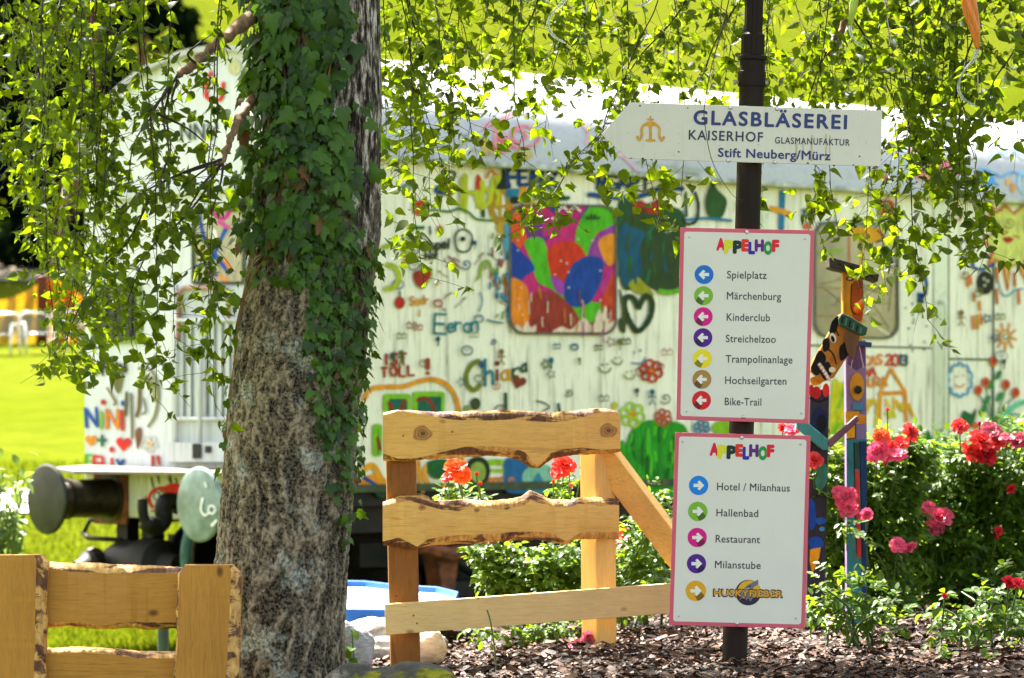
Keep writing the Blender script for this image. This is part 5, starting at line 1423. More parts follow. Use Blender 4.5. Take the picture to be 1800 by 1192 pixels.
F2 = 9.8
fe2 = thing('wooden_fence', (P(200, 1300, F2)[0], F2, ground(P(200, 1300, F2)[0], F2)), 'broad orange-brown wooden fence section at the lower left, in front of the wagon buffers', 'fence')
def o9(p): return off(p, 0, 780, 2.893)
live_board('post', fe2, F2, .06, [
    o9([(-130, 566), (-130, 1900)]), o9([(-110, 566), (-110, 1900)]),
    o9([(170, 562), (185, 590), (182, 700), (178, 900), (180, 1000), (170, 1190), (168, 1900)]), o9([(196, 562), (238, 604), (236, 700), (228, 830), (236, 900), (226, 1000), (228, 1190), (224, 1900)])], [m_wood_shade_z, m_wane], True, seed=4, jit=.4)
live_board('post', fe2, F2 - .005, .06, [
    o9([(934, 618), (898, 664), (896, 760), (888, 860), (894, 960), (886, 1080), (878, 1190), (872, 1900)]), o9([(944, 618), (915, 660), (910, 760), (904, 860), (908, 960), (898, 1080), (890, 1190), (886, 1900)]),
    o9([(1165, 618), (1176, 650), (1172, 760), (1165, 900), (1158, 1060), (1150, 1190), (1140, 1900)]), o9([(1180, 618), (1222, 664), (1226, 700), (1222, 800), (1216, 900), (1220, 1000), (1210, 1100), (1212, 1190), (1200, 1900)])], [m_wood_shade_z, m_wane], True, seed=6, jit=.4)
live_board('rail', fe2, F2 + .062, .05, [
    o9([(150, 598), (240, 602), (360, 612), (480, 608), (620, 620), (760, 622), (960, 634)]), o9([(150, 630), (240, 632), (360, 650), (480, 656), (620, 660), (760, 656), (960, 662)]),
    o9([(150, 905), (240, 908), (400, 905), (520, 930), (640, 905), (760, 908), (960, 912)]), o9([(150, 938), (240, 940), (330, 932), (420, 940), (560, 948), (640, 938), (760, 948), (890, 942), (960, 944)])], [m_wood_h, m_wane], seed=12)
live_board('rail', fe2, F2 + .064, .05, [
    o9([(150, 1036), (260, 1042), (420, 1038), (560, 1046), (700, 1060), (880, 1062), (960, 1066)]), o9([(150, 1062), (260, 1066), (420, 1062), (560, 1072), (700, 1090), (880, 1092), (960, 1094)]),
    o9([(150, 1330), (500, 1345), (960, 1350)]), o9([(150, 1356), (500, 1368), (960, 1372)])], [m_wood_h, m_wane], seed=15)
mb = MB()
x, y_, z_ = P(287, 1126, 15.5)
mb.tube([(x, 15.5, ground(x, 15.5) - .1), (x, 15.5, P(287, 1088, 15.5)[2])], .028, 16); mb.lathe(P(287, 1090, 15.5), (0, 0, 1), [(0, .028), (.004, .034), (.012, .034), (.016, .02)], 16)
tag(shade_auto(mb.build('metal_post', simple('green_post_paint', lin('#2f4438'), lin('#1f2f28'), 12, .5), origin=(x, 15.5, ground(x, 15.5)))), 'short dark green metal post seen between the rails of the lower left fence', 'post')

# ------------------------------------------------------------------ blue water table
TY = 13.6
tb = thing('play_table', (P(690, 1090, TY)[0], TY + .3, ground(P(690, 1090, TY)[0], TY)), 'low blue play table with a raised rim, right beside the birch trunk', 'table')
m_bluep = paint('table_blue', lin('#1f559f'), .12, .5)
rim = [(540, 1056), (560, 1078), (612, 1083), (690, 1084), (760, 1079), (800, 1066), (806, 1051), (770, 1042), (700, 1038), (640, 1031), (590, 1030), (550, 1040)]
zt = P(700, 1061, TY)[2]
def onz(px, py, z):
    d_ = ray(px, py); k = (z - CZ) / d_.z; return O3 + d_ * k
ro = [onz(x, y, zt) for x, y in rim]
cen = sum(ro, Vector()) / len(ro)
ri = [cen + (p - cen) * .955 for p in ro]; n = len(ro)
mb = MB(); vs = [p + Vector((0, 0, dz)) for pts, dz in ((ro, -.055), (ro, .028), (ri, .028), (ri, -.002)) for p in pts]
mb.add(vs, [(a * n + k, a * n + (k + 1) % n, (a + 1) * n + (k + 1) % n, (a + 1) * n + k) for a in range(3) for k in range(n)] + [tuple(range(n))])
bevel(mb.build('rim', m_bluep, tb), .004)
mb = MB(); mb.add([p + Vector((0, 0, .0)) for p in ri], [tuple(range(n))]); mb.build('tabletop', simple('pale_top', (.62, .70, .82), (.52, .62, .76), 4, .3), tb)
for k in (0, 3, 6, 9):
    c = cen + (ro[k] - cen) * .8
    mb = MB(); mb.tube([c - Vector((0, 0, .05)), Vector((c.x, c.y, ground(c.x, c.y) - .05))], .04, 10); mb.build('leg', m_bluep, tb, smooth=True)

# ------------------------------------------------------------------ boulders
def boulder(px, py, Y, size, label, m, seed, squash=(1, 1, .7), sub=5, rough=.22):
    import bmesh
    bm = bmesh.new(); bmesh.ops.create_icosphere(bm, subdivisions=sub, radius=1)
    for v in bm.verts:
        c = v.co.copy()
        f = 1 + rough * noise.noise(c * 1.1 + Vector((seed, 0, 0))) * 1.6 + rough * .5 * noise.noise(c * 3 + Vector((seed, 3, 0))) + rough * .12 * noise.noise(c * 11 + Vector((seed, 3, 1)))
        v.co = Vector((c.x * size[0] * f, c.y * size[1] * f, c.z * size[2] * f))
    me = bpy.data.meshes.new('boulder'); bm.to_mesh(me); bm.free()
    me.materials.append(m); me.polygons.foreach_set('use_smooth', [True] * len(me.polygons))
    o = link('boulder', me, None, P(px, py, Y)); return tag(o, label, 'boulder', 'boulders edging the flower bed')
def stone(name, a, b, moss=None, lo=.5):
    t = NT(name); f = t.noise(t.coord(), 9, 6, .7); g = t.noise(t.coord((1, 1, 3)), 22, 4, .7); h = t.noise(t.coord(), 5, 4, .6)
    c = t.mix(.5, t.ramp(f, [(.35, b), (.65, a)]), t.ramp(g, [(.35, b), (.6, a)]))
    if moss: c = t.mix(t.ramp(h, [(lo, 0.0), (lo + .08, 1.0)]), c, t.ramp(g, [(.4, moss), (.6, tuple(x * .35 for x in moss))]))
    t.col(c); t.bump(t.mix(.5, f, g), .7, .03)
    return t.done(.85, 0, .3)
m_st1 = stone('grey_stone', lin('#b4b0b0'), lin('#6a6668')); m_st2 = stone('white_stone', lin('#d8d2c8'), lin('#a89c90')); m_st3 = stone('mossy_stone', lin('#55524a'), lin('#2e2c28'), lin('#8f8a1c'), .5); m_st4 = stone('brown_stone', lin('#5a4838'), lin('#33281f'))
boulder(668, 1128, 12.6, (.24, .2, .10), 'large grey boulder behind the left fence post, under the blue table', m_st1, 2)
boulder(738, 1138, 12.25, (.10, .11, .085), 'small round whitish stone half hidden by the left fence post', m_st2, 5, rough=.1)
boulder(612, 1148, 11.3, (.085, .10, .11), 'upright grey stone touching the right side of the birch trunk', m_st1, 9)
boulder(645, 1212, 9.9, (.145, .12, .075), 'dark boulder with yellow lichen at the bottom edge beside the trunk', m_st3, 12, rough=.2)
boulder(740, 1213, 9.75, (.14, .12, .085), 'dark grey boulder with a lichen stripe at the bottom edge below the fence post', m_st3, 17, rough=.2)
boulder(836, 1118, 13.2, (.16, .16, .085), 'low brown stone in the shade under the plank', m_st4, 21)

# ------------------------------------------------------------------ painted wooden figures
def slab(name, parent, pts, Y0, th, m, smooth=False, bev=.004):
    if smooth: pts = [tuple(p) for p in spline(pts, 5, True)]
    return outl(pts[::-1], Y0, th, m, name, parent, bev)
G1 = 12.55
m_dark = paint('figure_dark', lin('#2c2632'), .25, .55)
m_teal = paint('figure_teal', lin('#3f7f82'), .2, .55); m_purple = paint('figure_purple', lin('#7a668c'), .15, .55); m_yel = paint('figure_yellow', lin('#bd8216'), .3, .5)
def fig(name, px, label):
    x = P(px, 900, G1)[0]; return thing(name, (x, G1, ground(x, G1)), label, 'wooden figure', 'painted wooden garden figures')
f1 = fig('wooden_figure', 1438, 'dark painted wooden figure with a tilted toothy orange head, right beside the direction boards')
zg = lambda px, Y: HZ + (CZ - ground(P(px, 0, Y)[0], Y) + .1) * F / Y
bd = slab('body', f1, [(1424, 690), (1458, 680), (1456, 780), (1453, 900), (1450, 1030), (1449, zg(1440, G1)), (1417, zg(1440, G1)), (1420, 900)], G1, .07, m_dark)
fn1 = board_fn(G1)
D = Decal(fn1, .001, .0001)
D.ell(1444, 838, 11, 24, '#4a8070', .15); D.ell(1435, 690, 8, 11, '#c02a2a'); D.ell(1452, 686, 6, 12, '#d83a32'); D.ell(1426, 686, 5, 10, '#b8302a'); D.poly([(1424, 666), (1436, 662), (1446, 672), (1430, 678)], '#d89a22', True)
D.stroke([(1424, 700), (1440, 706), (1455, 700)], 3, '#16121c'); D.ell(1440, 740, 14, 24, '#2a2a54'); D.ell(1444, 744, 9, 16, '#1a1626')
D.poly([(1422, 880), (1432, 884), (1434, 920), (1424, 930)], '#2050a0', True); D.poly([(1434, 912), (1448, 910), (1452, 918), (1438, 922)], '#2a60b0', True); D.poly([(1424, 946), (1440, 944), (1448, 958), (1432, 966), (1422, 958)], '#2456a8', True); D.ell(1445, 930, 5, 4, '#4a90b8')
D.poly([(1424, 966), (1443, 962), (1440, 980), (1428, 1010), (1423, 985)], '#d89a1e'); D.stroke([(1424, 1000), (1432, 1020)], 2, '#6a4a5a')
D.build('painted_pattern', bd, True, 1)
hd = slab('head', f1, [(1476, 552), (1502, 572), (1512, 592), (1466, 664), (1446, 672), (1424, 652), (1430, 634)], G1 - .055, .055, m_yel, bev=.006)
hd.data.materials.clear(); hd.data.materials.append(paint('head_orange', lin('#ac6c22'), .3, .5))
D = Decal(board_fn(G1 - .055), .001, .0001)
for pts in ([(1430, 634), (1440, 616), (1452, 628), (1446, 648), (1436, 660), (1425, 650)], [(1462, 566), (1474, 556), (1470, 582), (1458, 588)], [(1476, 610), (1494, 598), (1492, 622), (1478, 634)], [(1446, 600), (1456, 594), (1458, 612), (1448, 618)], [(1440, 648), (1456, 636), (1462, 656), (1450, 668)]): D.poly(pts, '#1e1a18', True)
D.ell(1464, 594, 5.5, 9, '#e8e4d8', -.3); D.ell(1464, 596, 3.2, 6, '#141214', -.3); D.stroke([(1458, 582), (1468, 580), (1474, 590)], 2.4, '#181410')
D.ell(1467, 632, 8, 7, '#a86a24'); D.stroke([(1456, 614), (1464, 622), (1470, 640)], 2.5, '#241c14'); D.ell(1463, 650, 6, 5, '#cfc4a8')
D.stroke([(1440, 640), (1448, 652), (1458, 668)], 6.5, '#d8a8a0'); D.stroke([(1440, 640), (1448, 652), (1458, 668)], 3.4, '#e8e2d4')
for k in range(6): D.stroke([(1440 + k * 3.4, 637 + k * 5.4), (1436 + k * 3.6, 641 + k * 5.4)], .9, '#5a2a2a', smooth=False)
D.build('painted_face', hd)
cp = slab('cap', f1, [(1474, 560), (1480, 550), (1494, 556), (1526, 576), (1522, 590), (1508, 588), (1476, 572)], G1 - .085, .09, paint('cap_green', lin('#2c4a3c'), .25, .5), bev=.005)
D = Decal(board_fn(G1 - .085), .001, .0001)
for k in range(6): D.stroke([(1482 + k * 6.4, 556 + k * 4), (1480 + k * 6.4, 568 + k * 3.6)], 2.6, '#5a8a70' if k % 2 else '#16221c', smooth=False)
D.build('painted_stripe', cp)
slab('ear', f1, [(1489, 574), (1512, 590), (1506, 612), (1500, 634), (1490, 620), (1484, 596)], G1 - .075, .02, paint('ear_brown', lin('#6a4a30'), .25, .6))
ax_ = (1, 0, 0)
slab('arm', f1, [(1400, 738), (1416, 740), (1458, 774), (1456, 790), (1448, 792), (1400, 752)], G1 - .05, .05, m_teal)
slab('hand_stick', f1, [(1454, 776), (1506, 730), (1512, 738), (1460, 788)], G1 - .06, .025, paint('stick_purple', lin('#6a4458'), .2, .5), bev=.006)

G2 = 12.75
f2 = fig('wooden_figure', 1505, 'tall slim painted wooden figure with a flat dark hat and carrot nose')
bd = slab('body', f2, [(1486, 600), (1522, 598), (1524, 770), (1524, 975), (1523, zg(1505, G2)), (1489, zg(1505, G2)), (1488, 770)], G2, .075, m_purple)
D = Decal(board_fn(G2), .001, .0001)
D.poly([(1486, 724), (1510, 722), (1512, 744), (1504, 746), (1504, 770), (1488, 772)], '#d8a024'); D.poly([(1510, 728), (1523, 730), (1523, 744), (1510, 746)], '#d8921e')
D.poly([(1488, 772), (1524, 772), (1523, 1120), (1489, 1120)], '#3f8088'); D.poly([(1511, 776), (1524, 776), (1523, 1120), (1516, 1120)], '#22426a'); D.poly([(1501, 778), (1510, 778), (1510, 825), (1502, 824)], '#2f5a48'); D.poly([(1502, 826), (1510, 828), (1514, 980), (1506, 980)], '#c0403a')
D.poly([(1492, 606), (1520, 604), (1522, 640), (1506, 652), (1490, 640)], '#6a5078'); D.stroke([(1502, 606), (1496, 648)], 1.4, '#c8b8d0'); D.stroke([(1510, 606), (1518, 646)], 1.4, '#c8b8d0')
for pts in ([(1488, 772), (1504, 770), (1504, 746)], [(1501, 778), (1502, 826), (1506, 980)], [(1511, 776), (1512, 830), (1516, 980)]): D.stroke(pts, 1.8, '#16141c', smooth=False)
D.build('painted_clothes', bd, True, 1)
o = slab('belly_disc', f2, [(1507 + 12.5 * math.cos(k * .45), 680 + 25 * math.sin(k * .45)) for k in range(14)], G2 - .012, .012, m_yel, bev=.002)
mb = MB(); mb.lathe(P(1507.5, 685, G2 - .012), (0, -1, 0), [(0, .017), (.022, .017), (.026, .012), (.027, .001)], 6); mb.build('nut', m_iron, f2)
slab('pocket', f2, [(1500, 708), (1517, 709), (1517, 722), (1500, 721)], G2 - .015, .015, paint('pocket_teal', lin('#3a7a9a'), .2), bev=.002)
slab('peg', f2, [(1508, 599), (1533, 602), (1532, 611), (1508, 608)], G2 - .04, .025, paint('peg_blue', lin('#2a3c6a'), .2), bev=.003)
hd = slab('head', f2, [(1481, 478), (1514, 478), (1518, 500), (1516, 604), (1486, 604), (1482, 560)], G2 - .005, .07, m_yel, bev=.006)
D = Decal(board_fn(G2 - .005), .001, .0001)
D.poly([(1497, 500), (1516, 498), (1516, 560), (1502, 562), (1496, 540)], '#a4561a', True); D.stroke([(1497, 500), (1496, 540), (1504, 552), (1512, 545)], 1.8, '#2a1c14'); D.ell(1494, 490, 7, 4, '#3a3440'); D.ell(1494, 490, 4, 2, '#c8c4bc')
D.build('painted_face', hd)
mb = MB(); mb.tube([Vector(q) for q in (P(1508, 545, G2 - .005), P(1512, 538, G2 - .03), P(1517, 531, G2 - .06), P(1520, 527, G2 - .075))], [.022, .02, .013, .003], 12); mb.build('nose', paint('nose_orange', lin('#d86a2a'), .15, .4), f2, smooth=True)
ht = slab('hat', f2, [(1457, 452), (1466, 453), (1512, 466), (1546, 482), (1543, 496), (1534, 492), (1500, 480), (1470, 474), (1458, 470)], G2 - .05, .16, paint('hat_dark', lin('#3a342e'), .5, .6, 30, (.2, 1, 2)), bev=.004)
D = Decal(board_fn(G2 - .05), .001, .0001)
for k in range(7): D.stroke([(1462 + k * 11, 458 + k * 4.0 + R.uniform(-2, 2)), (1474 + k * 10, 463 + k * 4.2 + R.uniform(-2, 3))], 2, R.choice(['#5a5060', '#2a4a3a', '#6a3a34', '#1a1614']))
D.build('painted_stripe', ht)
# ------------------------------------------------------------------ birch trunk
BY = 10.5
TR = [(-900, 470, 640), (-400, 462, 655), (0, 455, 668), (200, 456, 672), (400, 442, 668), (500, 428, 655), (600, 412, 645), (700, 404, 632), (800, 396, 625), (900, 386, 618), (1000, 378, 611), (1100, 374, 607), (1190, 368, 606), (1260, 350, 622), (1330, 300, 660)]
def tr_at(py):
    l = np.interp(py, [t[0] for t in TR], [t[1] for t in TR]); r = np.interp(py, [t[0] for t in TR], [t[2] for t in TR])
    return ((l + r) / 2 - 900) * BY / F, (r - l) / 2 * BY / F * .985
def py_of(z): return HZ - (z - CZ) * F / BY
zb = ground(-.75, BY) - .08
birch = thing('birch_tree', (tr_at(1190)[0], BY, zb + .08), 'thick birch tree with rough lichened bark and drooping leafy twigs', 'tree')
def ridged(p): return 1 - abs(noise.noise(p)) * 2
def bark_h(a, z, py):
    q = a * .215
    rough = sstep(180, 520, py)                       # smooth white bark higher up, deep fissures lower down
    warp = .05 * noise.noise((q * 4, z * 3, 7))
    r1 = ridged(((q + warp) * 19, z * 6.5, 1)); r2 = ridged(((q + warp) * 44 + 5, z * 24, 2)); r3 = noise.noise((q * 85, z * 70, 3))
    r4 = noise.noise((q * 3, z * 2.2, 4))
    h = (.55 * r1 + .38 * r2 + .22 * r3)
    return (h * (.003 + .011 * rough) + r4 * .012), h
mb = MB(); nU = 300
zsr = list(np.linspace(zb, 3.15, 560)) + list(np.linspace(3.18, 7.6, 60))
hh = []
for z in zsr:
    py = py_of(z); cx, r = tr_at(py)
    if py < -400: r *= max(.3, 1 - (-400 - py) / 3200)
    for k in range(nU):
        a = 2 * math.pi * k / nU
        d_, h = bark_h(a if a < math.pi else a - 2 * math.pi, z, py); hh.append(h)
        rr = r * (1 + .03 * math.sin(3 * a + z)) + d_ - .006
        mb.v.append((cx + rr * math.sin(a), BY - rr * math.cos(a), z))
nz_ = len(zsr)
mb.f = [(i * nU + k, i * nU + (k + 1) % nU, (i + 1) * nU + (k + 1) % nU, (i + 1) * nU + k) for i in range(nz_ - 1) for k in range(nU)]
mb.mi = [0] * len(mb.f)
def bark_mat():
    t = NT('birch_bark')
    at = t.n("Attribute", attribute_name='ridge')
    rid = at.outputs['Fac']
    n1 = t.noise(t.coord((1, 1, .75)), 52, 6, .8); n2 = t.noise(t.coord(), 6, 5, .65); n3 = t.noise(t.coord(), 95, 3, .7); n4 = t.noise(t.coord(), 2.6, 4, .6)
    m0 = t.n("Math", operation='MULTIPLY_ADD'); t.l(n1, m0.inputs[0]); m0.inputs[1].default_value = 2.0; m0.inputs[2].default_value = -.46
    m = t.n("Math", operation='MULTIPLY_ADD'); t.l(rid, m.inputs[0]); m.inputs[1].default_value = .95; t.l(m0.outputs[0], m.inputs[2])
    c = t.ramp(m.outputs[0], [(.30, lin('#2e251e')), (.44, lin('#5a4a3c')), (.56, lin('#8a7a68')), (.72, lin('#a89a88'))])
    m.use_clamp = False
    sc_ = t.n("Math", operation='MULTIPLY'); sc_.inputs[1].default_value = .62; t.l(m.outputs[0], sc_.inputs[0])
    c = t.ramp(sc_.outputs[0], [(.46, lin('#080504')), (.58, lin('#211912')), (.70, lin('#54473a')), (.88, lin('#9a8b74'))])
    c = t.mix(.30, c, t.ramp(n3, [(.42, lin('#1a130e')), (.58, lin('#a89c82'))]))
    lich = t.ramp(n2, [(.55, 0.0), (.64, .75)]); c = t.mix(lich, c, t.ramp(n3, [(.35, lin('#4a4a40')), (.6, lin('#b8bcae'))]))
    moss = t.ramp(n4, [(.62, 0.0), (.70, .6)]); c = t.mix(moss, c, t.ramp(n3, [(.4, lin('#3a3a14')), (.65, lin('#77741f'))]))
    # smooth white bark on the upper part
    sx = t.n("SeparateXYZ"); t.l(t.coord(), sx.inputs[0])
    nz2 = t.noise(t.coord((1, 1, .5)), 9, 4, .6)
    ad = t.n("Math", operation='MULTIPLY_ADD'); t.l(nz2, ad.inputs[0]); ad.inputs[1].default_value = .9; t.l(sx.outputs['Z'], ad.inputs[2])
    up = t.ramp(ad.outputs[0], [(0, 0.0), (1, 1.0)])
    mr = t.n("MapRange"); t.l(ad.outputs[0], mr.inputs[0]); mr.inputs[1].default_value = 2.02; mr.inputs[2].default_value = 2.25
    wn2 = t.noise(t.coord((3, 3, .8)), 14, 5, .7)
    wht = t.ramp(wn2, [(.40, lin('#120d0a')), (.48, lin('#40372e')), (.54, lin('#7c7268')), (.59, lin('#bab0a6')), (.72, lin('#d2cac2'))])
    c = t.mix(mr.outputs[0], c, wht)
    t.col(c); t.bump(t.mix(.5, n1, n3), .75, .012)
    return t.done(.9, 0, .2)
tk = mb.build('trunk', bark_mat(), birch, smooth=True)
at = tk.data.attributes.new('ridge', 'FLOAT', 'POINT'); at.data.foreach_set('value', [float(x) for x in hh])
def tsurf(a, py, out=0.0):
    z = CZ + (HZ - py) * BY / F; cx, r = tr_at(py)
    return np.array([cx + (r + out) * math.sin(a), BY - (r + out) * math.cos(a), z])

# limbs and drooping twigs
def limb(pts, r0, r1, k=6):
    q = [tuple(p) for p in spline(pts, k)]
    for i in range(1, len(q) - 1): q[i] = tuple(np.array(q[i]) + rv(.006))
    rr = [(r0 + (r1 - r0) * i / (len(q) - 1)) * (1 + .12 * R.uniform(-1, 1)) for i in range(len(q))]
    mb = MB(); mb.tube([Vector(p) for p in q], rr, 12); mb.build('limb', m_limb, birch, smooth=True)
limb([P(470, 10, 10.45), P(430, 42, 10.3), P(385, 75, 10.15), P(345, 112, 10.05), P(312, 132, 10.0)], .026, .012)
limb([P(450, 165, 10.4), P(432, 190, 10.3), P(412, 225, 10.2), P(400, 255, 10.15), P(388, 290, 10.1)], .017, .008)
limb([P(1515, -40, 11.6), P(1495, 20, 11.6), P(1472, 62, 11.6), P(1455, 96, 11.55)], .016, .011)
tw = MB()
def twig(pts, r0, r1, k=4): 
    q = [Vector(p) for p in spline(pts, k)]
    tw.tube(q, [r0 + (r1 - r0) * i / max(1, len(q) - 1) for i in range(len(q))], 5, cap=False)
for pts in ([(312, 132), (296, 158), (270, 190), (266, 215), (276, 240)], [(345, 112), (330, 96), (345, 80), (372, 60)], [(388, 290), (360, 320), (335, 360), (312, 395)], [(390, 280), (330, 300), (285, 322), (258, 350)], [(392, 288), (388, 320), (372, 372)], [(388, 290), (370, 292), (335, 318), (322, 340)], [(300, 150), (285, 172), (292, 210), (300, 260), (284, 310)], [(276, 200), (330, 226), (372, 262)], [(312, 140), (302, 178), (330, 158)]):
    twig([P(x, y, 10.0 - i * .04) for i, (x, y) in enumerate(pts)], .005, .0018)
# long limbs above the picture that carry the hanging twigs
canopy_ends = []
for k in range(13):
    a = k * 2.4; L = R.uniform(2.4, 4.2); z0 = 3.5 + k * .27
    cx, r = tr_at(py_of(z0))
    e = Vector((cx + L * math.cos(a) * 1.0 + (.8 if math.cos(a) > 0 else 0), BY + L * math.sin(a) * .85 + .8, z0 + R.uniform(.1, .9)))
    s_ = Vector((cx, BY, z0)); m_ = s_.lerp(e, .5) + Vector((0, 0, .45))
    limb([tuple(s_), tuple(m_), tuple(e), tuple(e + Vector((.4 * math.cos(a), .4 * math.sin(a), -.35)))], .055, .012, 6); canopy_ends += [s_.lerp(e, .4) + Vector((0, 0, .4)), m_, e]
cl = Cloud(BIRCH, 1.3)
def leaf_at(p, size, hang=.8, mi=0):
    h = rv()
    d = np.array([h[0] * .95, h[1] * .95, h[2] * .6 - hang * R.uniform(.3, 1.1)]); cl.add(p, d, rv(), (size * R.uniform(.85, 1.08), size), mi)
def strand(px0, py0, px1, py1, Y, step=15, size=23, r=.0028, side=.62, jitter=10):
    n = max(4, int(math.hypot(px1 - px0, py1 - py0) / 40)); pts = []; ph = R.uniform(0, 6.28)
    for i in range(n + 1):
        t = i / n
        x = px0 + (px1 - px0) * t ** 1.3 + jitter * math.sin(ph + t * 5) * t * (1 - .3 * t) + R.uniform(-3, 3)
        pts.append(P(x, py0 + (py1 - py0) * t, Y + .25 * math.sin(ph * 2 + t * 3)))
    dress(spline(pts, 5), Y, step, size, r, side)
def bough(pxs, Y, step=17, size=24, r=.0042, side=.75):
    n = len(pxs); pts = [P(x + R.uniform(-5, 5), y + R.uniform(-5, 5), Y + .2 * math.sin(i * 1.3 + Y * 7)) for i, (x, y) in enumerate(pxs)]
    dress(spline(pts, 7), Y, step, size, r, side)
def dress(q, Y, step, size, r, side):
    tw.tube([Vector(p) for p in q], [r * (1 - .6 * i / len(q)) for i in range(len(q))], 5, cap=False)
    sc_ = Y / F
    acc = R.uniform(0, step); tot = 0
    for i in range(1, len(q)):
        seg = np.linalg.norm(q[i] - q[i - 1]) / sc_; tot += seg; acc += seg
        while acc > step:
            acc -= step * R.uniform(.6, 1.4)
            b = q[i] + rv(.004)
            if R.random() < side:           # short side shoot with two to four leaves
                sd = rv(); sd[2] = -abs(sd[2]) * .8 - .1; sd /= np.linalg.norm(sd); L = R.uniform(.04, .19)
                e = b + sd * L; tw.tube([Vector(b), Vector(b + sd * L * .5 + np.array([0, 0, .004])), Vector(e)], [.0012, .001, .0007], 4, cap=False)
                for _ in range(R.choice((2, 3, 4, 5))): leaf_at(b + sd * L * R.uniform(.35, 1.05) + rv(.014), size * sc_ * R.uniform(.42, 1.2))
            else: leaf_at(b + rv(.012), size * sc_ * R.uniform(.42, 1.2))
def zone(x0, x1, e0, e1, n, Y0, Y1, **kw):
    for _ in range(n):
        x = R.uniform(x0, x1); strand(x + R.uniform(-110, 110), R.uniform(-170, -60), x, R.uniform(e0, e1), R.uniform(Y0, Y1), **kw)
zone(-20, 70, 260, 470, 8, 9.2, 11.5); zone(60, 130, 350, 630, 5, 9.4, 11.5); zone(100, 190, 480, 700, 6, 9.6, 11.3); zone(190, 280, 420, 640, 2, 9.6, 11.3)
zone(270, 350, 330, 590, 1, 9.7, 11.2); zone(-10, 200, 80, 300, 7, 9.5, 12)
zone(678, 790, 170, 440, 9, 11.0, 12.2, size=24); zone(790, 900, 90, 200, 4, 11.2, 12.8); zone(890, 1010, 100, 240, 5, 11.2, 12.6); zone(1000, 1110, 100, 240, 5, 11.3, 12.6)
zone(1110, 1200, 90, 190, 3, 11.4, 12.6); zone(1200, 1300, 60, 180, 3, 11.4, 12.8); zone(1340, 1430, 120, 230, 4, 11.4, 12.4); zone(1420, 1560, 90, 210, 5, 11.3, 12.4, size=26)
zone(1560, 1650, 150, 340, 6, 11.2, 12.2, size=26); zone(1640, 1720, 200, 420, 4, 11.2, 12.2, size=26); zone(1710, 1810, 110, 240, 5, 11.0, 12.4, size=26)
for pxs, Y in (([(388, 290), (350, 345), (312, 395), (262, 440), (232, 500), (222, 560)], 10.05), ([(390, 280), (330, 300), (285, 322), (238, 352), (205, 400), (190, 450)], 10.1), ([(312, 132), (285, 165), (262, 205), (235, 262), (222, 330)], 9.95), ([(300, 150), (292, 210), (300, 262), (284, 315), (290, 370)], 9.9),
    ([(240, -60), (215, 60), (172, 160), (150, 260), (158, 340)], 10.2), ([(150, -60), (118, 70), (70, 150), (40, 240)], 9.8), ([(330, 395), (345, 440), (372, 480), (388, 540)], 10.0), ([(262, 350), (230, 420), (180, 470), (140, 540), (118, 610)], 9.9),
    ([(700, -60), (722, 40), (770, 110), (812, 170), (830, 240)], 11.4), ([(960, -60), (930, 40), (880, 90), (850, 150)], 11.5), ([(1240, -60), (1180, 40), (1120, 100), (1075, 190), (1050, 250)], 11.45), ([(1290, 10), (1252, 80), (1235, 130), (1195, 170)], 11.5), ([(1455, 96), (1432, 130), (1418, 180)], 11.55), ([(1500, 30), (1540, 90), (1562, 160), (1600, 230), (1625, 320)], 11.5), ([(1760, -60), (1725, 40), (1690, 120), (1672, 230), (1700, 320), (1735, 440)], 11.3), ([(1820, 20), (1780, 90), (1748, 150), (1740, 230)], 11.2)):
    bough(pxs, Y)
# single long twigs that can be picked out
for (x0, x1, y1, Y) in ((760, 800, 290, 11.3), (905, 912, 290, 11.4), (1096, 1150, 395, 11.5), (1188, 1196, 345, 11.5), (1440, 1462, 420, 11.4), (1460, 1425, 385, 11.5), (1560, 1572, 400, 11.3), (1600, 1612, 460, 11.4), (1578, 1632, 565, 11.5), (1680, 1690, 470, 11.3), (1660, 1730, 440, 11.2), (1535, 1510, 505, 12.2), (1520, 1548, 520, 12.2), (150, 112, 640, 9.8), (390, 352, 660, 10.1), (385, 372, 720, 10.1), (250, 282, 700, 9.9), (300, 296, 640, 10.0), (715, 745, 500, 11.2), (1350, 1330, 395, 11.4)):
    strand(x0, -90, x1, y1, Y, step=17, size=27, jitter=16)
# brighter clumps: a bough seen through the light, lower in the picture
for (cx_, cy_, w_, h_, n_, Y) in ((955, 350, 45, 70, 17, 11.3), (1075, 320, 25, 50, 14, 11.4), (1160, 360, 30, 40, 14, 11.6), (1010, 290, 50, 40, 18, 11.5), (1680, 300, 50, 60, 44, 11.3), (1640, 400, 60, 60, 34, 11.5), (1710, 420, 25, 40, 18, 11.4), (1430, 360, 40, 40, 18, 11.6), (1535, 470, 30, 60, 20, 12.0), (150, 640, 70, 45, 46, 9.8), (210, 560, 60, 60, 44, 10), (705, 420, 26, 50, 24, 11.2), (255, 670, 30, 40, 12, 9.9), (1190, 320, 30, 30, 12, 11.5), (1330, 330, 12, 40, 8, 11.5)):
    for _ in range(n_): leaf_at(np.array(P(cx_ + R.gauss(0, w_ * .5), cy_ + R.gauss(0, h_ * .5), Y + R.uniform(-.12, .12))), R.uniform(18, 32) * Y / F)
strand(1170, -60, 1040, 260, 11.35, step=40); strand(1120, 160, 1000, 290, 11.35, step=20); strand(1000, 285, 930, 400, 11.35, step=18)
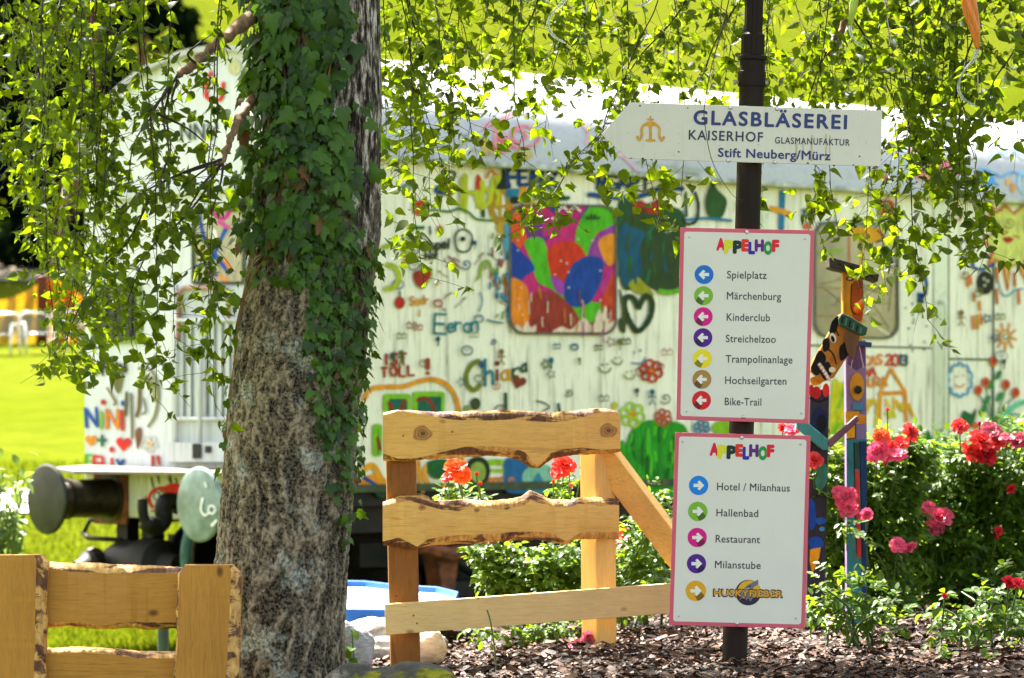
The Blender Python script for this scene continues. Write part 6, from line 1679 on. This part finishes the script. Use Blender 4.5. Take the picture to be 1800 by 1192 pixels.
# bare thin twig hanging in front of the arrow board
twig([P(1290, -40, 10.9), P(1272, 40, 10.88), P(1250, 120, 10.87), P(1238, 190, 10.87), P(1240, 225, 10.88), P(1248, 270, 10.9), P(1262, 305, 10.92), P(1290, 345, 10.93), P(1315, 355, 10.95)], .0022, .0008, 6)
for p0, p1 in (((1272, 40), (1255, 95)), ((1250, 120), (1262, 138)), ((1238, 190), (1225, 205)), ((1290, 0), (1268, 90)), ((1285, 20), (1218, 150))): twig([P(*p0, 10.88), P((p0[0] + p1[0]) / 2 + 4, (p0[1] + p1[1]) / 2, 10.9), P(*p1, 10.9)], .0013, .0005)
# crown above the frame, thickened by unseen leaf clusters added to cast shade
canopy_ends += [Vector(v) for v in ((-2.3, 11.7, 4.5), (-1.7, 11.9, 4.4), (-2.9, 12.2, 5.0), (-2.0, 12.6, 5.2), (-1.2, 12.2, 4.8), (-.4, 12.2, 4.6), (.3, 12.4, 4.7), (.9, 12.6, 4.8), (-2.4, 11.4, 4.3), (-2.2, 10.9, 4.6))] * 3
for i in range(18500):
    c = R.choice(canopy_ends); v = np.array([R.gauss(0, .62), R.gauss(0, .62), R.gauss(-.1, .42)])
    p = np.array(c) + v
    if p[2] < CZ + (HZ + 40) * p[1] / F: continue
    leaf_at(p, R.uniform(.055, .085))
tw.build('twigs', m_twig, birch, smooth=True)
cl.build('crown', m_birch, birch)

# ------------------------------------------------------------------ ivy on the trunk
ivy = thing('ivy_plant', tuple(tsurf(0, 1180, .0)), 'dark green ivy climbing the upper half and right side of the birch trunk', 'ivy')
iv = Cloud(IVY, .6)
def ivycov(s, py):
    if py < 440:
        edge = .26 + .20 * math.sin(py * .03) + (.25 if py > 300 else 0)
        if s < edge: return .35 + .65 * (noise.noise((s * 3.2, py * .016, 4)) > -.18)
        return .10 if s < edge + .3 else .025
    if py < 500:
        return .9 if s > -.2 else (.45 if s < -.55 else .12)
    l = np.interp(py, [500, 600, 700, 800, 900, 950], [.15, .12, .3, .55, .75, .9]); 
    k = np.interp(py, [500, 620, 700, 820, 900, 950], [.8, .75, .8, .6, .35, 0.05])
    if s > l: return k
    if s < -.92: return .22 if py < 800 else .03
    return .0
for i in range(4300):
    py = R.uniform(-260, 950); s = R.uniform(-1.05, 1.08)
    if R.random() > ivycov(s, py): continue
    a = math.asin(max(-1, min(1, s))) + (0 if abs(s) < 1 else R.uniform(0, .5) * (1 if s > 0 else -1))
    thick = (.06 if (py < 440 and s < .5) else .028)
    o = .012 + thick * R.random()
    p = tsurf(a, py + R.uniform(-6, 6), o)
    nrm = np.array([math.sin(a), -math.cos(a), 0.35]); nrm = nrm / np.linalg.norm(nrm) + rv(.62)
    d_ = np.array([R.gauss(0, .55), R.gauss(0, .2), -1.0]); d_ += np.array([math.sin(a), -math.cos(a), 0]) * R.uniform(0, .35)
    sz = (R.choice((R.uniform(12, 26), R.uniform(24, 44))) if py < 430 else R.uniform(11, 28)) * BY / F
    iv.add(p, d_, nrm, (sz * .95, sz), 1 if R.random() < (.012 if s > -.85 else (.25 if py > 430 else .03)) else 0)
for k in range(6):
    p = tsurf(R.uniform(-.45, .1), R.uniform(280, 345), .05); iv.add(p, (R.uniform(-.5, .5), -.2, -1), np.array([0, -1, .2]) + rv(.4), (.045, .05), 1)
iv.build('leaves', [m_ivy, m_ivyold], ivy)
mb = MB()
for k in range(26):
    s = R.uniform(-.95, .3); py0 = R.uniform(380, 470) if s < .55 else R.uniform(600, 900); pts = []
    ph = R.uniform(0, 6)
    for j in range(12):
        py = py0 - (py0 + 150) * j / 11; ss = max(-1, min(1, s + .12 * math.sin(ph + j * .7))); pts.append(Vector(tsurf(math.asin(ss), py, .012)))
    if s > .5: pts = pts[:6]
    mb.tube(pts, R.uniform(.002, .005), 6)
for pts in ([(545, 330), (500, 420), (455, 470), (425, 540), (412, 640), (402, 740), (398, 820)], [(490, 395), (470, 440), (440, 470)], [(480, 440), (450, 455), (428, 520), (410, 600)]):
    mb.tube([Vector(P(x, y, BY - math.sqrt(max(0, tr_at(y)[1] ** 2 - ((x - 900) * BY / F - tr_at(y)[0]) ** 2)) - .02)) for x, y in [tuple(p) for p in spline(pts, 4)]], .0035, 6)
mb.build('stems', simple('ivy_stem', lin('#8a6a48'), lin('#5a4028'), 30, .8), ivy, smooth=True)

# ------------------------------------------------------------------ roses
def petal_mesh(name, mat, layers, seed):
    rr = random.Random(seed); mb = MB(); NS_, NT_ = 4, 5
    for li, (n, phi, L, r0, wd) in enumerate(layers):
        for k in range(n):
            th0 = 2 * math.pi * (k + .5 * li + rr.uniform(-.15, .15)) / n; ph = math.radians(phi + rr.uniform(-9, 9)); LL = L * rr.uniform(.88, 1.1); vs = []
            ru = rr.uniform(0, 6)
            for i in range(NS_ + 1):
                s_ = i / NS_
                w = wd * (.25 + .75 * math.sin(math.pi * .5 * min(1, s_ * 1.35))) * (1 - .28 * s_ ** 5)
                for j in range(NT_):
                    t_ = -1 + 2 * j / (NT_ - 1)
                    rad = r0 + LL * math.sin(ph) * s_ + .14 * s_ ** 3 - .10 * t_ * t_ * (s_) + .03 * math.sin(ru + t_ * 4 + s_ * 3) * s_
                    z = LL * math.cos(ph) * s_ + .10 * t_ * t_ * s_ - .14 * s_ ** 4 + .04 * math.sin(ru + t_ * 5) * s_ - li * .03
                    tx = t_ * w * LL
                    vs.append((rad * math.cos(th0) - tx * math.sin(th0), rad * math.sin(th0) + tx * math.cos(th0), z))
            mb.add(vs, [(i * NT_ + j, i * NT_ + j + 1, (i + 1) * NT_ + j + 1, (i + 1) * NT_ + j) for i in range(NS_) for j in range(NT_ - 1)])
    me = bpy.data.meshes.new(name); me.from_pydata(mb.v, [], mb.f); me.materials.append(mat); me.polygons.foreach_set('use_smooth', [True] * len(mb.f)); me.update()
    return me
def petalmat(name, a, b):
    t = NT(name); g = t.n("NewGeometry"); f = t.noise(t.coord(), 3.5, 3)
    c = t.mix(.5, t.ramp(g.outputs['Random Per Island'], [(0, a), (1, b)]), t.ramp(f, [(.35, a), (.65, b)])); t.col(c)
    tr = t.n("BsdfTranslucent"); t.l(c, tr.inputs[0]); mx = t.n("MixShader"); mx.inputs[0].default_value = .35
    t.done(.5, 0, .3); t.l(t.b.outputs[0], mx.inputs[1]); t.l(tr.outputs[0], mx.inputs[2]); t.l(mx.outputs[0], t.out.inputs[0]); return t.m
FULL = [(3, 6, .55, .03, .55), (5, 16, .62, .07, .55), (6, 34, .72, .1, .5), (7, 56, .84, .1, .48), (8, 78, .92, .08, .45)]
OPEN = [(3, 25, .4, .05, .5), (5, 48, .6, .06, .6), (6, 66, .85, .06, .55), (7, 84, .95, .05, .5)]
BUD = [(3, 4, .7, .02, .45), (4, 10, .72, .06, .5), (5, 18, .7, .1, .45)]
MTS = {'coral': petalmat('coral_petal', lin('#d4222a'), lin('#ee5a52')), 'pink': petalmat('pink_petal', lin('#d42e58'), lin('#ee7090')), 'orange': petalmat('orange_petal', lin('#e23a1e'), lin('#f07c42')), 'red': petalmat('red_petal', lin('#b80f1e'), lin('#e02838')), 'dusky': petalmat('dusky_petal', lin('#a8324a'), lin('#cf6a7c'))}
RM = {}
def rose_blossom(parent, px, py, Y, rpx, col='coral', kind='full', label=None):
    k = (col, kind)
    if k not in RM: RM[k] = petal_mesh('blossom', MTS[col], {'full': FULL, 'open': OPEN, 'bud': BUD}[kind], len(RM) + 3)
    o = bpy.data.objects.new('blossom', RM[k]); COL.objects.link(o); o.parent = parent
    c = Vector(P(px, py, Y)); s_ = rpx * Y / F
    dirv = Vector((R.uniform(-.6, .6), R.uniform(-1.2, -.4), R.uniform(.25, .8))).normalized()
    q = dirv.to_track_quat('Z', 'Y'); o.rotation_mode = 'QUATERNION'; o.rotation_quaternion = q
    o.location = c - dirv * s_ * .3 - ORG[parent.name]; o.scale = (s_, s_, s_)
    return c - dirv * s_ * .3 - Vector((0, 0, s_ * .15))
def compound(c, p, d, up, size, mi):
    """rose leaf of five leaflets"""
    d = d / np.linalg.norm(d); sidev = np.cross(d, up); sidev /= np.linalg.norm(sidev) + 1e-9
    L = size * 2.1
    for f, sd in ((1.0, 0), (.66, 1), (.66, -1), (.3, 1), (.3, -1)):
        b = p + d * L * f * .62; dr = d * (1.0 if sd == 0 else .45) + sidev * sd * .9 + rv(.16)
        c.add(b, dr, up + rv(.28), (size * R.uniform(.85, 1.1), size * R.uniform(.85, 1.1) * (1 if sd == 0 else .85)), mi)
def rose_bush(label, base, clusters, nleaf, leafpx, Y, blooms, young=.12, nst=9, extra=()):
    """clusters: (px, py, rx, ry, weight) foliage masses at depth Y"""
    bx_, by_ = P(base, 0, Y)[0], Y
    z0 = ground(bx_, Y)
    t = thing('rose_bush', (bx_, by_, z0), label, 'rose bush', 'rose bushes in the flower bed')
    c = Cloud(ROSE, .7); st = MB(); tips = []
    wt = [q[4] for q in clusters]
    for k in range(nst):
        q = R.choices(clusters, wt)[0]
        tip = np.array(P(q[0] + R.uniform(-.7, .7) * q[2], q[1] - R.uniform(-.2, .8) * q[3], Y + R.uniform(-.3, .3)))
        b = np.array([bx_ + R.uniform(-.08, .08) + (tip[0] - bx_) * .35, by_ + R.uniform(-.1, .1), 0]); b[2] = ground(b[0], b[1]) - .02
        m_ = (b + tip) / 2 + np.array([R.uniform(-.06, .06), R.uniform(-.06, .06), .04])
        st.tube([Vector(p) for p in spline([b, m_, tip], 5)], [.007 * (1 - .06 * i) for i in range(11)], 6, cap=False); tips.append((b, m_, tip))
    for k in range(nleaf):
        q = R.choices(clusters, wt)[0]
        v = rv(R.random() ** .45)
        p = np.array(P(q[0] + v[0] * q[2], q[1] + v[2] * -q[3], Y + v[1] * min(.42, q[2] * Y / F * .9)))
        if p[2] < ground(p[0], p[1]) + .03: continue
        d_ = np.array([v[0], v[1] - .25, v[2] * .5 - .15]) + rv(.5)
        up = np.array([0, -.25, 1.0]) + rv(.45)
        compound(c, p, d_, up, leafpx * Y / F * R.uniform(.75, 1.25), 1 if (R.random() < young and v[2] > .2) else 0)
    for (px, py) in extra:
        for k in range(7): compound(c, np.array(P(px + R.uniform(-22, 22), py + R.uniform(-5, 40), Y + R.uniform(-.05, .05))), rv(), np.array([0, -.2, 1.]) + rv(.3), leafpx * Y / F, 1 if R.random() < .3 else 0)
    for bl_ in blooms:
        px, py, rpx, col, kind = bl_[:5]; yy = (bl_[5] if len(bl_) > 5 else Y - .3) + R.uniform(-.05, .05)
        e = rose_blossom(t, px, py, yy, rpx, col, kind)
        q = np.array(e) + np.array([(bx_ - e[0]) * .12 + R.uniform(-.03, .03), R.uniform(.08, .2), -R.uniform(.16, .26)])
        mid = (np.array(e) + q) / 2 + np.array([0, .03, -.02]); st.tube([Vector(w_) for w_ in spline([q, mid, np.array(e)], 4)], .0028, 6, cap=False)
        for _ in range(3): compound(c, q + (np.array(e) - q) * R.uniform(.2, .75), rv() + np.array([0, -.3, 0]), np.array([0, -.25, 1.0]) + rv(.3), leafpx * Y / F * R.uniform(.7, 1), 1 if R.random() < young * 2 else 0)
    st.build('stems', m_stem, t, smooth=True); c.build('leaves', [m_rose, m_roseyoung], t)
    return t
rose_bush('largest rose bush, with big coral red blossoms at the right edge', 1700,
    [(1640, 850, 110, 80, 3), (1760, 830, 90, 90, 3), (1700, 960, 130, 90, 3.4), (1800, 960, 70, 120, 2), (1590, 930, 70, 90, 1.6), (1660, 1050, 110, 45, 1.8), (1790, 1060, 50, 50, .9)], 2600, 16, 13.9,
    [(1687, 747, 15, 'coral', 'full'), (1727, 770, 22, 'coral', 'full'), (1711, 791, 20, 'coral', 'open'), (1738, 794, 22, 'red', 'full'), (1752, 772, 18, 'coral', 'full'), (1742, 754, 18, 'dusky', 'open'), (1772, 766, 14, 'dusky', 'open'), (1790, 772, 16, 'dusky', 'full'), (1800, 778, 10, 'red', 'full'), (1776, 858, 9, 'red', 'full'), (1652, 905, 22, 'pink', 'full'), (1648, 922, 18, 'pink', 'open'), (1633, 890, 12, 'pink', 'open'), (1756, 932, 8, 'red', 'full'), (1752, 946, 10, 'red', 'bud'), (1722, 745, 9, 'dusky', 'bud')], nst=16)
rose_bush('rose bush with coral pink blossoms directly right of the two wooden figures', 1555,
    [(1560, 830, 60, 70, 3), (1500, 900, 60, 70, 2), (1550, 960, 70, 90, 3), (1470, 950, 50, 90, 2), (1590, 790, 50, 30, 1.2), (1465, 830, 30, 60, 1), (1530, 1050, 80, 40, 1.6)], 1400, 16, 13.4,
    [(1553, 767, 17, 'orange', 'open'), (1541, 792, 20, 'pink', 'full'), (1557, 788, 20, 'coral', 'full'), (1578, 794, 17, 'pink', 'open'), (1604, 758, 17, 'coral', 'full'), (1583, 776, 13, 'coral', 'open'), (1546, 764, 12, 'orange', 'full'), (1486, 872, 19, 'pink', 'full', 12.5), (1492, 890, 17, 'pink', 'open', 12.5), (1476, 862, 13, 'pink', 'open', 12.5), (1524, 903, 11, 'pink', 'full', 12.55), (1580, 955, 14, 'pink', 'open'), (1597, 960, 13, 'pink', 'full'), (1432, 807, 15, 'coral', 'full', 12.4), (1556, 815, 9, 'pink', 'bud'), (1560, 720, 8, 'pink', 'bud'), (1392, 752, 13, 'pink', 'open'), (1376, 751, 8, 'coral', 'full')], nst=12)
rose_bush('leafy rose bush between the fence posts with orange blossom heads', 950,
    [(930, 1010, 80, 45, 3), (1000, 985, 60, 40, 2), (880, 985, 50, 40, 1.4), (980, 1040, 90, 30, 2), (1110, 1020, 50, 60, 1.5), (1130, 940, 40, 50, .7)], 800, 16, 12.55,
    [(800, 820, 22, 'orange', 'full'), (812, 832, 18, 'orange', 'open'), (786, 836, 12, 'coral', 'open'), (838, 834, 9, 'coral', 'bud'), (844, 850, 9, 'orange', 'bud'), (782, 858, 8, 'orange', 'bud'), (993, 814, 20, 'coral', 'full'), (980, 826, 16, 'coral', 'open'), (1004, 812, 14, 'pink', 'open'), (973, 847, 8, 'orange', 'bud'), (1004, 854, 9, 'orange', 'bud'), (1022, 822, 8, 'orange', 'bud')], young=.25, nst=10, extra=[(800, 850), (830, 855), (795, 845), (1000, 850), (985, 850), (1020, 850)])
rose_bush('small rose bush with one red blossom behind the slanting brace', 1120,
    [(1120, 990, 55, 60, 2), (1150, 900, 35, 50, 1.2), (1090, 1010, 40, 50, 1)], 330, 13, 13.0,
    [(1095, 940, 16, 'coral', 'full'), (1092, 955, 11, 'red', 'open'), (1126, 870, 7, 'pink', 'bud')], young=.3, nst=6)
rose_bush('low straggly rose plant with broad leaves in front of the figures', 1500,
    [(1475, 1035, 45, 40, 2), (1520, 1060, 55, 45, 2), (1450, 1080, 25, 30, 1), (1560, 1080, 50, 40, 1)], 125, 17, 11.7, [], young=.6, nst=8)
rose_bush('low rose plant with broad light leaves at the lower right corner', 1720,
    [(1700, 1070, 60, 40, 2), (1770, 1050, 40, 60, 2), (1690, 1120, 60, 40, 1), (1790, 1120, 30, 50, 1.3)], 125, 18, 11.4,
    [(1775, 1021, 13, 'red', 'full'), (1792, 1022, 13, 'red', 'open'), (1661, 1046, 6, 'red', 'full')], young=.6, nst=9)
rose_bush('sparse rose shoot under the plank with a faded pink blossom', 990,
    [(960, 1115, 45, 22, 2), (1000, 1095, 40, 20, 1.4), (860, 1105, 40, 14, .7)], 80, 16, 12.2,
    [(1036, 1122, 14, 'dusky', 'full'), (1003, 1135, 10, 'pink', 'open'), (1016, 1130, 9, 'dusky', 'open')], young=.4, nst=6)
# thin stalk in front of the plank
mb = MB(); x = P(868, 0, 11.3)[0]
mb.tube([Vector(p) for p in spline([P(856, 1072, 11.3), P(862, 1092, 11.3), P(868, 1130, 11.3), P(872, 1170, 11.3), (P(872, 0, 11.3)[0], 11.3, ground(x, 11.3) - .02)], 5)], .003, 6)
for (a, b) in (((868, 1130), (878, 1142)), ((864, 1105), (858, 1112))): mb.tube([Vector(P(*a, 11.3)), Vector(P(*b, 11.29))], .002, 5)
tag(mb.build('bare_stalk', m_stem, origin=(x, 11.3, ground(x, 11.3)), smooth=True), 'single thin bare green stalk standing in front of the pale plank', 'plant')
# small fresh leaves by the stones
def sprig(px, py, Y, n, label, leafpx=14, h=30):
    x = P(px, 0, Y)[0]; t = thing('seedling', (x, Y, ground(x, Y)), label, 'plant'); c = Cloud(ROSE); st = MB()
    top = np.array(P(px, py, Y)); b = np.array([x, Y, ground(x, Y) - .01]); st.tube([Vector(b), Vector((b + top) / 2 + np.array([.01, 0, 0])), Vector(top)], .003, 6, cap=False); st.build('stem', m_stem, t, smooth=True)
    for _ in range(n): p = b + (top - b) * R.uniform(.45, 1.05) + rv(.012); c.add(p, rv() + np.array([0, -.3, -.2]), np.array([0, -.6, .8]) + rv(.3), leafpx * Y / F * R.uniform(1.4, 2.0), 0)
    c.build('leaves', [m_roseyoung], t)
sprig(618, 1108, 11.2, 6, 'small bright green seedling beside the trunk in front of the grey boulder')
sprig(608, 1160, 10.6, 5, 'tiny green seedling at the trunk foot above the yellow lichen boulder', 12)
sprig(1668, 1140, 11.0, 10, 'thin young plant with pale leaves rising from the mulch at the lower right', 15)
sprig(1738, 1150, 10.9, 7, 'reddish tipped seedling in the mulch near the right bottom corner', 9)

# pale shrub at the left edge
X_, Y_ = P(-6, 0, 17)[0], 17.0
sh = thing('leafy_shrub', (X_, Y_, ground(X_, Y_)), 'pale green sunlit shrub cut by the left edge, in front of the path', 'shrub')
c = Cloud(ROSE); st = MB()
for k in range(26):
    tip = np.array(P(-15 + R.uniform(-60, 58), 835 + R.uniform(-40, 60), Y_ + R.uniform(-.2, .2))); b = np.array([X_ + R.uniform(-.05, .05), Y_, ground(X_, Y_)]); st.tube([Vector(b), Vector((b + tip) / 2 + np.array([0, 0, .06])), Vector(tip)], [.008, .006, .003], 6, cap=False)
    for _ in range(22): p = b + (tip - b) * R.uniform(.55, 1.08) + rv(.05); c.add(p, rv() + np.array([0, -.2, -.3]), np.array([0, -.3, 1]) + rv(.4), R.uniform(.045, .075), 0)
st.build('stems', m_stem, sh, smooth=True); c.build('leaves', [m_shrub], sh)

# ------------------------------------------------------------------ glass pendants in the twigs
def glass(name, c, rough=.08):
    t = NT(name); t.b.inputs['Transmission Weight'].default_value = .75; t.b.inputs['IOR'].default_value = 1.35; f = t.noise(t.coord((60, 60, 4)), 3, 2); t.col(t.ramp(f, [(.4, tuple(x * .8 for x in c)), (.6, c)])); return t.done(rough, 0, .6)
g_clear = glass('clear_glass', (.86, .9, .84)); g_or = glass('orange_glass', (.95, .30, .05)); g_or.node_tree.nodes["Principled BSDF"].inputs['Transmission Weight'].default_value = .25
g_gr = glass('green_glass', (.6, .75, .12)); g_gr.node_tree.nodes["Principled BSDF"].inputs['Transmission Weight'].default_value = .4
def pendant(label, Y, parts):
    p0 = parts[0][1][0]; t = thing('glass_pendant', P(p0[0], p0[1], Y), label, 'glass ornament', 'glass pendants hanging in the birch twigs')
    for (nm, pts, rads, m, strands) in parts:
        mb = MB(); q = [tuple(p) for p in spline(pts, 6)]
        rr = np.interp(np.linspace(0, 1, len(q)), np.linspace(0, 1, len(rads)), rads)
        for s_ in range(strands):
            o_ = 6.28 * s_ / max(1, strands)
            mb.tube([Vector(P(x + (.55 * r_ * math.cos(o_ + i * .12) if strands > 1 else 0), y, Y + (.55 * r_ * Y / F * math.sin(o_ + i * .12) if strands > 1 else 0))) for i, ((x, y), r_) in enumerate(zip(q, rr))], [max(.0006, (r_ * (.62 if strands > 1 else 1)) * Y / F) for r_ in rr], 10)
        mb.build(nm, m, t, smooth=True)
    mb = MB(); mb.tube([Vector(P(p0[0], p0[1], Y)), Vector(P(p0[0] + 6, p0[1] - 160, Y + .1))], .0012, 5); mb.build('thread', m_twig, t)
pendant('clear curled glass pendant hanging at the top between trunk and arrow sign', 11.1, [('glass_curl', [(1004, -30), (993, 0), (972, 22), (963, 42), (972, 62), (994, 76)], [3.4, 3.4, 3.2, 3, 2.6, 1.6], g_clear, 2)])
pendant('short clear glass pendant tip at the top edge, left of the pole', 11.1, [('glass_curl', [(1160, -24), (1145, -4), (1132, 8), (1116, 10)], [4, 4, 3.4, 1.8], g_clear, 2)])
pendant('yellow green glass pendant with a clear tail, right of the pole', 11.1, [('glass_drop', [(1508, -60), (1506, -20), (1500, 14), (1494, 44)], [9, 8, 7, 3], g_gr, 3), ('glass_curl', [(1494, 44), (1496, 60), (1504, 72), (1513, 82)], [3.4, 3, 2.6, 1.6], g_clear, 2)])
pendant('orange glass pendant with a long clear curled tail at the upper right', 11.0, [('glass_drop', [(1692, -70), (1700, -20), (1706, 20), (1714, 54), (1718, 86)], [12, 13, 12, 9, 3], g_or, 4), ('glass_curl', [(1718, 84), (1712, 104), (1694, 126), (1685, 150), (1692, 172), (1718, 188)], [3.6, 3.6, 3.4, 3.2, 3, 1.8], g_clear, 2)])
